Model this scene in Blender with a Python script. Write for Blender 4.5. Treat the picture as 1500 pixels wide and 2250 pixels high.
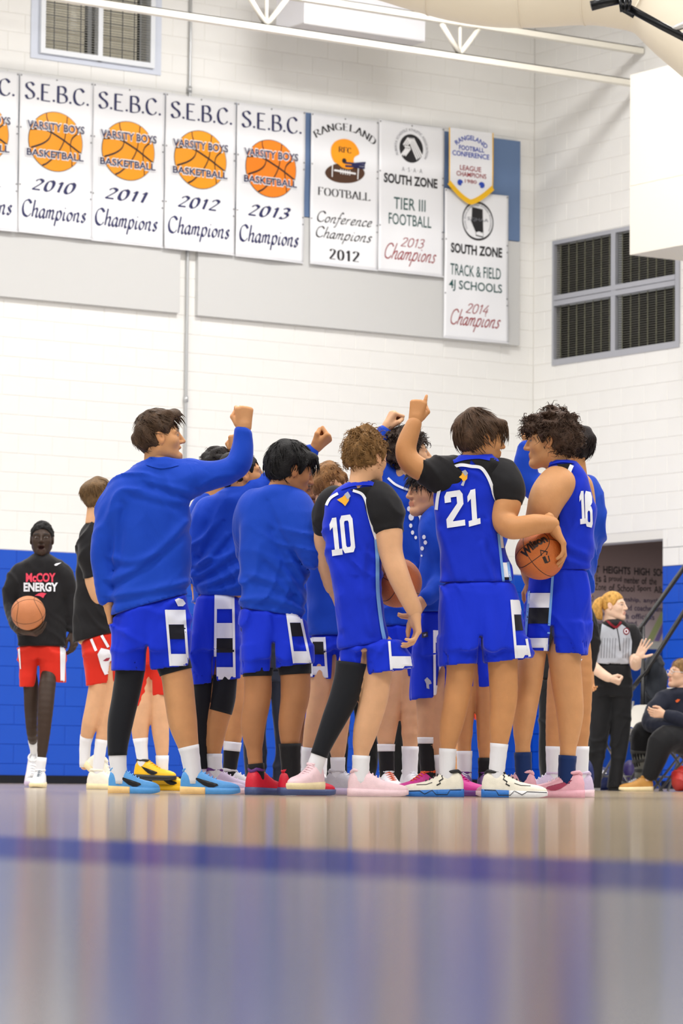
import bpy, bmesh, math, random
import numpy as np
from mathutils import Vector, Matrix
from mathutils.bvhtree import BVHTree

scn = bpy.context.scene
for o in list(bpy.data.objects):
    bpy.data.objects.remove(o, do_unlink=True)
COL = scn.collection
random.seed(7)
RNG = np.random.default_rng(11)

# everything is laid out in a frame that looks along +Y from the camera and written out in the room's own axes
TH = -0.5938263
R3 = np.array([[math.cos(TH), -math.sin(TH), 0], [math.sin(TH), math.cos(TH), 0], [0, 0, 1.0]])
# ------------------------------------------------------------------ camera
FPX, PITCH, ROLL, CAMH = 7743.7, 0.07529, -0.00892, 0.0875
CAM = np.array([0.0, 0.0, CAMH])
_F = np.array([0, math.cos(PITCH), math.sin(PITCH)])
_U = np.array([0, -math.sin(PITCH), math.cos(PITCH)])
_X = np.array([1.0, 0, 0])
CX = math.cos(ROLL)*_X - math.sin(ROLL)*_U
CU = math.sin(ROLL)*_X + math.cos(ROLL)*_U
camd = bpy.data.cameras.new('camera')
cam = bpy.data.objects.new('camera', camd)
COL.objects.link(cam)
M = Matrix.Identity(4)
for r in range(3):
    M[r][0] = CX[r]; M[r][1] = CU[r]; M[r][2] = -_F[r]; M[r][3] = CAM[r]
cam.matrix_world = Matrix(R3.tolist()).to_4x4() @ M
camd.sensor_fit = 'HORIZONTAL'
camd.sensor_width = 24.0
camd.lens = FPX*24.0/1500.0
camd.clip_start = 0.05
camd.clip_end = 200
camd.dof.use_dof = True
camd.dof.focus_distance = 17.1
camd.dof.aperture_fstop = 7.5
scn.camera = cam

# ------------------------------------------------------------------ light
world = bpy.data.worlds.new('world'); scn.world = world
world.use_nodes = True
bg = world.node_tree.nodes['Background']
bg.inputs[0].default_value = (1.0, 0.995, 0.985, 1)
bg.inputs[1].default_value = 0.19

# room frame: corner of the two walls, e1 runs left along the back wall, e2 comes towards the camera along the right wall
CORNER = np.array([2.20995, 40.665, 0.0])
_a = 0.97697
E1 = np.array([-math.sin(_a), -math.cos(_a), 0.0])
E2 = np.array([math.cos(_a), -math.sin(_a), 0.0])
EZ = np.array([0, 0, 1.0])
YAW = math.atan2(E1[1], E1[0])

def W(u, v, z):
    return CORNER + E1*u + E2*v + EZ*z

CEIL_Z = 9.6
def lamp(u, v, sx, sy, power, col=(1.0, 0.987, 0.97)):
    l = bpy.data.lights.new('ceiling_light', 'AREA')
    l.shape = 'RECTANGLE'; l.size = sx; l.size_y = sy; l.energy = power; l.color = col
    o = bpy.data.objects.new('ceiling_light', l); COL.objects.link(o)
    p = W(u, v, CEIL_Z-0.25); o.location = R3@p; o.rotation_euler = (0, 0, 0)
    return o
for lu in (4.5, 11.5, 18.5, 25.5):
    for lv in (4.5, 12.0, 19.5, 27.0):
        lamp(lu, lv, 2.6, 1.2, 335)

scn.view_settings.view_transform = 'Standard'
scn.view_settings.look = 'None'
scn.view_settings.gamma = 1.0
scn.view_settings.use_curve_mapping = False
scn.view_settings.exposure = 0.1

# ------------------------------------------------------------------ projection helpers
def ray(x, y):
    d = _F + CX*((x-750)/FPX) + CU*((1125-y)/FPX)
    return d
def at(x, y, D):
    d = ray(x, y); return CAM + d*(D/d[1])
def on_back(x, y, v=0.0):
    d = ray(x, y); n = E2; t = ((CORNER + E2*v - CAM)@n)/(d@n); p = CAM + d*t
    return (p-CORNER)@E1, p[2]
def on_right(x, y, u=0.0):
    d = ray(x, y); n = E1; t = ((CORNER + E1*u - CAM)@n)/(d@n); p = CAM + d*t
    return (p-CORNER)@E2, p[2]
def on_floor(x, y, z=0.0):
    d = ray(x, y); t = (z-CAM[2])/d[2]; return CAM + d*t
def proj(P):
    q = np.asarray(P)-CAM; return 750+FPX*(q@CX)/(q@_F), 1125-FPX*(q@CU)/(q@_F)

# ------------------------------------------------------------------ materials
def srgb(r, g, b):
    def f(c):
        c /= 255.0
        return c/12.92 if c <= 0.04045 else ((c+0.055)/1.055)**2.4
    return (f(r), f(g), f(b), 1.0)
_mats = {}
def mat(name, col, rough=0.6, metal=0.0, bump=0.0, bscale=60.0, stretch=(1, 1, 1), var=0.0, vscale=4.0,
        sheen=0.0, sss=0.0, emit=0.0, wrinkle=0.0, wscale=7.0, coat=0.0, spec=0.5, attr=None):
    if name in _mats: return _mats[name]
    m = bpy.data.materials.new(name); m.use_nodes = True
    nt = m.node_tree; N = nt.nodes; L = nt.links
    b = N['Principled BSDF']
    b.inputs['Base Color'].default_value = col
    b.inputs['Roughness'].default_value = rough
    b.inputs['Metallic'].default_value = metal
    b.inputs['Specular IOR Level'].default_value = spec
    if sheen: b.inputs['Sheen Weight'].default_value = sheen; b.inputs['Sheen Roughness'].default_value = 0.4
    if coat: b.inputs['Coat Weight'].default_value = coat; b.inputs['Coat Roughness'].default_value = 0.15
    if sss:
        b.inputs['Subsurface Weight'].default_value = sss
        b.inputs['Subsurface Radius'].default_value = (0.02, 0.008, 0.004)
        b.inputs['Subsurface Scale'].default_value = 0.5
    if emit:
        b.inputs['Emission Color'].default_value = col; b.inputs['Emission Strength'].default_value = emit
    tc = N.new('ShaderNodeTexCoord')
    mp = N.new('ShaderNodeMapping'); mp.inputs['Scale'].default_value = stretch
    L.new(tc.outputs['Object'], mp.inputs['Vector'])
    base = None
    if attr:
        a = N.new('ShaderNodeAttribute'); a.attribute_name = attr
        base = a.outputs['Color']
    if var:
        n = N.new('ShaderNodeTexNoise'); n.inputs['Scale'].default_value = vscale; n.inputs['Detail'].default_value = 3
        L.new(mp.outputs['Vector'], n.inputs['Vector'])
        mx = N.new('ShaderNodeMix'); mx.data_type = 'RGBA'; mx.blend_type = 'MULTIPLY'
        mx.inputs[0].default_value = 1.0
        rp = N.new('ShaderNodeMapRange'); rp.inputs[1].default_value = 0.3; rp.inputs[2].default_value = 0.7
        rp.inputs[3].default_value = 1.0-var; rp.inputs[4].default_value = 1.0+var*0.4
        L.new(n.outputs['Fac'], rp.inputs[0])
        if base is not None: L.new(base, mx.inputs[6])
        else: mx.inputs[6].default_value = col
        L.new(rp.outputs[0], mx.inputs[7])
        base = mx.outputs[2]
    if base is not None: L.new(base, b.inputs['Base Color'])
    prev = None
    if wrinkle:
        n = N.new('ShaderNodeTexNoise'); n.inputs['Scale'].default_value = wscale; n.inputs['Detail'].default_value = 2.5
        n.inputs['Distortion'].default_value = 0.8
        L.new(mp.outputs['Vector'], n.inputs['Vector'])
        bp = N.new('ShaderNodeBump'); bp.inputs['Strength'].default_value = min(1, wrinkle); bp.inputs['Distance'].default_value = 0.03
        L.new(n.outputs['Fac'], bp.inputs['Height']); prev = bp
    if bump:
        n = N.new('ShaderNodeTexNoise'); n.inputs['Scale'].default_value = bscale; n.inputs['Detail'].default_value = 2
        L.new(tc.outputs['Object'], n.inputs['Vector'])
        bp = N.new('ShaderNodeBump'); bp.inputs['Strength'].default_value = bump; bp.inputs['Distance'].default_value = 0.01
        L.new(n.outputs['Fac'], bp.inputs['Height'])
        if prev: L.new(prev.outputs['Normal'], bp.inputs['Normal'])
        prev = bp
    if prev: L.new(prev.outputs['Normal'], b.inputs['Normal'])
    _mats[name] = m
    return m

# ------------------------------------------------------------------ object helpers
def tag(o, label=None, cat=None, group=None, kind=None):
    if label: o['label'] = label
    if cat: o['category'] = cat
    if group: o['group'] = group
    if kind: o['kind'] = kind
    return o
def mesh_obj(name, verts, faces, material, parent=None, smooth=False, loc=None):
    me = bpy.data.meshes.new(name)
    verts = np.asarray(verts, dtype=float)
    if loc is None:
        if parent is not None: loc = np.array(PLOC.get(parent.name, (0, 0, 0)))
        else:
            mn, mx = verts.min(0), verts.max(0); loc = np.array([(mn[0]+mx[0])/2, (mn[1]+mx[1])/2, mn[2]])
    me.from_pydata(((verts-loc)@R3.T).tolist(), [], [list(map(int, f)) for f in faces] if not isinstance(faces, list) else faces)
    for mm in (material if isinstance(material, (list, tuple)) else [material]): me.materials.append(mm)
    if smooth: me.polygons.foreach_set('use_smooth', [True]*len(me.polygons))
    me.update()
    o = bpy.data.objects.new(name, me); COL.objects.link(o)
    if parent is not None:
        o.parent = parent          # every part keeps the frame of its thing
    else:
        o.location = R3@np.asarray(loc)
    PLOC[o.name] = tuple(loc)
    return o
PLOC = {}
def empty(name, loc):
    o = bpy.data.objects.new(name, None); COL.objects.link(o); o.location = R3@np.asarray(loc, float); o.empty_display_size = 0.1
    PLOC[o.name] = tuple(loc)
    return o
class MB:
    """collects simple shapes into one mesh"""
    def __init__(s): s.v = []; s.f = []
    def add(s, v, f):
        k = len(s.v); s.v += [tuple(p) for p in v]; s.f += [[i+k for i in q] for q in f]; return s
    def box8(s, P):   # P: bottom 4 ccw, top 4 ccw
        return s.add(P, [[3, 2, 1, 0], [4, 5, 6, 7], [0, 1, 5, 4], [1, 2, 6, 5], [2, 3, 7, 6], [3, 0, 4, 7]])
    def wbox(s, u0, u1, v0, v1, z0, z1):   # box in the room frame
        return s.box8([W(u0, v0, z0), W(u1, v0, z0), W(u1, v1, z0), W(u0, v1, z0), W(u0, v0, z1), W(u1, v0, z1), W(u1, v1, z1), W(u0, v1, z1)])
    def tube(s, pts, r, n=10, cap=True):
        pts = [np.asarray(p, float) for p in pts]; rs = r if isinstance(r, (list, tuple)) else [r]*len(pts)
        rings = []; prev = None
        for i, p in enumerate(pts):
            t = pts[min(i+1, len(pts)-1)]-pts[max(i-1, 0)]; t = t/(np.linalg.norm(t)+1e-12)
            if prev is None:
                a = np.cross(t, (0, 0, 1.0))
                if np.linalg.norm(a) < 1e-3: a = np.cross(t, (1.0, 0, 0))
            else: a = prev-t*(prev@t)
            a = a/np.linalg.norm(a); prev = a; b = np.cross(t, a)
            rings.append([p+rs[i]*(a*math.cos(2*math.pi*k/n)+b*math.sin(2*math.pi*k/n)) for k in range(n)])
        V = [q for rg in rings for q in rg]; Fc = []
        for i in range(len(pts)-1):
            for k in range(n):
                Fc.append([i*n+k, i*n+(k+1) % n, (i+1)*n+(k+1) % n, (i+1)*n+k])
        if cap: Fc.append(list(range(n))[::-1]); Fc.append([(len(pts)-1)*n+k for k in range(n)])
        return s.add(V, Fc)
    def build(s, name, material, parent=None, smooth=False):
        return mesh_obj(name, s.v, s.f, material, parent, smooth)

# ------------------------------------------------------------------ flat print helpers (lettering as thin geometry)
_tc = {}
def text2d(s, bold=0.0):
    key = (s, bold)
    if key in _tc: return _tc[key]
    cu = bpy.data.curves.new('t', 'FONT'); cu.body = s; cu.size = 1.0; cu.offset = bold; cu.resolution_u = 3
    o = bpy.data.objects.new('t', cu); COL.objects.link(o)
    dg = bpy.context.evaluated_depsgraph_get()
    me = o.evaluated_get(dg).to_mesh()
    v = np.array([(p.co.x, p.co.y) for p in me.vertices]); f = [list(p.vertices) for p in me.polygons]
    o.evaluated_get(dg).to_mesh_clear()
    bpy.data.objects.remove(o, do_unlink=True); bpy.data.curves.remove(cu)
    _tc[key] = (v, f); return v, f
def fit(vf, x0, x1, y0, y1, shear=0.0):
    v, f = vf; mn = v.min(0); mx = v.max(0)
    q = (v-mn)/(mx-mn+1e-9)
    out = np.stack([x0+q[:, 0]*(x1-x0)+shear*q[:, 1], y0+q[:, 1]*(y1-y0)], 1)
    return out, f
def arcify(vf, cx, cy, R, span, base=0.0):
    """bend a line of lettering (x in 0..1, y up) over an arc of radius R, span in rad, centre cx,cy"""
    v, f = vf; a = math.pi/2 + (0.5-v[:, 0])*span; r = R+v[:, 1]
    return np.stack([cx+r*np.cos(a), cy+r*np.sin(a)], 1), f
def merge(*vfs):
    V = []; Fc = []; k = 0
    for v, f in vfs:
        V.append(v); Fc += [[i+k for i in q] for q in f]; k += len(v)
    return np.concatenate(V), Fc
def smoothpts(P, n=6, closed=False):
    P = [np.array(p, float) for p in P]
    if len(P) < 3: return P
    out = []; m = len(P)
    for i in range(m if closed else m-1):
        if closed: p0, p1, p2, p3 = P[i-1], P[i], P[(i+1) % m], P[(i+2) % m]
        else: p0, p1, p2, p3 = P[max(i-1, 0)], P[i], P[i+1], P[min(i+2, m-1)]
        for k in range(n):
            t = k/n
            out.append(0.5*((2*p1)+(-p0+p2)*t+(2*p0-5*p1+4*p2-p3)*t*t+(-p0+3*p1-3*p2+p3)*t**3))
    if not closed: out.append(P[-1])
    return out
def stroke(pts, w, nib=None, tmin=None, closed=False):
    """ribbon along a polyline; nib = angle of a broad pen"""
    P = np.array(pts); n = len(P); V = []
    for i in range(n):
        a = P[(i-1) % n] if (closed or i > 0) else P[i]; b = P[(i+1) % n] if (closed or i < n-1) else P[i]
        d = b-a; d = d/(np.linalg.norm(d)+1e-9); pr = np.array([-d[1], d[0]])
        ww = w
        if nib is not None:
            ww = max(tmin, w*abs(d[0]*math.sin(nib)-d[1]*math.cos(nib)))
        V += [P[i]+pr*ww/2, P[i]-pr*ww/2]
    Fc = [[2*i, 2*i+1, 2*i+3, 2*i+2] for i in range(n-1)]
    if closed: Fc.append([2*n-2, 2*n-1, 1, 0])
    return np.array(V), Fc
def disc(cx, cy, rx, ry=None, n=40):
    ry = ry or rx
    v = np.array([(cx+rx*math.cos(2*math.pi*k/n), cy+ry*math.sin(2*math.pi*k/n)) for k in range(n)])
    return v, [list(range(n))]
def poly(P): return np.array(P, float), [list(range(len(P)))]

# pen-stroke alphabet for the serif and script lettering on the banners: (advance, [strokes]); a leading 's' marks a smooth curve
G = {
 'S': (.62, [['s', (.52, .84), (.42, .97), (.27, 1), (.1, .9), (.09, .72), (.25, .57), (.42, .46), (.53, .3), (.48, .1), (.3, 0), (.13, .03), (.04, .2)]]),
 'E': (.62, [[(.08, 0), (.08, 1)], [(.08, 1), (.52, 1)], [(.08, .53), (.42, .53)], [(.08, 0), (.56, 0)]]),
 'B': (.66, [[(.08, 0), (.08, 1)], ['s', (.08, 1), (.36, 1), (.5, .88), (.5, .68), (.36, .55), (.08, .54)], ['s', (.3, .54), (.52, .46), (.6, .27), (.52, .07), (.3, 0), (.08, 0)]]),
 'C': (.72, [['s', (.64, .8), (.52, .95), (.36, 1), (.14, .86), (.05, .5), (.14, .14), (.36, 0), (.54, .04), (.67, .2)]]),
 'R': (.68, [[(.08, 0), (.08, 1)], ['s', (.08, 1), (.36, 1), (.52, .88), (.52, .66), (.36, .53), (.08, .52)], [(.3, .52), (.64, 0)]]),
 'A': (.7, [[(.02, 0), (.35, 1)], [(.35, 1), (.68, 0)], [(.14, .35), (.56, .35)]]),
 'N': (.72, [[(.08, 0), (.08, 1)], [(.08, 1), (.62, 0)], [(.62, 0), (.62, 1)]]),
 'G': (.76, [['s', (.64, .82), (.52, .95), (.36, 1), (.14, .86), (.05, .5), (.14, .14), (.36, 0), (.54, .04), (.64, .15)], [(.64, 0), (.64, .42)], [(.46, .42), (.7, .42)]]),
 'L': (.58, [[(.08, 0), (.08, 1)], [(.08, 0), (.54, 0)], [(.54, 0), (.54, .14)]]),
 'D': (.72, [[(.08, 0), (.08, 1)], ['s', (.08, 1), (.34, 1), (.58, .85), (.66, .5), (.58, .15), (.34, 0), (.08, 0)]]),
 'F': (.58, [[(.08, 0), (.08, 1)], [(.08, 1), (.52, 1)], [(.52, 1), (.52, .87)], [(.08, .53), (.4, .53)]]),
 'O': (.76, [['s', (.38, 1), (.15, .88), (.05, .5), (.15, .12), (.38, 0), (.6, .12), (.7, .5), (.6, .88), (.38, 1)]]),
 'T': (.66, [[(.33, 0), (.33, 1)], [(.02, 1), (.64, 1)], [(.02, 1), (.02, .86)], [(.64, 1), (.64, .86)]]),
 '0': (.6, [['s', (.28, 1), (.1, .85), (.05, .5), (.1, .15), (.28, 0), (.45, .15), (.51, .5), (.45, .85), (.28, 1)]]),
 '1': (.42, [[(.06, .78), (.24, 1)], [(.24, 1), (.24, 0)]]),
 '2': (.6, [['s', (.07, .8), (.17, .96), (.32, .99), (.47, .88), (.46, .68), (.3, .4), (.05, .03)], [(.05, .03), (.54, .03)]]),
 '3': (.58, [['s', (.07, .88), (.2, 1), (.4, .96), (.45, .78), (.35, .58), (.2, .53)], ['s', (.2, .53), (.42, .48), (.5, .28), (.38, .06), (.2, 0), (.04, .1)]]),
 '4': (.6, [[(.4, 1), (.03, .3)], [(.03, .3), (.55, .3)], [(.42, .62), (.38, 0)]]),
 'h': (.5, [[(.16, 1.05), (.04, 0)], ['s', (.08, .28), (.2, .48), (.34, .52), (.38, .4), (.33, .12), (.38, 0), (.48, .06)]]),
 'a': (.52, [['s', (.4, .46), (.28, .53), (.1, .38), (.05, .14), (.15, 0), (.28, .1), (.38, .34)], ['s', (.43, .52), (.36, .14), (.4, 0), (.5, .06)]]),
 'm': (.74, [[(.1, .52), (.03, 0)], ['s', (.07, .3), (.17, .48), (.28, .5), (.3, .36), (.25, 0)], ['s', (.29, .28), (.4, .48), (.52, .52), (.56, .4), (.51, .12), (.56, 0), (.68, .06)]]),
 'p': (.52, [[(.12, .54), (-.04, -.42)], ['s', (.08, .3), (.2, .5), (.34, .52), (.42, .36), (.34, .08), (.2, -.02), (.06, .1)]]),
 'i': (.28, [['s', (.12, .52), (.06, .14), (.1, 0), (.22, .06)], [(.15, .72), (.17, .78)]]),
 'o': (.48, [['s', (.26, .53), (.1, .4), (.05, .15), (.16, 0), (.32, .1), (.4, .36), (.26, .53)]]),
 'n': (.52, [[(.1, .52), (.03, 0)], ['s', (.07, .3), (.18, .48), (.32, .52), (.36, .4), (.31, .12), (.36, 0), (.48, .06)]]),
 's': (.42, [['s', (.36, .46), (.25, .53), (.14, .44), (.2, .3), (.3, .16), (.2, .0), (.03, .06)]]),
 'f': (.34, [['s', (.42, .95), (.3, 1.05), (.2, .8), (.08, 0), (.0, -.35), (-.1, -.38)], [(.02, .5), (.34, .5)]]),
 'e': (.44, [['s', (.07, .24), (.3, .32), (.35, .46), (.24, .53), (.1, .38), (.06, .14), (.18, 0), (.38, .1)]]),
 'c': (.42, [['s', (.36, .42), (.26, .53), (.1, .4), (.05, .15), (.16, 0), (.36, .1)]]),
 'r': (.4, [[(.1, .52), (.03, 0)], ['s', (.07, .28), (.18, .46), (.34, .52)]]),
 '.': (.22, [['s', (.06, .05), (.1, .1), (.14, .05), (.1, 0), (.06, .05)]]), ' ': (.35, []),
}
def pen(s, w, nib=None, tmin=None, slant=0.0, serif=0.0, gap=0.0):
    x = 0; out = []
    for ch in s:
        adv, st = G[ch]
        for q in st:
            pts = smoothpts(q[1:], 6) if q[0] == 's' else [np.array(p, float) for p in q]
            pts = [np.array([p[0]+x+slant*p[1], p[1]]) for p in pts]
            if ch == '.': out.append(disc(x+.1, .07, .075, n=12)); continue
            out.append(stroke(pts, w, nib, tmin))
            if serif and len(pts) == 2 and abs(pts[0][1]-pts[1][1]) > .8:
                for e in pts: out.append(stroke([e-np.array([serif, 0]), e+np.array([serif, 0])], tmin or w*.4))
        x += adv+gap
    return merge(*out)

def decal(name, vf, origin, ax, ay, material, parent, lift=0.0, nrm=None, target=None, maxlen=None, both=False):
    """flat print: 2D shape placed by origin + x*ax + y*ay; with target it is wrapped onto that surface along -nrm"""
    v, f = vf
    bm = bmesh.new(); vs = [bm.verts.new((p[0], p[1], 0)) for p in v]
    for q in f:
        try: bm.faces.new([vs[i] for i in q])
        except ValueError: pass
    la, lb = np.linalg.norm(ax), np.linalg.norm(ay)
    if target is not None and maxlen:
        bmesh.ops.triangulate(bm, faces=[q for q in bm.faces if len(q.verts) > 4])
        for it in range(5):
            es = [e for e in bm.edges if math.hypot((e.verts[0].co.x-e.verts[1].co.x)*la, (e.verts[0].co.y-e.verts[1].co.y)*lb) > maxlen]
            if not es: break
            bmesh.ops.subdivide_edges(bm, edges=es, cuts=1, use_grid_fill=True)
            bmesh.ops.triangulate(bm, faces=[q for q in bm.faces if len(q.verts) > 4])
    P = []
    nrm = np.asarray(nrm, float); nrm = nrm/np.linalg.norm(nrm)
    last = None; dist = []
    for q in bm.verts:
        p = origin+ax*q.co.x+ay*q.co.y
        if target is not None:
            best = None
            for t in target:
                h = t.ray_cast(Vector(p+nrm*1.2), Vector(-nrm), 2.4)
                if h[0] is not None and (best is None or h[3] < best[0]): best = (h[3], h[0])
            if best: dd = best[0]
            else: dd = None
            dist.append(dd); P.append(p)
        else: P.append(p+nrm*lift)
    if target is not None:
        ok = [d for d in dist if d is not None]
        if not ok:
            bm.free(); return None
        med = float(np.median(ok))
        bm.verts.ensure_lookup_table()
        kill = [bm.verts[i] for i, d in enumerate(dist) if d is None or abs(d-med) > .30]
        for i, d in enumerate(dist):
            P[i] = P[i]+nrm*(1.2-(d if d is not None else med)+lift)
        for i, q in enumerate(bm.verts): q.co = Vector(P[i])
        bmesh.ops.delete(bm, geom=kill, context='VERTS')
        if not bm.faces:
            bm.free(); return None
        bm.verts.index_update()
        V = [tuple(q.co) for q in bm.verts]
    else: 
        bm.verts.index_update(); V = P
    Fc = [[q.index for q in fc.verts] for fc in bm.faces]
    bm.free()
    # face the viewer side
    o = mesh_obj(name, V, Fc, material, parent)
    me = o.data
    nr = R3@nrm; s = sum((np.array(p.normal)@nr)*p.area for p in me.polygons)
    if s < 0: me.flip_normals()
    if target is not None: me.polygons.foreach_set('use_smooth', [True]*len(me.polygons))
    return o
# ================================================================== THE HALL
M_WHITE = mat('painted block white', srgb(235, 234, 231), .55, bump=.25, bscale=120, var=.03, vscale=1.5)
M_JOINT = mat('painted joint', srgb(226, 224, 219), .6)
M_BLUE = mat('painted block blue', srgb(4, 76, 192), .45, bump=.25, bscale=120, var=.05, vscale=1.5)
M_BLUEJ = mat('painted joint blue', srgb(4, 66, 172), .5)
M_BLACK = mat('black vinyl', srgb(14, 14, 16), .4)
M_STEEL = mat('painted steel', srgb(240, 236, 224), .45)
M_DUCT = mat('cream duct paint', srgb(226, 216, 196), .6, bump=.1, bscale=20)
M_FRAME = mat('grey window frame', srgb(176, 178, 186), .4, metal=.3)
M_FRAMEW = mat('white window frame', srgb(222, 226, 232), .4)
M_GLASS = mat('dark window glass', srgb(22, 24, 24), .12, var=.3, vscale=3)
M_SLAT = mat('dark louvre slat', srgb(84, 82, 74), .5)
M_BLIND = mat('pale blind', srgb(226, 220, 200), .6)
M_WIRE = mat('dark wire', srgb(38, 38, 42), .4)
M_GREY = mat('grey acoustic fabric', srgb(206, 206, 205), .9, bump=.3, bscale=200)
M_SLATE = mat('slate blue acoustic fabric', srgb(104, 128, 166), .9, bump=.3, bscale=200)
M_CONDUIT = mat('galvanised conduit', srgb(190, 192, 194), .35, metal=.6)
CH = 0.2032; BL = 0.4064

# floor ------------------------------------------------------------
def varnish(name, c0, c1, gloss, rough):
    """painted or bare boards under satin varnish: matt body with a fixed share of mirror sheen"""
    m = bpy.data.materials.new(name); m.use_nodes = True
    nt = m.node_tree; N = nt.nodes; L = nt.links; N.remove(N['Principled BSDF']); out = N['Material Output']
    tc = N.new('ShaderNodeTexCoord'); n = N.new('ShaderNodeTexNoise'); n.inputs['Scale'].default_value = 1.2; n.inputs['Detail'].default_value = 4
    mp = N.new('ShaderNodeMapping'); mp.inputs['Scale'].default_value = (1, 9, 1)
    L.new(tc.outputs['Object'], mp.inputs['Vector']); L.new(mp.outputs['Vector'], n.inputs['Vector'])
    cr = N.new('ShaderNodeValToRGB'); e = cr.color_ramp.elements
    e[0].color = c0; e[1].color = c1; e[0].position = .3; e[1].position = .7
    L.new(n.outputs['Fac'], cr.inputs['Fac'])
    d = N.new('ShaderNodeBsdfDiffuse'); g = N.new('ShaderNodeBsdfGlossy'); mx = N.new('ShaderNodeMixShader')
    L.new(cr.outputs['Color'], d.inputs['Color']); g.inputs['Roughness'].default_value = rough; g.inputs['Color'].default_value = (.95, .95, .95, 1)
    mx.inputs[0].default_value = gloss; L.new(d.outputs[0], mx.inputs[1]); L.new(g.outputs[0], mx.inputs[2]); L.new(mx.outputs[0], out.inputs['Surface'])
    return m
M_FLOOR = varnish('varnished gym floor', srgb(158, 142, 118), srgb(174, 158, 132), .55, .09)
fb = MB(); fb.wbox(-8, 42, -.3, 36, -.12, 0)
tag(fb.build('floor', M_FLOOR), kind='structure')
M_LINE = varnish('blue floor paint', srgb(2, 28, 108), srgb(3, 32, 116), .36, .13)
uA = (on_floor(0, 1836)-CORNER)@E1; uB = (on_floor(0, 1888)-CORNER)@E1
uC = (on_floor(1500, 1903)-CORNER)@E1; uD = (on_floor(1500, 1966)-CORNER)@E1
U0, U1 = (uA+uC)/2, (uB+uD)/2
sb = MB(); sb.wbox(U0, U1, .4, 35.5, .0002, .0012)
tag(sb.build('trim_1', M_LINE), 'wide blue boundary stripe painted along the floor', kind='structure')

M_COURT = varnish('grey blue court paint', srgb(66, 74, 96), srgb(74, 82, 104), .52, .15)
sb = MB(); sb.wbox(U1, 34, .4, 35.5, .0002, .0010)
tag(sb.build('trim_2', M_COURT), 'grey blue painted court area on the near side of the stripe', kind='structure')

# walls ------------------------------------------------------------
LEFT = 16.0; TOP = CEIL_Z
WIN_B = (5.19, 6.60, 7.735, 9.30)          # back window hole u0,u1,z0,z1
OPEN = (.35, 2.367, 0, 2.745)              # opening in the right wall v0,v1,z0,z1
WIN_R = (.365, 2.66, 4.85, 6.29)
def panel_with_holes(build, a0, a1, z0, z1, holes):
    xs = sorted({a0, a1, *[h[0] for h in holes], *[h[1] for h in holes]}); zs = sorted({z0, z1, *[h[2] for h in holes], *[h[3] for h in holes]})
    for i in range(len(xs)-1):
        for j in range(len(zs)-1):
            cx, cz = (xs[i]+xs[i+1])/2, (zs[j]+zs[j+1])/2
            if any(h[0] < cx < h[1] and h[2] < cz < h[3] for h in holes): continue
            build(xs[i], xs[i+1], zs[j], zs[j+1])
mb = MB(); panel_with_holes(lambda a, b, c, d: mb.wbox(a, b, -.25, -.005, c, d), -.25, LEFT, 12*CH, TOP, [WIN_B])
wall_back = tag(mb.build('wall_back', M_JOINT), 'white painted concrete block wall hung with banners', kind='structure')
mb = MB(); mb.wbox(-.25, LEFT, -.25, -.005, 0, 12*CH)
mb.build('painted_band', M_BLUEJ, wall_back)
mb = MB(); panel_with_holes(lambda a, b, c, d: mb.wbox(-.25, -.005, a, b, c, d), -.25, 14, 12*CH, TOP, [OPEN, WIN_R])
wall_right = tag(mb.build('wall_right', M_JOINT), 'white painted concrete block wall with louvred window', kind='structure')
mb = MB(); panel_with_holes(lambda a, b, c, d: mb.wbox(-.25, -.005, a, b, c, d), -.25, 14, 0, 12*CH, [OPEN])
mb.build('painted_band', M_BLUEJ, wall_right)

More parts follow.
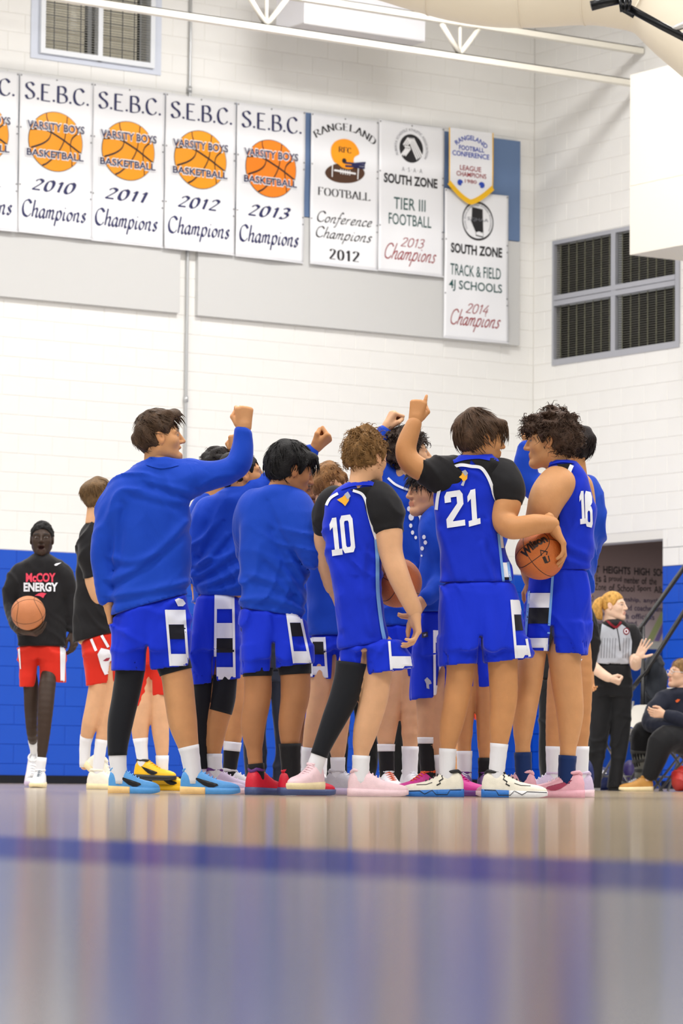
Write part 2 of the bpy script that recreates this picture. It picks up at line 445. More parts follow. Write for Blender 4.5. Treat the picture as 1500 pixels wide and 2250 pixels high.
def block_mesh(L, H, back, mname, m):
    g = .0022; i = .004; t = .005
    if back: f = lambda a, o, z: E1*a+E2*o+EZ*z
    else: f = lambda a, o, z: E2*a+E1*o+EZ*z
    P = [f(g, -t, g), f(L-g, -t, g), f(L-g, -t, H-g), f(g, -t, H-g), f(g+i, 0, g+i), f(L-g-i, 0, g+i), f(L-g-i, 0, H-g-i), f(g+i, 0, H-g-i)]
    Fc = [[4, 5, 6, 7], [0, 1, 5, 4], [1, 2, 6, 5], [2, 3, 7, 6], [3, 0, 4, 7]]
    return P, Fc
def lay_blocks(wall, back, amax, nmax, phase, holes, hidden):
    cand = []
    for n in range(nmax):
        off = phase+(BL/2 if n % 2 else 0)
        a = off-BL
        while a < amax:
            a0, a1 = max(a, 0), min(a+BL, amax)
            a += BL
            if a1-a0 < .03: continue
            z0 = n*CH; cz = z0+CH/2
            segs = [(a0, a1)]
            for h in holes:
                if not (h[2] < cz < h[3]): continue
                ns = []
                for s0, s1 in segs:
                    if h[1] <= s0 or h[0] >= s1: ns.append((s0, s1)); continue
                    if h[0]-s0 > .03: ns.append((s0, h[0]))
                    if s1-h[1] > .03: ns.append((h[1], s1))
                segs = ns
            for s0, s1 in segs:
                c = W((s0+s1)/2, 0, cz) if back else W(0, (s0+s1)/2, cz)
                px, py = proj(c)
                vis = -10 < px < 1510 and -10 < py < 1760 and not any(h[0] < px < h[1] and h[2] < py < h[3] for h in hidden)
                cand.append((0 if vis else 1, c[1], s0, s1, z0))
    cand.sort(key=lambda c: (c[0], -(c[3]-c[2] > .39), c[1]))
    V = {False: [], True: []}; Fs = {False: [], True: []}; cache = {}
    for k, (vis, _, s0, s1, z0) in enumerate(cand):
        blue = z0 < 12*CH-.01
        L = round(s1-s0, 4)
        org = W(s0, 0, z0) if back else W(0, s0, z0)
        if k < 298 and vis == 0:
            key = (L, blue)
            if key not in cache:
                P, Fc = block_mesh(L, CH, back, '', None)
                me = bpy.data.meshes.new('block'); me.from_pydata([tuple(R3@p) for p in P], [], Fc)
                me.materials.append(M_BLUE if blue else M_WHITE); me.update()
                cache[key] = me
            o = bpy.data.objects.new('block', cache[key]); COL.objects.link(o); o.parent = wall
            o.location = R3@(org-np.array(PLOC[wall.name]))
        else:
            P, Fc = block_mesh(L, CH, back, '', None); q = len(V[blue])
            V[blue] += [tuple(org+p) for p in P]; Fs[blue] += [[i+q for i in f] for f in Fc]
    for blue in (False, True):
        if V[blue]:
            o = mesh_obj('block_courses', V[blue], Fs[blue], M_BLUE if blue else M_WHITE, wall); o['kind'] = 'stuff'
for me_ in (): pass
HB = [(210, 1310, 1000, 1760), (0, 1135, 250, 640), (0, 660, 170, 560), (0, 390, 500, 680), (430, 1135, 560, 730), (400, 1310, 1100, 1760)]
lay_blocks(wall_back, True, LEFT-.2, int(TOP/CH), .063, [WIN_B], HB)
lay_blocks(wall_right, False, 13.8, int(TOP/CH), .21, [OPEN, WIN_R], [(1385, 1510, 150, 560), (1160, 1310, 1000, 1760)])

mb = MB(); mb.wbox(0, LEFT-.2, 0, .012, 0, .085)
tag(mb.build('baseboard_back', M_BLACK), kind='structure')
mb = MB(); mb.wbox(0, .012, OPEN[1], 13.8, 0, .085); mb.wbox(0, .012, .0, OPEN[0], 0, .085)
tag(mb.build('baseboard_right', M_BLACK), kind='structure')
# ceiling of ribbed deck
mb = MB(); mb.wbox(-.25, 30, -.25, 36, TOP, TOP+.2)
tag(mb.build('ceiling', mat('ceiling deck', srgb(232, 228, 218), .7)), kind='structure')

# corridor seen through the opening
VC = .345
mb = MB(); mb.wbox(-9, -.26, VC-.2, VC, 0, 1.62); 
wc = tag(mb.build('wall_corridor', M_BLUE), 'blue corridor wall seen through the opening', kind='structure')
mb = MB(); mb.wbox(-9, -.26, VC-.2, VC, 1.62, 3.4); mb.build('upper_wall', M_WHITE, wc)

# poster on the corridor wall
def poster():
    u0 = min(-.28, on_back(1205, 1300, VC)[0]); u1 = on_back(1500, 1300, VC)[0]
    zt = on_back(1400, 1150, VC)[1]; zb = on_back(1430, 1409, VC)[1]
    m = bpy.data.materials.new('poster print'); m.use_nodes = True; nt = m.node_tree; N = nt.nodes; L = nt.links; b = N['Principled BSDF']
    tc = N.new('ShaderNodeTexCoord'); sp = N.new('ShaderNodeSeparateXYZ'); L.new(tc.outputs['Generated'], sp.inputs[0])
    cr = N.new('ShaderNodeValToRGB'); e = cr.color_ramp.elements
    e[0].position = .05; e[0].color = srgb(226, 208, 212); e[1].position = .8; e[1].color = srgb(126, 104, 102)
    q = e.new(.45); q.color = srgb(182, 154, 154)
    L.new(sp.outputs['Z'], cr.inputs['Fac']); L.new(cr.outputs['Color'], b.inputs['Base Color']); b.inputs['Roughness'].default_value = .5
    mb = MB(); mb.wbox(u1, u0, VC, VC+.008, zb, zt)
    o = mb.build('wall_poster', m); tag(o, 'mauve school poster with black lettering on the corridor wall', 'poster')
    dark = mat('poster black ink', srgb(18, 16, 26), .5); pur = mat('poster purple ink', srgb(56, 44, 96), .5)
    def line(s, xa, xb, y, hgt, bold, m_):
        ua, z = on_back(xa, y, VC); ub, z2 = on_back(xb, y, VC); h = hgt/7743.7*42
        zb_ = (z+z2)/2
        ws = s.split(' '); tot = len(s); pos = 0
        for wd_ in ws:
            a, b_ = pos/tot, (pos+len(wd_))/tot; pos += len(wd_)+1
            q = decal('poster_word', fit(text2d(wd_, bold), a*(ua-ub), b_*(ua-ub), 0, h), W(ua, VC+.009, zb_), -E1, EZ, m_, o, .0015, E2)
            if q: q['kind'] = 'stuff'
    line('CRESCENT HEIGHTS HIGH SCHOOL', 1246, 1484, 1262, 16, .02, dark)
    line('is a proud member of the', 1308, 1441, 1282, 15, .008, dark)
    line('South Zone of School Sport Alberta', 1267, 1478, 1300, 15, .006, dark)
    line('NOT TWO sportsmanship, anything', 1254, 1466, 1324, 12, .006, pur)
    line('visitors, players and coaches and to be', 1260, 1492, 1341, 12, .006, pur)
    line('behavior at games towards officials', 1236, 1436, 1358, 12, .006, pur)
    line('players and fans is involved.', 1240, 1400, 1372, 11, .006, pur)
    g = mat('poster green ink', srgb(190, 200, 140), .5); v = mat('poster violet ink', srgb(140, 120, 190), .5)
    def quad(pp, m_, nm):
        P = [W(on_back(x, y, VC+.009)[0], VC+.0095, on_back(x, y, VC+.009)[1]) for x, y in pp]
        mesh_obj(nm, P, [list(range(len(P)))], m_, o)
    quad([(1421, 1406), (1434, 1408), (1462, 1352), (1462, 1325)], g, 'poster_stripe')
    quad([(1437, 1408), (1447, 1409), (1466, 1365), (1462, 1355)], v, 'poster_stripe')
poster()

# acoustic panels
def acoustic(u0, u1, z0, zs, z1, lab):
    mb = MB(); mb.wbox(u0, u1, .002, .055, z0, zs-.004); o = mb.build('acoustic_panel', M_GREY); tag(o, lab[0], 'wall panel', 'acoustic panels behind the banners')
    mb = MB(); mb.wbox(u0, u1, .002, .055, zs+.004, z1); o = mb.build('acoustic_panel', M_SLATE); tag(o, lab[1], 'wall panel', 'acoustic panels behind the banners')
acoustic(.245, 4.613, 5.089, 6.30, 7.475, ('long grey acoustic panel running to the corner under the football banners', 'slate blue acoustic panel showing beside the small pennant'))
acoustic(4.84, 9.3, 5.094, 6.30, 7.47, ('grey acoustic panel left of the conduit under the basketball banners', 'slate blue acoustic panel hidden behind the four basketball banners on the left'))

# conduit
cu, _ = on_back(410, 750, .03)
root = empty('wall_conduit', W(cu, .03, 1.3)); tag(root, 'thin grey metal conduit running down the block wall', 'conduit')
MB().tube([W(cu, .03, z) for z in np.linspace(1.3, TOP, 6)], .016, 8).build('pipe', M_CONDUIT, root, True)
for z in (on_back(408, 878)[1], on_back(415, 198)[1]):
    MB().tube([W(cu, .03, z-.03), W(cu, .03, z+.03)], .026, 10).build('coupling', M_CONDUIT, root, True)
MB().wbox(cu-.06, cu+.06, .0, .05, 1.2, 1.32).build('junction_box', M_CONDUIT, root)

# back window with wire guard
def window_back():
    u0, u1, z0, z1 = WIN_B
    root = tag(empty('window_1', W((u0+u1)/2, 0, z0)), 'barred window high on the banner wall', kind='structure')
    mb = MB()
    for a, b, c, d in ((u0-.1, u1+.1, z0-.06, z0), (u0-.1, u0, z0, z1), (u1, u1+.1, z0, z1)): mb.wbox(a, b, .0, .012, c, d)
    mb.build('flange', mat('window flange', srgb(206, 212, 226), .5), root)
    mb = MB(); t = .055
    for a, b, c, d in ((u0, u1, z0, z0+t), (u0, u1, z1-t, z1), (u0, u0+t, z0+t, z1-t), (u1-t, u1, z0+t, z1-t)): mb.wbox(a, b, -.05, .05, c, d)
    mb.build('window_frame', M_FRAMEW, root)
    um = on_back(217, 60)[0]; zm = z0+.83
    MB().wbox(um-.028, um+.028, -.04, .045, z0, z1).build('mullion', M_FRAMEW, root)
    MB().wbox(u0, u1, -.04, .044, zm-.03, zm+.03).build('transom', M_FRAMEW, root)
    for a, b in ((u0+t, um-.028), (um+.028, u1-t)):
        for c, d in ((z0+t, zm-.03), (zm+.03, z1-t)):
            MB().wbox(a, b, -.2, -.19, c, d).build('pane', M_GLASS, root)
            bl = MB(); z = c+.015
            while z < d: bl.wbox(a+.13, b, -.045, -.03, z, z+.021); z += .027
            q = bl.build('blind_slats', M_BLIND, root); q['kind'] = 'stuff'
            wr = MB(); z = c+.012
            while z < d: wr.wbox(a, b, .028, .032, z, z+.006); z += .027
            q = wr.build('guard_bars', mat('guard bar', srgb(120, 118, 108), .4), root); q['kind'] = 'stuff'
            for k in range(1, 4):
                x = b-(b-a)*(k/4.0)+.05
                MB().wbox(x-.004, x+.004, .03, .038, c, d).build('guard_wire', M_WIRE, root)
            z = c+.09
            while z < d:
                MB().wbox(a+.17, b, .032, .04, z, z+.008).build('guard_wire', M_WIRE, root); z += .135
window_back()

def window_right():
    v0, v1, z0, z1 = WIN_R
    root = tag(empty('window_2', W(0, (v0+v1)/2, z0)), 'dark four pane louvred window on the right wall', kind='structure')
    vm = on_right(1348, 600)[0]; zm = (on_right(1214, 660)[1]+on_right(1480, 618)[1])/2; t = .035
    for a, b, c, d, nm in ((v0, v1, z0-.01, z0+.06, 'sill'), (v0, v1, z1-.045, z1, 'frame_rail'), (v0, v0+t, z0+.06, z1-.045, 'frame_rail'), (v1-.07, v1, z0+.06, z1-.045, 'frame_rail'),
                           (vm-.04, vm+.04, z0+.06, z1-.045, 'mullion'), (v0+t, v1-.07, zm-.06, zm-.004, 'transom'), (v0+t, v1-.07, zm+.004, zm+.06, 'transom')):
        MB().wbox(-.03, .016 if nm == 'transom' else .012, a, b, c, d).build(nm, M_FRAME, root)
    for a, b in ((v0+t, vm-.04), (vm+.04, v1-.07)):
        for c, d in ((z0+.06, zm-.06), (zm+.06, z1-.045)):
            MB().wbox(-.1, -.09, a, b, c, d).build('pane', M_GLASS, root)
            sl = MB(); z = c+.008
            while z < d: sl.wbox(-.07, -.035, a, b, z, z+.006); z += .027
            q = sl.build('louvre_slats', M_SLAT, root); q['kind'] = 'stuff'
            n = 7
            for k in range(n):
                x = a+(b-a)*(k+.5)/n
                MB().wbox(-.034, -.028, x-.004, x+.004, c, d).build('louvre_cord', mat('louvre cord', srgb(112, 112, 92), .5), root)
window_right()

# steel joist under the roof
def joist():
    v = 2.0; zb, zt = 7.86, 8.24
    root = tag(empty('roof_joist', W(6, v, zb)), 'white open web steel joist crossing above the banners', 'steel joist')
    for zc, nm in ((zb, 'bottom_chord'), (zt, 'top_chord')):
        mb = MB(); mb.wbox(0.02, 15, v-.045, v-.004, zc-.035, zc+.035); mb.wbox(.02, 15, v+.004, v+.045, zc-.035, zc+.035); mb.wbox(.02, 15, v-.045, v+.045, zc+.026, zc+.035)
        mb.build(nm, M_STEEL, root)
    un = on_back(1010, 120, v)[0]; ul = on_back(585, 45, v)[0]; per = ul-un
    for k in range(-1, 6):
        c = un+k*per
        if c > .3:
            MB().tube([W(c, v, zb), W(c, v, zt)], .018, 8).build('web_post', M_STEEL, root, True)
        for s in (-1, 1):
            e = c+s*.28
            if min(c, e) > .1: MB().tube([W(c, v, zb+.03), W(e, v, zt)], .03, 8).build('web_diagonal', M_STEEL, root, True)
joist()
# fluorescent housing
def fixture():
    v = 1.0
    ua, z = on_back(745, 70, v); ub = on_back(905, 60, v)[0]
    u0 = on_back(905, 55, v)[0]; u1 = on_back(640, 30, v)[0]
    root = tag(empty('heater_box', W((u0+u1)/2, v, 8.3)), 'white boxy heater housing hung behind the steel joist', 'heater')
    zb = on_back(775, 68, v+.25)[1]
    MB().wbox(u0, u1, v-.3, v+.25, zb+.012, zb+.55).build('housing', mat('housing white', srgb(240, 240, 246), .5), root)
    MB().wbox(u0, u1, v-.3, v+.25, zb, zb+.012).build('bottom_plate', mat('housing grey', srgb(206, 204, 204), .5), root)
    for k in (.2, .8): MB().tube([W(u0+(u1-u0)*k, v, zb+.5), W(u0+(u1-u0)*k, v, TOP)], .01, 6).build('hanger_rod', M_STEEL, root)
fixture()
# boxed bulkhead on the right wall
def bulkhead():
    u = 1.2; v0, z0 = on_right(1383, 560, u); z1 = on_right(1383, 165, u)[1]
    root = tag(empty('duct_bulkhead', W(u/2, v0+2, z0)), 'large white boxed duct standing out from the right wall', 'duct')
    mb = MB(); mb.wbox(.002, u, v0, v0+6, z0, z1); o = mb.build('casing', mat('casing white', srgb(224, 218, 206), .6), root)
    zz = on_right(1440, 396, u)[1]
    MB().wbox(.01, u+.004, v0, v0+6, zz-.003, zz+.003).build('seam', mat('casing seam', srgb(226, 220, 210), .6), root)
bulkhead()
# sweeping round duct under the roof
def round_duct():
    D = 27.0
    low = [(560, -60), (700, -30), (820, -2), (900, 22), (985, 45), (1090, 60), (1190, 60), (1270, 55), (1330, 58), (1390, 70), (1440, 118), (1510, 178), (1600, 262), (1700, 360)]
    r = .33; rp = r*FPX/D
    pts = []
    for i, (x, y) in enumerate(low):
        a = np.array(low[max(i-1, 0)]); b = np.array(low[min(i+1, len(low)-1)]); d = (b-a)/np.linalg.norm(b-a); n = np.array([d[1], -d[0]])
        p = np.array([x, y])+n*rp; pts.append(at(p[0], p[1], D-.6*(i/13.0)))
    pts = smoothpts(pts, 4)
    root = tag(empty('round_duct', pts[len(pts)//2]), 'cream round air duct sweeping under the roof at top right', 'duct')
    MB().tube(pts, r, 28).build('duct_shell', M_DUCT, root, True)
    for i in (14, 22, 29, 36):
        MB().tube([pts[i]-(pts[i+1]-pts[i])*.08, pts[i]+(pts[i+1]-pts[i])*.08], r+.006, 28).build('duct_seam', M_DUCT, root, True)
round_duct()
# folded hoop frame, top right corner
def hoop_frame():
    D = 24.0
    blk = mat('black steel tube', srgb(24, 25, 28), .35, metal=.5); gr = mat('grey steel tube', srgb(196, 194, 190), .35, metal=.4)
    root = tag(empty('hoop_frame', at(1400, 40, D)), 'black pipe of a folded hoop frame with clamp under the roof', 'hoop frame')
    MB().tube([at(1378, 16, D), at(1455, 58, D), at(1560, 112, D)], .028, 12).build('support_pipe', blk, root, True)
    MB().tube([at(1298, 13, D), at(1332, 4, D), at(1380, -6, D)], .036, 12).build('cross_pipe', blk, root, True)
    MB().tube([at(1470, 68, D), at(1520, 48, D), at(1580, 24, D)], .024, 12).build('grey_pipe', gr, root, True)
    mb = MB()
    for (x0, y0, x1, y1) in ((1362, -4, 1366, 26), (1374, -4, 1372, 28), (1384, 0, 1380, 22)):
        mb.tube([at(x0, y0, D-.04), at(x1, y1, D-.04)], .014, 8)
    mb.tube([at(1366, 22, D-.04), at(1392, 37, D-.04)], .012, 8)
    mb.build('clamp', blk, root, True)
hoop_frame()
# ================================================================== BANNERS
M_CLOTH = mat('banner vinyl', srgb(240, 241, 245), .5, wrinkle=.25, wscale=2.2, var=.02, vscale=2)
M_NAVY = mat('navy ink', srgb(26, 30, 84), .5); M_INK = mat('black ink', srgb(22, 20, 26), .5)
M_ORANGE = mat('orange ink', srgb(255, 160, 8), .5); M_DEEPORANGE = mat('deep orange ink', srgb(250, 134, 10), .5)
M_WINK = mat('white ink', srgb(246, 246, 248), .5); M_GREEN = mat('dark green ink', srgb(28, 78, 76), .5)
M_RED = mat('dark red ink', srgb(150, 22, 34), .5); M_BROWN = mat('brown ink', srgb(78, 46, 24), .5, bump=.2, bscale=200)
M_GOLD = mat('gold fringe', srgb(252, 196, 28), .7, bump=.4, bscale=300); M_ROYAL = mat('royal ink', srgb(36, 72, 180), .5)
M_DIM = mat('grey ink', srgb(120, 122, 130), .5); M_GROM = mat('grommet', srgb(112, 112, 118), .4, metal=.5)

class Banner:
    def __init__(s, u0, ztop, wd, ht, label, seed, vgap=.085, drop=0.0):
        s.u0, s.zt, s.w, s.h = u0, ztop, wd, ht
        s.rng = np.random.default_rng(seed); s.ph = s.rng.uniform(0, 6.28, 6)
        s.vg = vgap
        s.root = tag(empty('championship_banner', W(u0-wd/2, vgap, ztop-ht)), label, 'banner', 'championship banners on the block wall')
        nx, ny = 22, 36; P = []; Fc = []
        for layer in (0, 1):
            for j in range(ny+1):
                for i in range(nx+1):
                    fx, fy = i/nx, j/ny
                    P.append(s.pt(fx, fy, -.003*layer))
        n1 = (nx+1)*(ny+1)
        for j in range(ny):
            for i in range(nx):
                a = j*(nx+1)+i; Fc.append([a, a+nx+1, a+nx+2, a+1]); Fc.append([n1+a, n1+a+1, n1+a+nx+2, n1+a+nx+1])
        for j in range(ny):
            a = j*(nx+1); Fc.append([a, n1+a, n1+a+nx+1, a+nx+1]); a += nx; Fc.append([a, a+nx+1, n1+a+nx+1, n1+a])
        for i in range(nx):
            a = i; Fc.append([a, a+1, n1+a+1, n1+a]); a = ny*(nx+1)+i; Fc.append([a, n1+a, n1+a+1, a+1])
        s.cloth = mesh_obj('banner_cloth', P, Fc, M_CLOTH, s.root, True)
        ha = MB().tube([s.pt(.0, 0.998, .004), s.pt(.5, 0.998, .004), s.pt(1, 0.998, .004)], .006, 6).build('hem', M_CLOTH, s.root)
        for fx, fy in ((.018, .012), (.982, .012), (.5, .012), (.018, .34), (.982, .34), (.982, .385), (.018, .70), (.982, .70), (.982, .745)):
            c = s.pt(fx, fy, .003); n = 10
            mesh_obj('grommet', [c+.009*(-E1*math.cos(2*math.pi*k/n)+EZ*math.sin(2*math.pi*k/n)) for k in range(n)], [list(range(n))], M_GROM, s.root)
    def off(s, fx, fy):
        p = s.ph
        return .010*fy*math.sin(5.0*fx+p[0])+.004*math.sin(9*fx+4*fy+p[1])*min(1, fy*3)+.003*math.sin(14*fy-6*fx+p[2])*min(1, fy*3)+.012*fy*fy*math.sin(2.2*fx+p[3])
    def pt(s, fx, fy, lift=0):
        sag = -.012*math.sin(math.pi*fx)*(1-fy)*.5
        return W(s.u0-fx*s.w, s.vg+s.off(fx, fy)+lift+.006, s.zt-fy*s.h+sag)
    def put(s, name, vf, m, layer=1):
        """vf in banner fractions: x 0..1 right, y 0..1 DOWN given as negative up"""
        v, f = vf
        bm = bmesh.new(); vs = [bm.verts.new((p[0]*s.w, p[1]*s.h, 0)) for p in v]
        for q in f:
            try: bm.faces.new([vs[i] for i in q])
            except ValueError: pass
        big = [q for q in bm.faces if len(q.verts) > 4]
        if big: bmesh.ops.triangulate(bm, faces=big)
        for it in range(4):
            es = [e for e in bm.edges if e.calc_length() > .09]
            if not es: break
            bmesh.ops.subdivide_edges(bm, edges=es, cuts=1, use_grid_fill=True)
        bm.verts.index_update()
        V = [s.pt(q.co.x/s.w, -q.co.y/s.h, .0025*layer) for q in bm.verts]
        Fc = [[q.index for q in fc.verts] for fc in bm.faces]; bm.free()
        o = mesh_obj(name, V, Fc, m, s.root)
        if sum((np.array(p.normal)@(R3@E2))*p.area for p in o.data.polygons) < 0: o.data.flip_normals()
        return o
    def box(s, x0, x1, y0, y1): return x0, x1, -y1, -y0

def sebc(u0, zt, wd, ht, year, label, seed, ball):
    b = Banner(u0, zt, wd, ht, label, seed)
    b.put('heading_lettering', fit(pen('S.E.B.C.', .17, math.radians(25), .05, serif=.07, gap=.06), *b.box(.063, .942, .045, .158)), M_NAVY)
    cx, cy, rx, ry = .495, -.404, .365, .186
    b.put('ball_outline', disc(cx, cy, rx+.008, ry+.004, 48), M_INK, 1); b.put('ball_disc', disc(cx, cy, rx, ry, 48), ball, 2)
    T = lambda pts: [np.array([cx+rx*p[0], cy+ry*p[1]]) for p in smoothpts(pts, 6)]
    seams = [[(-.95, .32), (-.4, .36), (.2, .12), (.6, -.1), (.97, -.32)], [(-.92, -.3), (-.5, -.12), (-.25, .1), (-.2, .4), (-.34, .75), (-.36, .93)],
             [(.42, .9), (.38, .5), (.3, .05), (.05, -.4), (-.3, -.75), (-.5, -.86)], [(.9, .42), (.62, .18), (.55, -.1), (.6, -.45), (.62, -.78)]]
    b.put('ball_seams', merge(*[stroke(T(q), .012) for q in seams]), M_INK, 3)
    for txt, x0, x1, y0, y1 in (('VARSITY BOYS', .10, .885, .288, .338), ('BASKETBALL', .10, .875, .466, .512)):
        b.put('lettering_outline', fit(text2d(txt, .06), x0-.012, x1+.012, -y1-.006, -y0+.006), M_WINK, 4)
        b.put('lettering', fit(text2d(txt, .018), x0, x1, -y1, -y0), M_NAVY, 5)
    b.put('year_lettering', fit(pen(year, .27, math.radians(35), .09, slant=.3, gap=.14), *b.box(.17, .79, .648, .73)), M_NAVY)
    b.put('script_lettering', fit(pen('Champions', .2, math.radians(40), .065, slant=.1, gap=.03), *b.box(.045, .93, .785, .94)), M_NAVY)
    return b
ZT = 7.478
def sebc_all():
    sebc(6.869, ZT, .89, 1.695, '2010', 'white basketball championship banner dated 2010, second from the left picture edge', 2, M_ORANGE)
    sebc(5.975, ZT, .895, 1.70, '2011', 'white basketball championship banner dated 2011, third from the left picture edge', 3, M_ORANGE)
    sebc(5.070, ZT, .90, 1.70, '2012', 'white basketball championship banner dated 2012 with orange ball', 4, M_ORANGE)
    sebc(4.158, ZT, .90, 1.705, '2013', 'white basketball championship banner dated 2013 with deeper orange ball', 5, M_DEEPORANGE)
    sebc(7.775, ZT, .895, 1.70, None, 'white basketball championship banner cut off by the left picture edge', 1, M_ORANGE)
_old_pen = pen
def pen(s, *a, **k):
    return _old_pen(s, *a, **k) if s else poly([(0, 0), (1e-4, 0), (0, 1e-4)])
sebc_all()

def rangeland():
    b = Banner(3.18, 7.478, .912, 1.70, 'white football banner with orange helmet over brown football', 6)
    w, h = b.w, b.h
    Q = lambda pts: [np.array([(x-105)/670.0, -(y-5-70*(x-105)/670.0)/1500.0]) for x, y in pts]
    t, f = fit(pen('RANGELAND', .17, 0.0, .05, serif=.1, gap=.1), 0, 1, 0, .082)
    v, f = arcify((t, f), .5*w, -.090*h-.64, .64, 1.30)
    b.put('arched_lettering', (v/np.array([w, h]), f), M_INK)
    ball = [(442+196*math.copysign(abs(math.cos(a))**.85, math.cos(a)), 600+100*math.copysign(abs(math.sin(a))**1.15, math.sin(a))) for a in np.linspace(0, 2*math.pi, 41)[:-1]]
    b.put('football', poly(Q(ball)), M_BROWN, 1)
    b.put('football_laces', merge(stroke(Q([(333, 572), (548, 605)]), .012), stroke(Q([(318, 505), (314, 640)]), .014), stroke(Q([(572, 545), (568, 662)]), .014),
          *[stroke(Q([(x, y), (x, y+48)]), .012) for x, y in ((398, 560), (420, 564), (443, 567), (466, 570), (488, 573))]), M_WINK, 2)
    hel = smoothpts([(300, 390), (308, 330), (350, 280), (430, 258), (510, 285), (560, 345), (577, 405), (540, 430), (522, 460), (526, 520), (516, 550), (470, 560), (410, 545), (375, 515), (335, 490), (310, 440)], 4, True)
    b.put('helmet', poly(Q(hel)), M_ORANGE, 3)
    b.put('helmet_lettering', fit(pen('RFC', .2, 0.0, .07, serif=.1, gap=.12), *(lambda a: (a[0][0], a[1][0], a[1][1], a[0][1]))(Q([(374, 335), (497, 405)]))), M_INK, 4)
    c = Q([(428, 478)])[0]; b.put('ear_hole', disc(c[0], c[1], .032, .017, 20), M_INK, 4)
    b.put('face_mask', merge(stroke(Q([(435, 498), (530, 505), (640, 494)]), .012), stroke(Q([(438, 530), (530, 535), (632, 550)]), .012), stroke(Q([(630, 492), (624, 552)]), .016), stroke(Q([(500, 515), (620, 520)]), .012)), M_NAVY, 5)
    b.put('heading_lettering', fit(pen('FOOTBALL', .17, 0.0, .05, serif=.1, gap=.12), *b.box(.11, .885, .486, .54)), M_INK)
    b.put('script_lettering', fit(pen('Conference', .15, math.radians(40), .07, slant=.25, gap=.02), *b.box(.10, .91, .637, .745)), M_INK)
    b.put('script_lettering', fit(pen('Champions', .15, math.radians(40), .07, slant=.25, gap=.02), *b.box(.08, .91, .742, .848)), M_INK)
    b.put('year_lettering', fit(pen('2012', .2, 0.0, .06, serif=.08, gap=.14), *b.box(.28, .73, .885, .957)), M_INK)
rangeland()
def ring_text(b, s, cx, cy, rm, hm, a0, a1, m, name='ring_lettering'):
    """lettering set around a circle (metres), from angle a0 to a1 clockwise"""
    v, f = fit(text2d(s, .0), 0, 1, 0, hm); span = a0-a1; mid = (a0+a1)/2
    a = mid+(.5-v[:, 0])*span; r = rm+v[:, 1]
    q = np.stack([cx*b.w+r*np.cos(a), cy*b.h+r*np.sin(a)], 1)
    b.put(name, (q/np.array([b.w, b.h]), f), m, 2)
def southzone():
    b = Banner(2.262, 7.503, .905, 1.72, 'white football zone banner dated 2013 with round black emblem', 7)
    w, h = b.w, b.h; cx, cy = .49, -.164; R = .163
    b.put('emblem_disc', disc(cx, cy, R/w, R/h, 40), M_INK, 1)
    E = lambda pts: [np.array([cx+R*p[0]/w, cy+R*p[1]/h]) for p in pts]
    st = []
    for k in range(4):
        o = k*.15
        st.append(stroke(E([(-.28+o, .72), (.5+o*.95, -.72+o*.55)]), .016))
    for k in range(3):
        o = k*.17
        st.append(stroke(E([(-.3+o*.8, .7-o*.35), (-.68+o, .18), (-.45+o, .05), (-.42+o, -.02), (-.85+o, -.55)]), .016))
    b.put('emblem_stripes', merge(*st), M_WINK, 2)
    ring_text(b, "ALBERTA SCHOOLS' ATHLETIC ASSOCIATION", cx, cy, .20, .032, math.radians(208), math.radians(-28), M_DIM)
    b.put('emblem_lettering', fit(text2d('A · S · A · A', 0), *b.box(.35, .66, .292, .322)), M_DIM)
    b.put('heading_lettering', fit(text2d('SOUTH ZONE', .035), *b.box(.075, .895, .348, .413)), M_INK)
    b.put('green_lettering', fit(text2d('TIER III', .006), *b.box(.235, .705, .50, .578)), M_GREEN)
    b.put('green_lettering', fit(text2d('FOOTBALL', .006), *b.box(.155, .80, .608, .683)), M_GREEN)
    b.put('year_lettering', fit(pen('2013', .12, math.radians(40), .08, slant=.3, gap=.02), *b.box(.335, .70, .762, .826)), M_RED)
    b.put('script_lettering', fit(pen('Champions', .11, math.radians(40), .075, slant=.35, gap=0), *b.box(.10, .89, .805, .955)), M_RED)
southzone()
def track():
    b = Banner(1.345, 6.812, .905, 1.72, 'white track and field banner dated 2014 nearest the corner', 8, .085)
    w, h = b.w, b.h; cx, cy = .517, -.192; R = .215
    E = lambda pts: [np.array([cx+R*p[0]/w, cy+R*p[1]/h]) for p in pts]
    b.put('emblem_ring', stroke(E([(math.cos(a), math.sin(a)) for a in np.linspace(0, 2*math.pi, 49)[:-1]]), .014, closed=True), M_INK, 1)
    b.put('province_map', poly(E([(-.38, .72), (.32, .66), (.36, -.5), (.3, -.62), (.1, -.55), (-.12, -.62), (-.4, -.12), (-.46, .0), (-.4, .15)])), M_INK, 1)
    b.put('province_map_outline', stroke(E([(-.12, -.62), (-.1, -.78), (.36, -.84), (.36, -.5)]), .008), M_INK, 1)
    v = fit(text2d('SZJHAA', .0), *(lambda a: (a[0][0], a[1][0], a[1][1], a[0][1]))(E([(-.68, .16), (.68, -.06)])))
    b.put('emblem_lettering', v, M_DIM, 2)
    ring_text(b, 'South Zone Junior High Athletic Association', cx, cy, .168, .03, math.radians(215), math.radians(-35), M_DIM)
    b.put('heading_lettering', fit(text2d('SOUTH ZONE', .035), *b.box(.095, .90, .358, .425)), M_INK)
    b.put('green_lettering', fit(text2d('TRACK & FIELD', .006), *b.box(.09, .885, .497, .573)), M_GREEN)
    b.put('green_lettering', fit(text2d('4J SCHOOLS', .012), *b.box(.075, .905, .605, .682)), M_GREEN)
    b.put('year_lettering', fit(pen('2014', .12, math.radians(40), .08, slant=.3, gap=.02), *b.box(.345, .70, .752, .82)), M_RED)
    b.put('script_lettering', fit(pen('Champions', .11, math.radians(40), .075, slant=.35, gap=0), *b.box(.105, .885, .795, .945)), M_RED)
track()
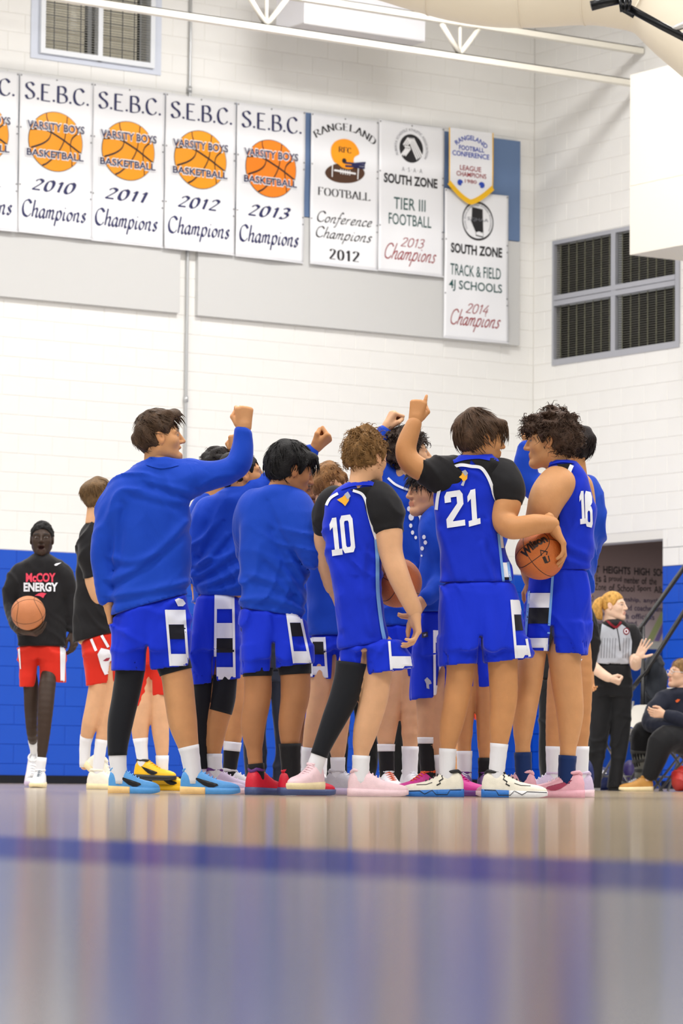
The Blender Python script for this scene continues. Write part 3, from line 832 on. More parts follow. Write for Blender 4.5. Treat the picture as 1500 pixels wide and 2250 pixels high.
def pennant():
    u0, wd, zt, hs, hh = 1.325, .625, 7.508, .635, .83
    v = .135
    root = tag(empty('pennant', W(u0-wd/2, v, zt-hh)), 'small white pennant with gold fringe dated 1980', 'pennant')
    nx = 24; P = []; Fc = []
    def pt(fx, fz, lift=0): return W(u0-fx*wd, v+.006*math.sin(7*fx+3*fz)+lift, zt-fz)
    def bottom(fx): return hs+(hh-hs)*(1-abs(2*fx-1)**1.4)
    ny = 14
    for j in range(ny+1):
        for i in range(nx+1):
            fx = i/nx; P.append(pt(fx, bottom(fx)*j/ny))
    for j in range(ny):
        for i in range(nx):
            a = j*(nx+1)+i; Fc.append([a, a+nx+1, a+nx+2, a+1])
    P2 = [np.array(p)-E2*.003 for p in P]; n1 = len(P)
    mesh_obj('pennant_cloth', P+P2, Fc+[[n1+i for i in q[::-1]] for q in Fc], M_CLOTH, root, True)
    def band(xz, wv, nm):
        q = smoothpts(xz, 5); vf = stroke([np.array(p) for p in q], wv)
        V = [pt(p[0]/wd, -p[1], .004) for p in vf[0]]
        o = mesh_obj(nm, V, vf[1], M_GOLD, root)
    band([(0.006, 0), (.006, -hs*.5), (.006, -hs)], .014, 'side_trim'); band([(wd-.006, 0), (wd-.006, -hs*.5), (wd-.006, -hs)], .014, 'side_trim')
    band([(fx*wd, -bottom(fx)) for fx in np.linspace(0, 1, 13)], .06, 'fringe')
    def put(nm, vf, m):
        V = [pt(p[0], -p[1]*hh, .005) for p in vf[0]]
        o = mesh_obj(nm, V, vf[1], m, root)
        if sum((np.array(p.normal)@(R3@E2))*p.area for p in o.data.polygons) < 0: o.data.flip_normals()
    B = lambda x0, x1, y0, y1: (x0, x1, -y1, -y0)
    t, f = fit(text2d('RANGELAND', .012), 0, 1, 0, .055)
    vv, f = arcify((t, f), .5*wd, -.115-.30, .30, 1.5); put('arched_lettering', (vv/np.array([wd, hh]), f), M_ROYAL)
    put('lettering', fit(text2d('FOOTBALL', .012), *B(.22, .80, .225, .29)), M_ROYAL)
    put('lettering', fit(text2d('CONFERENCE', .012), *B(.07, .91, .31, .38)), M_ROYAL)
    put('red_lettering', fit(text2d('LEAGUE', .008), *B(.25, .73, .50, .57)), M_RED)
    put('red_lettering', fit(text2d('CHAMPIONS', .008), *B(.17, .84, .59, .655)), M_RED)
    put('red_lettering', fit(text2d('1980', .004), *B(.37, .63, .69, .74)), M_RED)
    for c in (255, 460):
        s = 1 if c < 300 else -1
        hp = [(c+s*x, y) for x, y in ((-28, 590), (-20, 568), (0, 560), (20, 568), (30, 590), (16, 596), (12, 618), (-2, 622), (-22, 612))]
        put('small_helmet', (np.array([((x-145)/425., -(y-70)/698.) for x, y in hp]), [list(range(len(hp)))]), M_ROYAL)
pennant()
# ================================================================== FIGURE BUILDER (distance-field surfaces)
class Vol:
    def __init__(s, lo, hi, h):
        s.h = h; s.lo = np.array(lo, float)-3*h
        s.n = np.ceil((np.array(hi)-s.lo)/h).astype(int)+4
        s.F = np.full(s.n, .1, np.float32)
        s.ax = [s.lo[i]+h*np.arange(s.n[i]) for i in range(3)]
    def grid(s, sl):
        return (s.ax[0][sl[0]][:, None, None].astype(np.float32), s.ax[1][sl[1]][None, :, None].astype(np.float32), s.ax[2][sl[2]][None, None, :].astype(np.float32))
    def slc(s, lo, hi):
        a = np.clip(np.floor((np.array(lo)-s.lo)/s.h).astype(int), 0, s.n); b = np.clip(np.ceil((np.array(hi)-s.lo)/s.h).astype(int)+1, 0, s.n)
        return tuple(slice(int(a[i]), int(b[i])) for i in range(3))
    def add(s, prim, k=.0):
        fn, lo, hi = prim; m = k+2*s.h
        sl = s.slc(np.array(lo)-m, np.array(hi)+m); g = s.grid(sl); A = s.F[sl]
        if A.size == 0: return
        d = fn(*g)
        if k > 0:
            t = np.clip(.5+.5*(A-d)/k, 0, 1); s.F[sl] = A*(1-t)+d*t-k*t*(1-t)
        else: s.F[sl] = np.minimum(A, d)
    def cut(s, prim, k=.0):
        fn, lo, hi = prim; m = k+2*s.h
        sl = s.slc(np.array(lo)-m, np.array(hi)+m); A = s.F[sl]
        if A.size == 0: return
        d = -fn(*s.grid(sl))
        if k > 0:
            t = np.clip(.5-.5*(A-d)/k, 0, 1); s.F[sl] = A*(1-t)+d*t+k*t*(1-t)
        else: s.F[sl] = np.maximum(A, d)
    def clip(s, fn):
        s.F = np.maximum(s.F, fn(*s.grid((slice(None),)*3))).astype(np.float32)
    def disp(s, fn):
        s.F = (s.F+fn(*s.grid((slice(None),)*3))).astype(np.float32)
    def mesh(s):
        return snets(s.F, s.lo, s.h)
def snets(F, lo, h):
    S = F < 0
    nx, ny, nz = F.shape
    c = np.zeros((nx-1, ny-1, nz-1), np.int8)
    for dx in (0, 1):
        for dy in (0, 1):
            for dz in (0, 1): c += S[dx:nx-1+dx, dy:ny-1+dy, dz:nz-1+dz]
    I = np.argwhere((c > 0) & (c < 8))
    if len(I) == 0: return np.zeros((0, 3)), np.zeros((0, 4), int)
    idx = np.full(c.shape, -1, np.int32); idx[I[:, 0], I[:, 1], I[:, 2]] = np.arange(len(I))
    acc = np.zeros((len(I), 3)); cnt = np.zeros(len(I))
    corners = [(x, y, z) for x in (0, 1) for y in (0, 1) for z in (0, 1)]
    val = {q: F[I[:, 0]+q[0], I[:, 1]+q[1], I[:, 2]+q[2]].astype(float) for q in corners}
    for q in corners:
        for ax in range(3):
            if q[ax] == 0:
                r = list(q); r[ax] = 1; r = tuple(r); a, b = val[q], val[r]; m = (a < 0) != (b < 0)
                t = np.where(m, a/np.where(m, a-b, 1), 0)
                for k in range(3): acc[:, k] += np.where(m, q[k]+(t if k == ax else 0), 0)
                cnt += m
    V = lo+h*(I+acc/cnt[:, None]); Q = []
    for ax in range(3):
        a = S.take(range(0, S.shape[ax]-1), axis=ax); b = S.take(range(1, S.shape[ax]), axis=ax)
        E = np.argwhere(a != b); o1, o2 = [(1, 2), (2, 0), (0, 1)][ax]
        ok = (E[:, o1] > 0) & (E[:, o2] > 0) & (E[:, o1] < S.shape[o1]-1) & (E[:, o2] < S.shape[o2]-1); E = E[ok]
        def cell(d1, d2):
            T = E.copy(); T[:, o1] -= d1; T[:, o2] -= d2; return idx[T[:, 0], T[:, 1], T[:, 2]]
        q = np.stack([cell(1, 1), cell(0, 1), cell(0, 0), cell(1, 0)], 1)
        neg = ~S[E[:, 0], E[:, 1], E[:, 2]]
        q[neg] = q[neg][:, ::-1]; Q.append(q)
    return V, np.concatenate(Q)
def cone(a, b, ra, rb):
    a = np.array(a, float); b = np.array(b, float); d = b-a; L2 = float(d@d)+1e-12
    def fn(X, Y, Z):
        px, py, pz = X-a[0], Y-a[1], Z-a[2]
        t = np.clip((px*d[0]+py*d[1]+pz*d[2])/L2, 0, 1)
        return np.sqrt((px-d[0]*t)**2+(py-d[1]*t)**2+(pz-d[2]*t)**2)-(ra+(rb-ra)*t)
    r = max(ra, rb); return fn, np.minimum(a, b)-r, np.maximum(a, b)+r
def flatcone(a, b, ra, rb):
    fn0, lo, hi = cone(a, b, ra, rb); a = np.array(a, float); b = np.array(b, float); n = (b-a)/np.linalg.norm(b-a)
    return (lambda X, Y, Z: np.maximum(fn0(X, Y, Z), (X-b[0])*n[0]+(Y-b[1])*n[1]+(Z-b[2])*n[2])), lo, hi
def ell(c, r, Rm=None):
    c = np.array(c, float); r = np.array(r, float)
    def fn(X, Y, Z):
        p = [X-c[0], Y-c[1], Z-c[2]]
        if Rm is not None: p = [p[0]*Rm[i][0]+p[1]*Rm[i][1]+p[2]*Rm[i][2] for i in range(3)]
        k0 = np.sqrt((p[0]/r[0])**2+(p[1]/r[1])**2+(p[2]/r[2])**2); k1 = np.sqrt((p[0]/r[0]**2)**2+(p[1]/r[1]**2)**2+(p[2]/r[2]**2)**2)
        return k0*(k0-1)/(k1+1e-6)
    m = r.max() if Rm is not None else r
    return fn, c-m, c+m
def loft(sec, p=2.3, shrink=0.0):
    """sec rows: z, cx, cy, a, b"""
    S = np.array(sorted(sec, key=lambda q: q[0]), float)
    zz = np.linspace(S[0, 0], S[-1, 0], 60); T = np.zeros((60, 5)); T[:, 0] = zz
    for k in range(1, 5):
        T[:, k] = np.interp(zz, S[:, 0], S[:, k])
        if len(S) > 3:
            w = np.array([.25, .5, .25])
            for _ in range(3): T[1:-1, k] = T[:-2, k]*.25+T[1:-1, k]*.5+T[2:, k]*.25
    T[:, 3:] = np.maximum(T[:, 3:]-shrink, .012)
    def fn(X, Y, Z):
        z = Z.ravel(); sh = (1, 1, -1)
        cx, cy, a, b = [np.interp(z, zz, T[:, k]).reshape(sh).astype(np.float32) for k in (1, 2, 3, 4)]
        d = (((np.abs(X-cx)/a)**p+(np.abs(Y-cy)/b)**p)**(1/p)-1)*np.minimum(a, b)
        return np.maximum(d, np.maximum(zz[0]-Z, Z-zz[-1]))
    m = np.array([T[:, 3].max(), T[:, 4].max()])
    return fn, np.array([(T[:, 1]-T[:, 3]).min(), (T[:, 2]-T[:, 4]).min(), zz[0]]), np.array([(T[:, 1]+T[:, 3]).max(), (T[:, 2]+T[:, 4]).max(), zz[-1]])
def waves(seed, amp, freq, squash=(1, 1, 1)):
    r = np.random.default_rng(seed); K = r.normal(size=(7, 3)); K = K/np.linalg.norm(K, axis=1)[:, None]*np.array(squash)*freq*r.uniform(.6, 1.7, (7, 1)); ph = r.uniform(0, 6.28, 7)
    def fn(X, Y, Z):
        o = 0
        for k in range(7):
            v = np.sin(K[k, 0]*X+K[k, 1]*Y+K[k, 2]*Z+ph[k]); o = o+v
        return (amp/2.6)*o
    return fn
def folds(seed, amp, freq, lines=()):
    """cloth: wandering soft ridges, in patches, of two directions"""
    r = np.random.default_rng(seed); ph = r.uniform(0, 6.28, 12); sg = r.choice([-1, 1]); t1, t2 = r.uniform(.35, .9), r.uniform(.2, .7)
    def fn(X, Y, Z):
        wob = 1.0*np.sin(6*Z+4*X+ph[0])+.8*np.sin(9*X-5*Z+6*Y+ph[1])+.5*np.sin(15*Z+11*X+ph[5])
        a = np.sin(freq*(Z*t1+sg*X*(1.3-t1)+.5*Y)+1.5*wob+ph[2]); b = np.sin(freq*.75*(Z*t2-sg*X*(1.25-t2)-.4*Y)+1.9*wob+ph[3])
        m = .5+.5*np.sin(5.3*Z+6*X*sg+3*Y+ph[4]); q = np.clip(.55+.6*np.sin(4.1*X-7.3*Z+ph[6])+.3*np.sin(9*Z+ph[7]), 0, 1)
        ra = np.clip(1-1.25*np.abs(a), 0, 1)**1.5; rb = np.clip(1-1.25*np.abs(b), 0, 1)**1.5
        return -1.9*amp*q*(ra*m+rb*(1-m))
    return fn

def frame(fwd, upref):
    f = np.array(fwd, float); f /= np.linalg.norm(f); u = np.array(upref, float); l = np.cross(u, f); l /= np.linalg.norm(l); return f, l, np.cross(f, l)
def yawdir(yaw, pitch=0):
    y, p = math.radians(yaw), math.radians(pitch); return np.array([math.cos(p)*math.cos(y), math.cos(p)*math.sin(y), math.sin(p)])

# ---- head: x forward, y left, z up; height about 0.23
def head_mesh(o):
    h = o.get('res', .0046); v = Vol((-.13, -.1, -.17), (.135, .1, .135), h); A = v.add
    jaw = o.get('jaw', 1.0)
    A(ell((-.016, 0, .03), (.097, .076, .086))); A(ell((.028, 0, -.025), (.066, .06, .088)), .03)
    for s in (-1, 1):
        A(cone((-.012, s*.05, -.05), (.07, s*.014, -.098), .02*jaw, .017), .035)
        A(ell((.052, s*.042, -.018), (.028, .022, .026)), .025)
        A(cone((.081, s*.016, .026), (.067, s*.05, .026), .011, .010), .018)
    A(ell((.078, 0, -.098), (.02, .022, .018)), .02)
    A(cone((.09, 0, .022), (.113, 0, -.022), .0075, .0115), .012)
    for s in (-1, 1): A(ell((.1, s*.012, -.027), (.012, .008, .008)), .008)
    for s in (-1, 1): v.cut(ell((.101, s*.033, .008), (.016, .017, .011)), .012)
    for s in (-1, 1): A(ell((.077, s*.032, .007), (.0135, .014, .0115)), .003)
    op = o.get('mouth', 0.0)
    A(cone((.092, -.018, -.053), (.092, .018, -.053), .007, .007), .01); A(cone((.09, -.016, -.066-op*.02), (.09, .016, -.066-op*.02), .0075, .0075), .01)
    if op: v.cut(ell((.098, 0, -.06-op*.01), (.03, .02, .004+.012*op)), .004)
    for s in (-1, 1):
        Rm = np.array([[math.cos(.25), 0, math.sin(.25)], [0, 1, 0], [-math.sin(.25), 0, math.cos(.25)]])
        A(ell((-.006, s*.079, -.002), (.019, .008, .033), Rm), .008); v.cut(ell((-.002, s*.089, .002), (.01, .008, .018), Rm), .004)
    A(cone((-.03, 0, -.05), (-.045, 0, -.17), .052, .055), .035)
    v.clip(lambda X, Y, Z: -.165-Z)
    V, Q = v.mesh()
    return V, Q
def head_colours(V, skin, o):
    C = np.tile(np.array(skin[:3]), (len(V), 1))
    x, y, z = V[:, 0], V[:, 1], V[:, 2]; hc = np.array(o.get('brow', (.03, .02, .015)))
    def mixin(m, col, a): C[m] = C[m]*(1-a)+np.array(col)*a
    op = o.get('mouth', 0.0)
    mixin((x > .078) & (abs(y) < .024-.1*abs(z+.06)) & (z > -.074-op*.024) & (z < -.046), (skin[0]*.85, skin[1]*.5, skin[2]*.5), .65)
    if op: mixin((x > .06) & (abs(y) < .018) & (z < -.055) & (z > -.068-op*.018) & (x < .094), (.05, .015, .015), .85)
    for s in (-1, 1):
        mixin((x > .06) & (((y-s*.034)/.021)**2+((z-.029-.06*abs(y-s*.034))/.006)**2 < 1), hc, .8)
        mixin((x > .06) & (((y-s*.033)/.015)**2+((z-.009)/.0065)**2 < 1), (.03, .018, .014), .85)
        mixin((x > .06) & (((abs(y-s*.033)-.009)/.0045)**2+((z-.007)/.004)**2 < 1), (.5, .47, .45), .45)
    if o.get('beard'):
        m = (z < -.035) & (x > -.02) & (z > -.13) & ~((x > .085) & (abs(y) < .02) & (z > -.075) & (z < -.045)); mixin(m & ((z < -.07) | (x < .055) | (z < -.04)), hc, o['beard'])
    m = (abs(y) > .077); mixin(m, (skin[0], skin[1]*.75, skin[2]*.7), .25)
    return C
def hair_mesh(o, seed):
    st = o; h = .0055
    v = Vol((-.17, -.15, -.17), (.17, .15, .2), h)
    tt, ts = st.get('top', .03), st.get('side', .012); tb = st.get('back', ts)
    v.add(ell((-.016-(tb-ts)*.5, 0, .034), (.095+ts*.5+tb*.5, .075+ts, .084+tt)))
    for c, r in st.get('lumps', ()): v.add(ell(c, r), .02)
    amp, fr = st.get('mess', (.006, 60)); v.disp(waves(seed, amp, fr, st.get('squash', (1, 1, 1))))
    fl = st.get('front', .06); bl = st.get('nape', -.07); sl = st.get('sideline', -.01)
    xs = [-.2, -.075, -.045, -.022, .006, .026, .034, .052, .075, .2]; zs = [bl, bl, bl+.015, sl-.025, sl+.022, sl-.005, sl+.008, fl*.62, fl, fl]
    if st.get('fringe'): zs[-2:] = [st['fringe']]*2; zs[-3] = st['fringe']+.005
    v.clip(lambda X, Y, Z: np.interp(X.ravel(), xs, zs).reshape(-1, 1, 1)-Z+.004*np.sin(90*X+70*Y))
    for s in (-1, 1): v.cut(ell((0, s*.093, -.004), (.026, .024, .036)), .006)
    # hollow out the face side
    v.cut(ell((.1, 0, -.03), (.05, .075, fl+.025 if not st.get('fringe') else st['fringe']+.03)), .004)
    return v.mesh()
def locks(V, Q, o, seed):
    """tapered strands lying over the hair cap"""
    r = np.random.default_rng(seed); n = o.get('locks', 380); L = o.get('len', .05); curl = o.get('curl', 0.0); wd = o.get('lw', .005)
    if len(V) == 0 or n == 0: return [], []
    c0 = np.array([-.016, 0, .02]); crown = np.array(o.get('crown', (-.06, 0, .13)))
    ids = r.integers(0, len(V), n); MBv = []; MBf = []
    flow = np.array(o.get('flow', (0, 0, 0)), float)
    for i in ids:
        p = V[i].copy()
        if p[0] > .03 and p[2] < o.get('front', .06)-.005 and not o.get('fringe'): continue
        if p[0] > .02 and p[2] < .03: continue
        nn = p-c0; nn /= np.linalg.norm(nn)
        t = p-crown; t = t/(np.linalg.norm(t)+1e-6)+flow+r.normal(0, o.get('stray', .25), 3); t -= nn*(t@nn); t /= np.linalg.norm(t)+1e-6
        b = np.cross(nn, t); l = L*r.uniform(.6, 1.3); ph = r.uniform(0, 6.28); k = 5; rings = []; p = p-nn*.006
        lift = o.get('lift', .0)+r.uniform(0, .25)*o.get('stray', .25)
        for j in range(k+1):
            f = j/k; q = p+t*l*f+nn*(lift*l*f)-nn*(l*l*f*f*o.get('hug', 4.0))
            if curl: q = q+curl*(b*math.sin(ph+f*7)+nn*math.cos(ph+f*7))*min(1, f*2)
            rr = wd*(1-f*.85)*(.6 if j == 0 else 1); base = len(MBv)
            for a in range(3):
                an = a*2.094; MBv.append(q+rr*(b*math.cos(an)+nn*math.sin(an)*.7))
            rings.append(base)
        for j in range(k):
            for a in range(3): MBf.append([rings[j]+a, rings[j]+(a+1) % 3, rings[j+1]+(a+1) % 3, rings[j+1]+a])
    return MBv, MBf

# ---- hand: x along fingers, y thumb side, z back of hand
HANDS = {'fist': ((78, 98, 55), 0.0, 'tuck'), 'point': ((78, 98, 55), 0.0, 'tuck'), 'relax': ((28, 38, 22), .02, 'side'), 'grip': ((22, 26, 18), .10, 'side'), 'open': ((4, 8, 6), .22, 'out'), 'cup': ((35, 25, 15), .12, 'out')}
def hand_mesh(kind, sc=1.0, mirror=False):
    (c1, c2, c3), spread, th = HANDS[kind]; v = Vol((-.05, -.09, -.12), (.22, .09, .06), .0042)
    ys = (.030, .010, -.010, -.028); ln = ((.046, .028, .022), (.05, .031, .023), (.046, .029, .022), (.037, .022, .02))
    v.add(cone((-.04, 0, 0), (.015, 0, 0), .026, .024))
    for i, y in enumerate(ys):
        v.add(cone((.005, y*.55, 0), (.088-abs(y-.005)*.25, y, .002), .0165, .0125), .014)
    v.add(ell((.03, .022, -.012), (.03, .018, .014)), .015)
    for i, y in enumerate(ys):
        p = np.array([.088-abs(y-.005)*.25, y, .002]); az = spread*(y/.03)
        cc = (c1, c2, c3)
        if kind == 'point' and i == 0: cc = (8, 10, 8)
        a = 0; q = p
        for k in range(3):
            a += math.radians(cc[k]*(1+.08*i)); d = np.array([math.cos(a)*math.cos(az), math.cos(a)*math.sin(az), -math.sin(a)])
            n = q+d*ln[i][k]*(.45 if kind == 'point' and i == 0 else 1); v.add(cone(q, n, .0098-.0011*k, .0092-.0012*k), .004 if k == 0 else .002); q = n
    if th == 'tuck': pts = [(.02, .03, -.012), (.05, .046, -.028), (.075, .03, -.045), (.082, .008, -.05)]
    elif th == 'side': pts = [(.02, .028, -.01), (.05, .05, -.02), (.078, .054, -.028), (.1, .05, -.032)]
    else: pts = [(.015, .028, -.008), (.04, .06, -.014), (.062, .082, -.018), (.08, .098, -.02)]
    rr = (.014, .0125, .0108, .0085)
    for k in range(3): v.add(cone(pts[k], pts[k+1], rr[k], rr[k+1]), .008 if k == 0 else .003)
    V, Q = v.mesh()
    if mirror: V = V*np.array([1, -1, 1]); Q = Q[:, ::-1]
    return V*sc, Q

def pmesh(name, V, Q, material, parent, colours=None, smooth=True):
    """fast mesh from quads in the view frame"""
    me = bpy.data.meshes.new(name); loc = np.array(PLOC[parent.name]) if parent is not None else np.zeros(3)
    V = (np.asarray(V)-loc)@R3.T; Q = np.asarray(Q, dtype=np.int32)
    me.vertices.add(len(V)); me.vertices.foreach_set('co', V.astype(np.float32).ravel())
    me.loops.add(Q.size); me.loops.foreach_set('vertex_index', Q.ravel()); me.polygons.add(len(Q))
    me.polygons.foreach_set('loop_start', np.arange(0, Q.size, Q.shape[1], dtype=np.int32))
    me.polygons.foreach_set('loop_total', np.full(len(Q), Q.shape[1], np.int32))
    me.polygons.foreach_set('use_smooth', np.full(len(Q), smooth))
    me.materials.append(material); me.update(calc_edges=True)
    if colours is not None:
        ca = me.color_attributes.new('Col', 'FLOAT_COLOR', 'POINT')
        ca.data.foreach_set('color', np.concatenate([colours, np.ones((len(V), 1))], 1).astype(np.float32).ravel())
    o = bpy.data.objects.new(name, me); COL.objects.link(o)
    if parent is not None: o.parent = parent
    PLOC[o.name] = tuple(loc)
    return o
def bvh(V, Q): return BVHTree.FromPolygons([Vector(p) for p in V], [tuple(int(i) for i in q) for q in Q])

def skinmat(rgb, rough=.55):
    nm = 'skin %d %d %d' % rgb
    return mat(nm, srgb(*rgb), rough, attr='Col', bump=.06, bscale=90, sss=.12, var=.08, vscale=14, spec=.3)
def cloth(name, rgb, **k):
    return mat(name, srgb(*rgb), k.pop('rough', .75), sheen=k.pop('sheen', .15), bump=.12, bscale=420, wrinkle=k.pop('wrinkle', .55), wscale=k.pop('wscale', 6), stretch=k.pop('stretch', (1, 1, .6)), spec=.25, **k)
M_SHIRT = cloth('royal blue knit', (12, 66, 186)); M_JERSEY = cloth('royal blue jersey', (8, 44, 196), wrinkle=.45); M_SHORTS = cloth('royal blue shorts', (8, 46, 206), wrinkle=.5, stretch=(1.4, 1.4, .4))
M_BLKCL = cloth('black cotton', (24, 23, 26)); M_TIGHT = cloth('black compression', (22, 24, 30), wrinkle=.1); M_REDSH = cloth('red shorts', (214, 44, 28)); M_WHT = cloth('white knit', (232, 232, 236), wrinkle=.15)
M_NAVYSOCK = cloth('navy knit', (18, 44, 96), wrinkle=.1); M_LIGHTBLUE = cloth('light blue piping', (120, 170, 236), wrinkle=.05); M_BLKPRINT = cloth('black panel', (26, 26, 34), wrinkle=.1)
M_WPRINT = cloth('white print', (236, 238, 246), wrinkle=.1)

class Person:
    def __init__(s, label, D, skin, base_x, cat='person', group=None):
        s.taper = [.86, .93, .92, .84, .86]; s.D = D; s.skin = skin; s.sc = FPX/D; s.lin = srgb(*skin)
        b = at(base_x, 1740, D); s.base = np.array([b[0], b[1], 0.0])
        s.label = label; s.cat = cat; s.group = group
        s.V = []; s.Q = []; s.C = []; s.n = 0; s.hv = None; s.parts = []; s.tg = {}
        s.seed = abs(hash(label)) % 9999 if False else sum(ord(c)*(i+1) for i, c in enumerate(label)) % 9999
    def P(s, x, y, dz=0.0): return at(x, y, s.D+dz)
    def addbody(s, V, Q, C=None):
        if C is None: C = np.tile(np.array(s.lin[:3]), (len(V), 1))
        s.V.append(V); s.Q.append(np.asarray(Q)+s.n); s.C.append(C); s.n += len(V)
    def poly(s, pts):
        """pixel polyline (x, y, width[, dz]) -> smooth 3D points and radii"""
        a = [np.array([*s.P(q[0], q[1], q[3] if len(q) > 3 else 0), q[2]/2/s.sc]) for q in pts]
        return np.array(smoothpts(a, 4))
    def head(s, x, y, yaw, pitch=0, roll=0, size=1.0, hair=None, dz=0, **o):
        f = yawdir(yaw, pitch); f, l, u = frame(f, (0, 0, 1))
        if roll: 
            r = math.radians(roll); l, u = l*math.cos(r)+u*math.sin(r), u*math.cos(r)-l*math.sin(r)
        c = s.P(x, y, dz); R = np.stack([f, l, u], 1)*size; s.hR, s.hc = R, c
        o['brow'] = o.get('brow') or (hair or {}).get('lin', (.03, .02, .015))
        V, Q = head_mesh(o); C = head_colours(V, s.lin, o)
        s.addbody(V@R.T+c, Q, C); s.neck0 = c+R@np.array([-.03, 0, -.07])
        if hair: s.hair = hair
        else: s.hair = None
    def build_root(s):
        V = np.concatenate(s.V); Q = np.concatenate(s.Q); C = np.concatenate(s.C)
        PLOC['__b'] = tuple(s.base)
        class _P: name = '__b'
        me_o = pmesh('person', V, Q, skinmat(s.skin), None, C)
        # put the origin at the feet
        me = me_o.data; co = np.zeros(len(V)*3, np.float32); me.vertices.foreach_get('co', co); co = co.reshape(-1, 3)-(R3@s.base); me.vertices.foreach_set('co', co.astype(np.float32).ravel()); me.update()
        me_o.location = R3@s.base; PLOC[me_o.name] = tuple(s.base)
        s.root = me_o; tag(me_o, s.label, s.cat, s.group)
        if s.hair:
            hs = s.hair; V, Q = hair_mesh(hs, s.seed); m = hs['mat']
            LV, LF = locks(V, Q, hs, s.seed+5)
            n = len(V); A = np.concatenate([V, np.array(LV).reshape(-1, 3)]) if len(LV) else V
            B = np.concatenate([Q, np.array(LF)+n]) if len(LF) else Q
            pmesh('hair', A@s.hR.T+s.hc, B, m, me_o)
    # ---- volumes
    def trunk_sections(s, rows, shrink=0.0, thick=None):
        out = []
        for q in rows:
            y, xl, xr = q[:3]; dz = q[3] if len(q) > 3 else 0; c = s.P((xl+xr)/2, y, dz); a = (xr-xl)/2/s.sc
            b = q[4] if len(q) > 4 else max(min(a*.62, .155), min(a, .10))
            out.append((c[2], c[0], c[1], a, b))
        return out
    def body(s, torso, arms=(), legs=(), neck=True):
        """skin under and outside the clothes, one surface"""
        secs = s.trunk_sections(torso); pr = []
        A = [s.poly(a['p']) for a in arms]; Lg = [s.poly(l['p']) for l in legs]
        for l in Lg:
            f = np.linspace(0, 1, len(l)); l[:, 3] *= np.interp(f, [0, .35, .6, .8, 1], s.taper)
        pts = np.concatenate([np.array([[q[1], q[2], q[0]] for q in secs])]+[a[:, :3] for a in A+Lg]+[s.neck0[None]])
        v = Vol(pts.min(0)-.2, pts.max(0)+.16, .0095)
        v.add(loft(secs, 2.2, .035))
        top = max(secs, key=lambda q: q[0]); topc = np.array([top[1], top[2], top[0]])
        v.add(cone(s.neck0, topc-np.array([0, 0, .05]), .054, .062), .03)
        for a, spec in zip(A, arms):
            sl = spec.get('sleeve', 0); n = len(a)
            for i in range(n-1):
                f = (i+.5)/(n-1); k = .72 if f < sl else 1.0
                v.add(cone(a[i, :3], a[i+1, :3], a[i, 3]*k, a[i+1, 3]*k), .012)
        for l, spec in zip(Lg, legs):
            g = lambda i, n=len(l): min(1.0, .68+.08*i) if i < .72*n else .9
            for i in range(len(l)-1): v.add(cone(l[i, :3], l[i+1, :3], l[i, 3]*g(i), l[i+1, 3]*g(i+1)), .01)
            hip = np.array([l[0, 0], l[0, 1], l[0, 2]]); low = min(secs, key=lambda q: q[0])
            v.add(cone(hip, (low[1]*.5+hip[0]*.5, low[2]*.5+hip[1]*.5, max(low[0]+.04, hip[2]+.02)), l[0, 3]*.68, l[0, 3]*.68), .01)
            e = l[-1]; v.add(cone(e[:3], e[:3]+np.array([0, 0, -.04]), e[3], e[3]), .01)
        V, Q = v.mesh(); s.addbody(V, Q)
        for a, spec in zip(A, arms):
            hd = spec.get('hand')
            if not hd: continue
            kind = hd[0]; d = a[-1, :3]-a[-4, :3]
            if len(hd) > 1 and hd[1] is not None: d = np.array([hd[1][0], hd[1][2] if len(hd[1]) > 2 else 0, hd[1][1]], float)
            d = d/np.linalg.norm(d); th = np.array(hd[2], float) if len(hd) > 2 else np.array([1., 0, 0])
            th = np.array([th[0], th[2], th[1]]); th = th-d*(th@d); th /= np.linalg.norm(th)
            mir = hd[3] if len(hd) > 3 else False; sc = hd[4] if len(hd) > 4 else 1.0
            bk = np.cross(d, th)
            if mir: bk = -bk
            R = np.stack([d, th, bk], 1); V, Q = hand_mesh(kind, sc)
            if np.linalg.det(R) < 0: Q = Q[:, ::-1]
            s.addbody(V@R.T+a[-1, :3]+d*.012, Q)
        s.A, s.L, s.arms, s.legs = A, Lg, arms, legs
    def shirt(s, rows, material, hem=None, sleeves=None, fold=.008, freq=26, name='shirt', k=.03, res=.009, cuts=(), lines=()):
        secs = s.trunk_sections(rows); ss = []
        for a, spec in zip(s.A, s.arms):
            sl = spec.get('sleeve', 0) if sleeves is None else sleeves
            if sl <= 0: continue
            n = len(a); m = max(2, int(round(sl*(n-1)))+1); ss.append((a[:m], spec.get('cuff', 1.0)))
        pts = np.concatenate([np.array([[q[1]-q[3], q[2]-q[4], q[0]], [q[1]+q[3], q[2]+q[4], q[0]]]) for q in secs]+[a[:, :3] for a, _ in ss])
        v = Vol(pts.min(0)-.09, pts.max(0)+.09, res); v.add(loft(secs, 2.35))
        for a, cf in ss:
            for i in range(len(a)-1):
                pr = cone(a[i, :3], a[i+1, :3], a[i, 3], a[i+1, 3]) if i < len(a)-2 else flatcone(a[i, :3], a[i+1, :3], a[i, 3], a[i+1, 3]*cf)
                v.add(pr, k if i < 5 else .008)
        if fold: v.disp(folds(s.seed, fold, freq)); v.disp(waves(s.seed+3, fold*.35, 40))
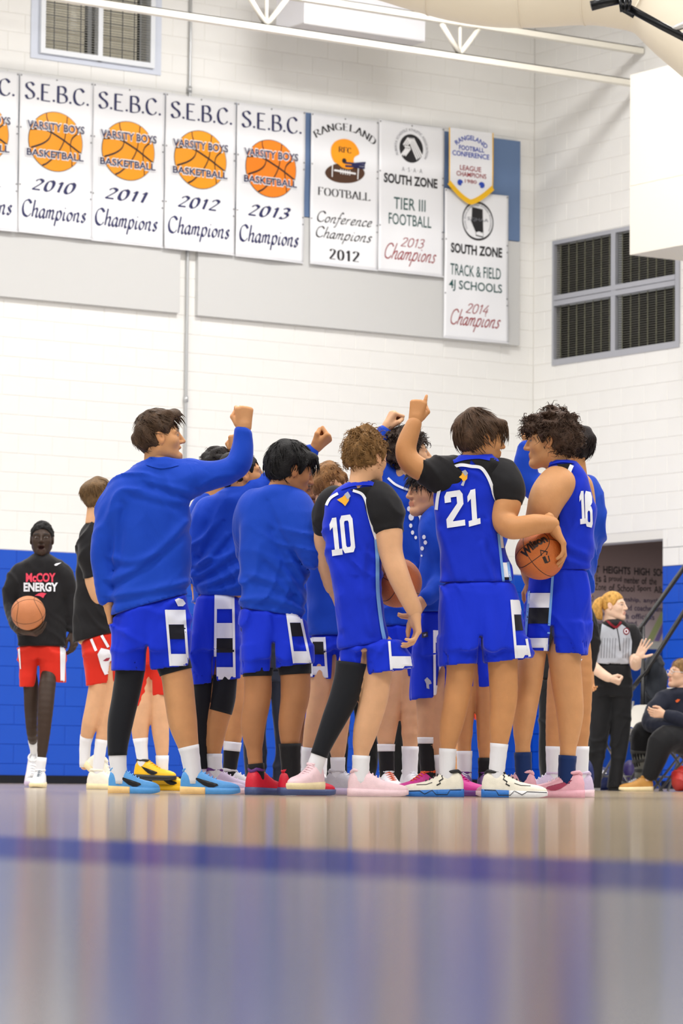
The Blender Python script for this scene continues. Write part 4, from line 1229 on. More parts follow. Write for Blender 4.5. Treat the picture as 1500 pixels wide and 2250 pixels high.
        for ln in lines:      # named creases: ridge with a valley along its lower side
            Pn = [s.P(*q) for q in smoothpts(ln[0], 3)]; wd_, am = ln[1]/s.sc, ln[2]
            def crease(X, Y, Z, Pn=Pn, wd_=wd_, am=am):
                best = None; sgn = 0
                for i in range(len(Pn)-1):
                    ax_, az_ = Pn[i][0], Pn[i][2]; dx, dz = Pn[i+1][0]-ax_, Pn[i+1][2]-az_; L2 = dx*dx+dz*dz
                    t = np.clip(((X-ax_)*dx+(Z-az_)*dz)/L2, 0, 1); ex, ez = X-ax_-dx*t, Z-az_-dz*t; d = np.sqrt(ex*ex+ez*ez); sd = ez-ex*dz/(dx if abs(dx) > 1e-4 else 1e-4)*.3
                    if best is None: best, sgn = d, sd
                    else: m = d < best; best = np.where(m, d, best); sgn = np.where(m, sd, sgn)
                return -am*np.exp(-(best/wd_)**2)+am*.8*np.exp(-((best-1.5*wd_)/wd_)**2)*(sgn < 0)
            v.disp(crease)
        if hem:
            (x0, y0), (x1, y1) = hem; p0, p1 = s.P(x0, y0), s.P(x1, y1); sl = (p1[2]-p0[2])/(p1[0]-p0[0])
            s.hemline = (p0, sl); xm = (p0[0]+p1[0])/2; lim = min(p0[2], p1[2])-.12
            v.clip(lambda X, Y, Z: np.where((X > p0[0]-.06) & (X < p1[0]+.06), p0[2]+sl*(np.clip(X, p0[0], p1[0])-p0[0])-Z, -.1).astype(np.float32))
        for c in cuts: v.cut(c, .01)
        V, Q = v.mesh(); s.tg[name] = bvh(V, Q); s.defer(name, V, Q, material); return V, Q
    def hose(s, name, paths, material, fold=.006, k=.02, grow=1.0):
        A = [s.poly(q) for q in paths]; pts = np.concatenate([a[:, :3] for a in A]); v = Vol(pts.min(0)-.14, pts.max(0)+.14, .0095)
        for a in A:
            for i in range(len(a)-1):
                pr = cone(a[i, :3], a[i+1, :3], a[i, 3]*grow, a[i+1, 3]*grow) if i < len(a)-2 else flatcone(a[i, :3], a[i+1, :3], a[i, 3]*grow, a[i+1, 3]*grow)
                v.add(pr, k)
        if fold: v.disp(folds(s.seed+2, fold, 26))
        V, Q = v.mesh(); s.tg[name] = bvh(V, Q); s.defer(name, V, Q, material)
    def defer(s, name, V, Q, material, sub=None): s.parts.append((name, V, Q, material))
    def shorts(s, rows, legs, material, fold=.009, name='shorts', undershort=None):
        """rows: waist to crotch sections; legs: list of (rows, hem((x0,y0),(x1,y1)))"""
        secs = s.trunk_sections(rows); LS = []
        for lr, hem in legs: LS.append((s.trunk_sections(lr), hem))
        allp = np.array([[q[1]+e*q[3], q[2]+e*q[4], q[0]] for S in [secs]+[l[0] for l in LS] for q in S for e in (-1, 1)])
        v = Vol(allp.min(0)-.05, allp.max(0)+.05, .0085); v.add(loft(secs, 2.3))
        for S, hem in LS: v.add(loft(S, 2.4), .02)
        if fold:
            r = np.random.default_rng(s.seed+9); ph = r.uniform(0, 6.28, 4); zt = max(q[0] for q in secs); zb = min(q[0] for S, _ in LS for q in S)
            v.disp(lambda X, Y, Z: -fold*np.clip((zt-Z)/(zt-zb), 0, 1)*(np.sin(42*X+3*np.sin(5*Z+ph[0])+ph[1]+14*Y)+.6*np.sin(63*X-9*Y+4*Z+ph[2])))
            v.disp(folds(s.seed+4, fold*.7, 20))
        if getattr(s, 'hemline', None):
            hp, hs = s.hemline; v.disp(lambda X, Y, Z: .022*np.clip((Z-(hp[2]+hs*(X-hp[0]))+.012)/.02, 0, 1))
        if name == 'shorts' and len(LS) == 2:      # split between the two legs and the seam above it
            ha, hb = LS[0][1], LS[1][1]; pa, pb = s.P(*ha[1]), s.P(*hb[0]); xm = (pa[0]+pb[0])/2; zh = (pa[2]+pb[2])/2; hw = max(.006, min(.02, abs(pb[0]-pa[0])/2))
            v.cut(((lambda X, Y, Z: np.abs(X-xm-.06*np.clip(Z-zh, 0, .3)*0)-hw*np.clip(1-(Z-zh)/.13, 0, 1.4)+np.where(Z > zh+.13, .05, 0)+0*Y), np.array([xm-.04, allp[:, 1].min(), zh-.08]), np.array([xm+.04, allp[:, 1].max(), zh+.14])), .012)
            v.disp(lambda X, Y, Z: .010*np.exp(-((X-xm)/.018)**2)*np.clip((zh+.34-Z)/.2, 0, 1))
        F0v = v.F.copy()
        for S, hem in LS:
            (x0, y0), (x1, y1) = hem; dz = 0; p0, p1 = s.P(x0, y0), s.P(x1, y1); sl = (p1[2]-p0[2])/(p1[0]-p0[0])
            yc = np.mean([q[2] for q in S]); b = max(q[4] for q in S)
            lo = (min(p0[0], p1[0])-.012, yc-b-.03, min(p0[2], p1[2])-.3); hi = (max(p0[0], p1[0])+.03, yc+b+.05, max(p0[2], p1[2])+.05)
            v.cut(((lambda X, Y, Z, p0=p0, sl=sl, lo=lo, hi=hi: np.maximum(np.maximum(Z-(p0[2]+sl*(X-p0[0])), lo[0]-X), np.maximum(X-hi[0], np.maximum(lo[1]-Y, Y-hi[1])))), np.array(lo), np.array(hi)))
        zc = [max(s.P(*h[0])[2], s.P(*h[1])[2])+.06 for _, h in LS]; zcap = min(zc); F0 = v.F
        g = v.grid((slice(None),)*3); v.F = np.maximum(F0, np.where(g[2] < zcap, -(F0v+.013), -1)).astype(np.float32)
        V, Q = v.mesh(); s.tg[name] = bvh(V, Q); s.defer(name, V, Q, material)
    def tubepart(s, name, path, r0, r1, material, grow=.004, rib=0.0):
        """sleeve or sock over a stretch of limb: path rows x,y,z,r between pixel rows r0..r1"""
        ys = np.array([proj(p[:3])[1] for p in path]); sel = path[(ys >= r0-3) & (ys <= r1+3)]
        # exact ends by interpolation on pixel row
        path = np.vstack([path, path[-1]+np.array([0, 0, -.055, -.002])]); ys = np.array([proj(p[:3])[1] for p in path])
        def pt(y): return np.array([np.interp(y, ys, path[:, k]) for k in range(4)]) if ys[0] < ys[-1] else np.array([np.interp(-y, -ys, path[:, k]) for k in range(4)])
        rows = [pt(y) for y in np.linspace(r0, r1, max(5, int((r1-r0)/8)))]
        m = MB(); rad = [q[3]+grow+(rib*math.sin(i*2.4) if rib else 0) for i, q in enumerate(rows)]
        m.tube([q[:3] for q in rows], rad, 20); return m, name, material
    def finish(s):
        s.build_root()
        for name, V, Q, m in s.parts: s.tg[name+'_o'] = pmesh(name, V, Q, m, s.root)
    def part(s, mb, name, material, parent=None, smooth=True): return mb.build(name, material, parent or s.root, smooth)
    def limbcover(s, name, path, y0, y1, material, grow=.004, rib=0.0):
        m, nm, mt = s.tubepart(name, path, y0, y1, material, grow, rib); return m.build(name, material, s.root, True)
    def dec(s, name, vf, target, material, lift=.003, parent=None, maxlen=.016, x0=None, y0=None):
        v, f = vf; v = np.asarray(v, float)
        c = (v.min(0)+v.max(0))/2; O = s.P(*c); ax = s.P(c[0]+1, c[1])-O; ay = s.P(c[0], c[1]+1)-O
        n = CAM-O; n = n/np.linalg.norm(n)
        par = parent or s.tg.get(target+'_o') or s.root
        ts = [s.tg[target]]
        return decal(name, (v-c, f), O, ax, ay, material, par, lift+.0015, n, ts, maxlen)
    def text(s, name, txt, x0, x1, y0, y1, target, material, bold=.03, slope=0.0, skew=0.0, lift=.004):
        v, f = fit(text2d(txt, bold), x0, x1, -y1, -y0); v = v*np.array([1, -1.0]); v[:, 1] += slope*(v[:, 0]-x0); v[:, 0] += skew*(y1-v[:, 1])
        return s.dec(name, (v, f), target, material, lift)
    def quads(s, name, P4, target, material, lift=.003, n=(6, 6)):
        a, b, c, d = [np.array(p, float) for p in P4]; V = []; Fc = []
        for j in range(n[1]+1):
            for i in range(n[0]+1):
                u, w = i/n[0], j/n[1]; V.append((a*(1-u)+b*u)*(1-w)+(d*(1-u)+c*u)*w)
        for j in range(n[1]):
            for i in range(n[0]): k = j*(n[0]+1)+i; Fc.append([k, k+1, k+n[0]+2, k+n[0]+1])
        return s.dec(name, (np.array(V), Fc), target, material, lift)
    def ribbon(s, name, pts, w, target, material, lift=.004):
        return s.dec(name, stroke(smoothpts(pts, 6), w), target, material, lift)
    # ---- shoes
    def shoe(s, leg, yaw, upper, sole, L=.295, lift=0.0, pitch=0.0, laces=None, swoosh=None, accent=None, heel=None, ankle=.21, wide=1.0, high=0.0, sx=0.0, marks=()):
        e = s.L[leg][-1]; f = yawdir(yaw); l = np.array([-f[1], f[0], 0]); base = np.array([e[0], e[1], 0])-f*L*ankle+np.array([sx, 0, 0]); cp, sp = math.cos(math.radians(pitch)), math.sin(math.radians(pitch))
        def T(x, y, z):
            x = x*L
            if pitch:   # heel raised, turning about the ball of the foot
                bx = .74*L; dx = x-bx
                if dx < 0: x, z = bx+dx*cp+z*sp, -dx*sp+z*cp
            return base+f*x+l*y*wide+np.array([0, 0, z+lift+.0015])
        S = [(0, .022, .072), (.03, .032, .102), (.09, .039, .124+high), (.17, .041, .124+high), (.26, .041, .122+high*.7), (.36, .043, .112), (.46, .046, .094), (.58, .049, .076), (.72, .050, .066), (.84, .047, .060), (.93, .037, .052), (.98, .022, .044), (1.0, .010, .036)]
        zs = lambda q: .038-.010*q if q < .8 else .030
        m = 12; rings = []; mb = MB()
        for q, w, hh in S:
            w *= L/.3; z0 = zs(q)-.006; rings.append([T(q, w*math.copysign(abs(math.cos(a))**.75, math.cos(a)), z0+(hh-z0)*abs(math.sin(a))**.7) for a in np.linspace(0, math.pi, m)])
        V = [p for r_ in rings for p in r_]; Fc = []
        for i in range(len(S)-1):
            for k in range(m-1): a = i*m+k; Fc.append([a, a+m, a+m+1, a+1])
        Fc.append(list(range(m))); Fc.append([(len(S)-1)*m+k for k in range(m)][::-1])
        up = mesh_obj('shoe', V, Fc, upper, s.root, True)
        tgt = BVHTree.FromPolygons([Vector(p) for p in V], [tuple(q) for q in Fc])
        tgs = [tgt]
        def solemesh(q0, q1, z0, z1, g, name, mt):
            qs = np.linspace(q0, q1, 15); V = []; Fc = []
            for q in qs:
                w = np.interp(q, [r[0] for r in S], [r[1] for r in S])*L/.3+g; tz = .010*max(0, (q-.8)/.2)**2
                if q < .02 or q > .98: w *= .92
                za, zb = z0(q)+tz, z1(q)
                V += [T(q*1.02-.01, -w*.97, za), T(q*1.02-.01, w*.97, za), T(q*1.02-.01, w*1.05, (za+zb)/2), T(q*1.02-.01, w, zb), T(q*1.02-.01, -w, zb), T(q*1.02-.01, -w*1.05, (za+zb)/2)]
            for i in range(len(qs)-1):
                for k in range(6): a = i*6+k; b = i*6+(k+1) % 6; Fc.append([a, b, b+6, a+6])
            Fc.append([5, 4, 3, 2, 1, 0]); Fc.append([(len(qs)-1)*6+k for k in range(6)])
            mesh_obj(name, V, Fc, mt, up, True); tgs.append(BVHTree.FromPolygons([Vector(p) for p in V], [tuple(q) for q in Fc]))
        if heel is None: solemesh(0, 1, lambda q: 0, zs, .004, 'sole', sole)
        else:
            solemesh(0, .42, lambda q: 0, zs, .004, 'sole', heel); solemesh(.42, 1, lambda q: 0, zs, .004, 'sole', sole)
        lc = laces or M_WPRINT; mb = MB()
        for q in (.34, .40, .46, .52, .58):
            hh = np.interp(q, [r[0] for r in S], [r[2] for r in S]); mb.tube([T(q, -.022, hh-.008), T(q+.012, 0, hh+.003), T(q+.02, .022, hh-.008)], .0036, 6)
        lo = mb.build('laces', lc, up, True); lo['kind'] = 'stuff'
        # collar ring
        ring = []
        for a in np.linspace(0, 2*math.pi, 17)[:-1]:
            q = .19+.135*math.cos(a); hh = np.interp(q, [r[0] for r in S], [r[2] for r in S]); ring.append(T(q, .031*math.sin(a), hh-.004+.006*abs(math.cos(a))))
        ring.append(ring[0]); MB().tube(ring, .0085, 8).build('collar', accent or upper, up, True)
        if swoosh:
            sw = [(.62, .056), (.54, .048), (.46, .050), (.36, .064), (.20, .092), (.30, .066), (.40, .046), (.48, .038), (.56, .038), (.64, .048)]
            for sd in (-1, 1):
                V2, F2 = poly([(p[0]*L, p[1]*.95) for p in sw])
                if pitch == 0: decal('swoosh', (V2, F2), base+np.array([0, 0, lift]), f, np.array([0, 0, 1.0]), swoosh, up, .002, l*sd, [tgt], .02)
        for pts, wd_, mm in marks:
            for sd in (-1, 1):
                if pitch == 0: decal('shoe_trim', stroke([np.array([a*L, b]) for a, b in pts], wd_), base+np.array([0, 0, lift]), f, np.array([0, 0, 1.0]), mm, up, .002, l*sd, tgs, .02)
        return up, tgt, T
HAIRM = {}
def hairmat(name, rgb):
    m = mat('hair '+name, srgb(*rgb), .6, var=.4, vscale=55, stretch=(1, 1, .5), bump=.5, bscale=160, spec=.22); return m
def hairstyle(name, rgb, **k):
    d = dict(k); d['mat'] = hairmat(name, rgb); d['lin'] = srgb(*rgb)[:3]; return d

# ---- basketballs
def basketball(label, x, y, D, rgb, yaw=0, tilt=0, roll=0):
    r = .1205; c = at(x, y, D)
    m = mat('ball leather %d' % rgb[0], srgb(*rgb), .5, bump=.5, bscale=260, var=.12, vscale=9)
    root = tag(empty('basketball', c-np.array([0, 0, r])), label, 'basketball', 'basketballs held by players')
    R = np.array(Matrix.Rotation(math.radians(yaw), 3, 'Z') @ Matrix.Rotation(math.radians(tilt), 3, 'X') @ Matrix.Rotation(math.radians(roll), 3, 'Y'))
    bm = bmesh.new(); bmesh.ops.create_icosphere(bm, subdivisions=4, radius=r); V = np.array([p.co[:] for p in bm.verts])+c; Fc = [[q.index for q in f.verts] for f in bm.faces]; bm.free()
    o = mesh_obj('ball_skin', V, Fc, m, root, True)
    bl = mat('ball seam', srgb(34, 24, 22), .5)
    def seam(fn):
        P = [fn(t) for t in np.linspace(0, 2*math.pi, 65)]; P = [c+R@(np.array(p)/np.linalg.norm(p)*(r-.0005)) for p in P]; MB().tube(P, .0019, 6, False).build('seam', bl, root, True)
    seam(lambda t: (math.cos(t), math.sin(t), 0)); seam(lambda t: (math.cos(t), 0, math.sin(t)))
    for s in (-1, 1): seam(lambda t: (s*(.62+.22*math.cos(2*t)), .75*math.cos(t), .75*math.sin(t)))
    tgt = BVHTree.FromPolygons([Vector(p) for p in V], [tuple(f) for f in Fc])
    return root, c, tgt, r
# ================================================================== THE PEOPLE
FAIR = (210, 154, 106); TAN = (186, 132, 92); PALE = (220, 170, 130); DARK = (60, 44, 35); MID = (140, 96, 68); OLIVE = (202, 144, 94)
SW_BLACK = mat('black rubber print', srgb(16, 16, 20), .4); SW_WHITE = mat('white rubber print', srgb(240, 240, 240), .4)
def shoem(n, rgb, rough=.5): return mat('shoe '+n, srgb(*rgb), rough, var=.08, vscale=30, bump=.15, bscale=200)
SKY = shoem('sky blue', (84, 160, 226)); PEACH = shoem('peach rubber', (250, 208, 140)); IVORY = shoem('ivory', (240, 234, 216)); PINK = shoem('pale pink', (240, 208, 214)); WHITE = shoem('white', (238, 238, 240))
REDS = shoem('red', (214, 24, 52)); YELL = shoem('yellow', (246, 190, 16)); BLK = shoem('black', (24, 24, 26)); LILAC = shoem('lilac', (214, 196, 222)); MAGENTA = shoem('magenta', (206, 30, 140)); PURPLE = shoem('purple', (96, 40, 120)); GREYS = shoem('light grey', (204, 202, 206))
BLUS = shoem('sole blue', (40, 116, 200)); TANS = shoem('tan suede', (190, 136, 58)); ROSE = shoem('rose', (236, 176, 190)); ORNG = shoem('orange', (236, 96, 40)); CREAM = shoem('cream gum', (244, 226, 180)); NAVYS = shoem('slate sole', (70, 84, 130))

def stripes(p, xl, xr, rows, target='shorts', edge=M_WPRINT, side=None):
    """rows: list of (y0,y1,colour); xl/xr functions of y giving the panel edges in pixels"""
    for y0, y1, m in rows:
        if m is None: continue
        p.quads('side_panel', [(xl(y0), y0), (xr(y0), y0), (xr(y1), y1), (xl(y1), y1)], target, m, .0035, (6, max(2, int((y1-y0)/10))))
    ya, yb = rows[0][0], rows[-1][1]
    for fx in (xl, xr):
        p.ribbon('piping', [(fx(y), y) for y in np.linspace(ya, yb, 5)], 5.5, target, edge, .0045)
def lin(x0, y0, x1, y1): return lambda y: x0+(x1-x0)*(y-y0)/(y1-y0)
Wt, Bk = M_WPRINT, M_BLKPRINT

def feet(p, leg, ytop, socks=M_WHT, ybot=1722, grow=.004, band=None):
    ybot = max(ybot+14, ybot) if ybot < 1715 else ybot
    if socks: p.limbcover('sock', p.L[leg], ytop, ybot, socks, grow, .0008)
    if band: p.limbcover('sock_band', p.L[leg], band[0], band[1], band[2], grow+.002)

BROWN_SHORT = dict(top=.026, side=.012, back=.018, mess=(.008, 70), locks=420, len=.05, stray=.35, lift=.15)

def p_left_front():
    p = Person('player in blue long sleeves punching upward, sky blue shoes and one black leg sleeve', 17.3, FAIR, 340)
    p.head(352, 964, 8, 6, 0, 1.0, hairstyle('dark brown', (76, 56, 40), top=.034, side=.012, back=.022, mess=(.008, 60), locks=560, len=.045, stray=.3, lift=.12, front=.064, flow=(.5, 0, .2), lumps=[((.04, 0, .115), (.065, .055, .028))]), mouth=1.0)
    arms = [dict(p=[(285, 1085, 84), (252, 1130, 70), (228, 1200, 56), (228, 1260, 48), (238, 1326, 38)], sleeve=1.0, hand=('relax', (.2, -1, .2), (.2, 0, 1), True)),
            dict(p=[(372, 1068, 92), (420, 1052, 76), (470, 1044, 60), (516, 1026, 56), (531, 990, 46), (536, 946, 36)], sleeve=1.0, hand=('fist', (0, 1, -.1), (-1, 0, -.2), False, 1.12))]
    legs = [dict(p=[(287, 1420, 84), (286, 1470, 66), (276, 1530, 58), (264, 1590, 54), (258, 1650, 44), (262, 1706, 36)]), dict(p=[(366, 1420, 90), (386, 1475, 74), (394, 1530, 70), (402, 1590, 66), (416, 1650, 48), (424, 1702, 40)])]
    T = [(1012, 322, 392), (1022, 300, 402), (1036, 276, 414), (1060, 256, 418), (1100, 246, 420), (1150, 245, 421), (1200, 247, 418), (1250, 248, 415), (1300, 246, 415), (1356, 244, 416)]
    p.body(T, arms, legs); p.shirt(T, M_SHIRT, ((244, 1353), (416, 1304)), fold=.008, lines=[([(247, 1276), (300, 1252), (360, 1205), (412, 1150)], 9, .011), ([(246, 1312), (320, 1302), (380, 1290), (414, 1280)], 8, .011),
            ([(250, 1228), (290, 1238), (340, 1222)], 8, .007), ([(330, 1062), (370, 1072), (420, 1088)], 8, .009), ([(300, 1085), (350, 1100), (400, 1108)], 8, .006), ([(262, 1120), (256, 1180), (252, 1240)], 8, .008), ([(440, 1072), (480, 1050), (515, 1046)], 6, .006)])
    p.shorts([(1290, 252, 408), (1340, 247, 414), (1400, 246, 416), (1430, 247, 416)], [([(1390, 247, 336), (1430, 247, 330), (1500, 246, 322)], ((246, 1474), (324, 1476))), ([(1390, 318, 416), (1430, 322, 416), (1500, 330, 416)], ((324, 1474), (416, 1464)))], M_SHORTS)
    p.finish()
    p.limbcover('leg_sleeve', p.L[0], 1466, 1660, M_TIGHT, .007); p.limbcover('compression_shorts', p.L[1], 1458, 1477, M_TIGHT, .008)
    feet(p, 0, 1641); feet(p, 1, 1640)
    p.shoe(0, 3, SKY, SKY, L=.25, heel=PEACH, swoosh=SW_BLACK, laces=SKY); p.shoe(1, 2, SKY, SKY, L=.29, heel=PEACH, swoosh=SW_BLACK, laces=SKY)
    stripes(p, lin(364, 1330, 375, 1464), lin(404, 1330, 413, 1464), [(1340, 1372, Wt), (1373, 1404, Bk), (1405, 1437, None), (1437, 1463, Wt)])
    p.ribbon('collar', [(322, 1018), (355, 1026), (392, 1019)], 7, 'shirt', M_SHIRT, .004)
    p.dec('mascot_print', poly([(384, 1318), (392, 1314), (402, 1317), (408, 1326), (402, 1332), (391, 1332)]), 'shorts', Wt, .005)
p_left_front()

def p_behind_one():
    p = Person('player with dark wavy hair seen from behind under the raised blue arm', 18.6, OLIVE, 480)
    p.head(478, 1042, 80, 0, 0, 1.0, hairstyle('near black wave', (34, 28, 26), top=.026, side=.014, back=.022, mess=(.01, 80), locks=420, len=.045, curl=.008, stray=.4))
    arms = [dict(p=[(520, 1125, 60), (545, 1090, 50), (530, 1040, 44), (518, 1000, 32)], sleeve=1.0, hand=('fist', (0, 1, 0), (-1, 0, 0))), dict(p=[(440, 1130, 56), (425, 1200, 48), (430, 1280, 34)], sleeve=1., hand=('relax', (0, -1, 0), (0, 0, 1), True))]
    legs = [dict(p=[(505, 1420, 66), (518, 1490, 50), (520, 1560, 46), (512, 1620, 40), (505, 1690, 32), (504, 1704, 32)]), dict(p=[(455, 1420, 66), (452, 1490, 50), (450, 1570, 44), (448, 1640, 38), (448, 1704, 32)])]
    T = [(1086, 440, 505), (1098, 425, 520), (1120, 420, 535), (1180, 422, 530), (1250, 424, 525), (1330, 424, 530)]
    p.body(T, arms, legs); p.shirt(T, M_SHIRT, ((424, 1325), (530, 1325)))
    p.shorts([(1310, 428, 526), (1360, 424, 530), (1410, 424, 532)], [([(1390, 424, 484), (1500, 424, 480)], ((424, 1488), (480, 1488))), ([(1390, 470, 532), (1500, 478, 540)], ((480, 1488), (538, 1488)))], M_SHORTS)
    p.finish(); feet(p, 0, 1630, M_BLKCL, 1705, band=(1630, 1650, M_WHT)); feet(p, 1, 1640)
    p.shoe(0, 15, GREYS, PINK, laces=GREYS); p.shoe(1, 10, GREYS, PINK)
p_behind_one()

def p_reaching():
    p = Person('player with black knee sleeves raising a fist behind the black-haired player', 17.75, OLIVE, 480)
    p.head(533, 1046, 14, 8, 0, 1.0, hairstyle('black crop', (30, 25, 24), top=.02, side=.008, back=.014, mess=(.005, 80), locks=380, len=.035, stray=.25, front=.066), beard=.35)
    arms = [dict(p=[(512, 1108, 80), (560, 1082, 62), (612, 1052, 52), (660, 1016, 44), (688, 988, 34)], sleeve=1.0, hand=('fist', (.75, .65, 0), (-.3, .3, -1), False, 1.05)),
            dict(p=[(462, 1122, 66), (440, 1180, 54), (434, 1240, 48), (446, 1296, 38)], sleeve=1.0, hand=('relax', (.1, -1, .3), (0, 0, 1), True))]
    legs = [dict(p=[(450, 1430, 50), (446, 1490, 42), (444, 1550, 44), (440, 1610, 38), (440, 1660, 34), (442, 1704, 34)], ), dict(p=[(494, 1430, 60), (494, 1490, 54), (488, 1540, 56), (476, 1590, 52), (470, 1650, 40), (472, 1703, 35)])]
    T = [(1084, 478, 540), (1096, 462, 552), (1112, 450, 566), (1150, 440, 580), (1200, 434, 582), (1250, 430, 578), (1285, 428, 568), (1312, 432, 556)]
    p.body(T, arms, legs); p.shirt(T, M_SHIRT, ((430, 1310), (560, 1312)), fold=.009, freq=30, lines=[([(434, 1268), (470, 1250), (524, 1212)], 8, .012), ([(438, 1290), (480, 1278), (524, 1255)], 8, .012), ([(437, 1243), (465, 1220), (500, 1180)], 8, .01), ([(445, 1300), (490, 1300), (525, 1290)], 7, .01), ([(440, 1215), (455, 1180), (480, 1150)], 8, .007)])
    p.shorts([(1296, 434, 524), (1350, 426, 528), (1430, 422, 530)], [([(1400, 421, 474), (1440, 420, 474), (1530, 418, 470)], ((418, 1506), (470, 1502))), ([(1400, 462, 528), (1440, 466, 526), (1530, 470, 524)], ((470, 1498), (525, 1492)))], M_SHORTS)
    p.finish()
    p.limbcover('leg_sleeve', p.L[0], 1490, 1690, M_TIGHT, .007); p.limbcover('knee_sleeve', p.L[1], 1484, 1564, M_TIGHT, .005)
    feet(p, 0, 1650); feet(p, 1, 1656)
    p.shoe(0, 0, LILAC, PINK, L=.30, laces=LILAC); p.shoe(1, 8, LILAC, PINK, L=.30, laces=LILAC, accent=PURPLE)
    stripes(p, lin(474, 1300, 472, 1494), lin(512, 1300, 515, 1494), [(1307, 1338, Wt), (1339, 1369, None), (1369, 1402, Wt), (1403, 1434, Bk), (1435, 1466, None), (1466, 1493, Wt)])
p_reaching()

def p_black_hair():
    p = Person('black-haired player looking down with folded arms, red shoes and black socks', 17.05, (176, 122, 82), 610)
    p.head(640, 1036, 16, -16, 0, 1.0, hairstyle('jet black', (20, 18, 20), top=.034, side=.026, back=.034, mess=(.006, 60), locks=520, len=.06, stray=.25, lift=.08, fringe=.05, lumps=[((.07, 0, .085), (.05, .06, .03))]))
    arms = [dict(p=[(640, 1118, 90, -.02), (664, 1165, 74, -.08), (690, 1214, 64, -.08), (712, 1196, 54, .08), (724, 1176, 42, .2)], sleeve=1.0, hand=('relax', (.1, .5, .8), (-1, 0, 0))),
            dict(p=[(562, 1116, 84, .03), (546, 1175, 66, .12), (560, 1225, 58, .26), (610, 1216, 46, .34)], sleeve=1.0, hand=('relax', (1, 0, .2), (0, 1, 0), True))]
    legs = [dict(p=[(565, 1430, 84), (566, 1480, 66), (566, 1530, 62), (556, 1590, 58), (558, 1640, 46), (564, 1706, 36)]), dict(p=[(640, 1420, 88), (648, 1475, 72), (648, 1530, 66), (638, 1590, 56), (637, 1640, 44), (640, 1704, 36)])]
    T = [(1066, 584, 646), (1076, 566, 660), (1090, 548, 674), (1112, 535, 684), (1150, 527, 688), (1200, 525, 684), (1250, 527, 676), (1300, 529, 670), (1336, 530, 668), (1360, 530, 668)]
    p.body(T, arms, legs); p.shirt(T, M_SHIRT, ((528, 1336), (670, 1358)), fold=.007, freq=30, lines=[([(527, 1322), (590, 1318), (667, 1343)], 8, .012), ([(612, 1172), (635, 1225), (667, 1275)], 9, .012), ([(600, 1240), (630, 1265), (667, 1322)], 9, .010), ([(556, 1268), (600, 1282), (636, 1304)], 8, .009), ([(600, 1110), (615, 1150), (640, 1200)], 8, .007)])
    p.shorts([(1320, 534, 664), (1370, 528, 674), (1430, 526, 682), (1450, 526, 684)], [([(1420, 526, 606), (1440, 527, 604), (1510, 530, 600)], ((528, 1483), (600, 1474))), ([(1420, 596, 686), (1440, 598, 686), (1500, 602, 686)], ((600, 1470), (687, 1458)))], M_SHORTS)
    p.finish()
    p.limbcover('compression_shorts', p.L[0], 1468, 1486, M_TIGHT, .008); p.limbcover('compression_shorts', p.L[1], 1452, 1482, M_TIGHT, .008)
    feet(p, 0, 1678, M_BLKCL); feet(p, 1, 1634, M_BLKCL, grow=.012)
    p.shoe(0, 55, REDS, NAVYS, L=.29, laces=YELL, accent=PURPLE); p.shoe(1, 25, REDS, NAVYS, L=.29, laces=CREAM, accent=REDS)
    stripes(p, lin(629, 1335, 646, 1456), lin(658, 1345, 682, 1458), [(1342, 1368, Wt), (1369, 1398, Bk), (1399, 1431, None), (1431, 1457, Wt)])
p_black_hair()

def p_auburn():
    p = Person('shorter player with short auburn hair standing just left of the number 10 jersey', 18.1, PALE, 720)
    p.head(728, 1076, 40, -6, 0, .98, hairstyle('auburn', (142, 100, 58), top=.026, side=.007, back=.012, nape=-.045, mess=(.007, 80), locks=460, len=.035, stray=.3, lift=.1))
    arms = [dict(p=[(690, 1150, 60), (676, 1210, 50), (690, 1270, 40, .15)], sleeve=1.0), dict(p=[(765, 1150, 60), (775, 1210, 50), (765, 1270, 40, .15)], sleeve=1.0)]
    legs = [dict(p=[(708, 1440, 74), (706, 1500, 58), (700, 1550, 52), (690, 1600, 46), (680, 1650, 36), (680, 1704, 32)]), dict(p=[(750, 1440, 70), (752, 1500, 54), (748, 1560, 48), (742, 1620, 44), (742, 1660, 36), (742, 1704, 32)])]
    T = [(1120, 700, 756), (1132, 682, 775), (1160, 674, 788), (1220, 672, 786), (1300, 674, 782), (1400, 674, 784)]
    p.body(T, arms, legs); p.shirt(T, M_SHIRT, ((674, 1396), (784, 1396)), fold=.010)
    p.shorts([(1380, 680, 780), (1430, 678, 784)], [([(1410, 678, 736), (1510, 680, 732)], ((680, 1488), (733, 1494))), ([(1410, 722, 786), (1510, 734, 786)], ((734, 1494), (786, 1490)))], M_SHORTS)
    p.finish(); feet(p, 0, 1643); feet(p, 1, 1664)
    p.shoe(0, 20, GREYS, ORNG, L=.29, laces=WHITE); p.shoe(1, -20, GREYS, LILAC, L=.29)
    stripes(p, lin(684, 1400, 684, 1488), lin(712, 1400, 718, 1490), [(1400, 1410, Wt), (1410, 1438, Bk), (1438, 1464, None), (1464, 1489, Wt)])
p_auburn()

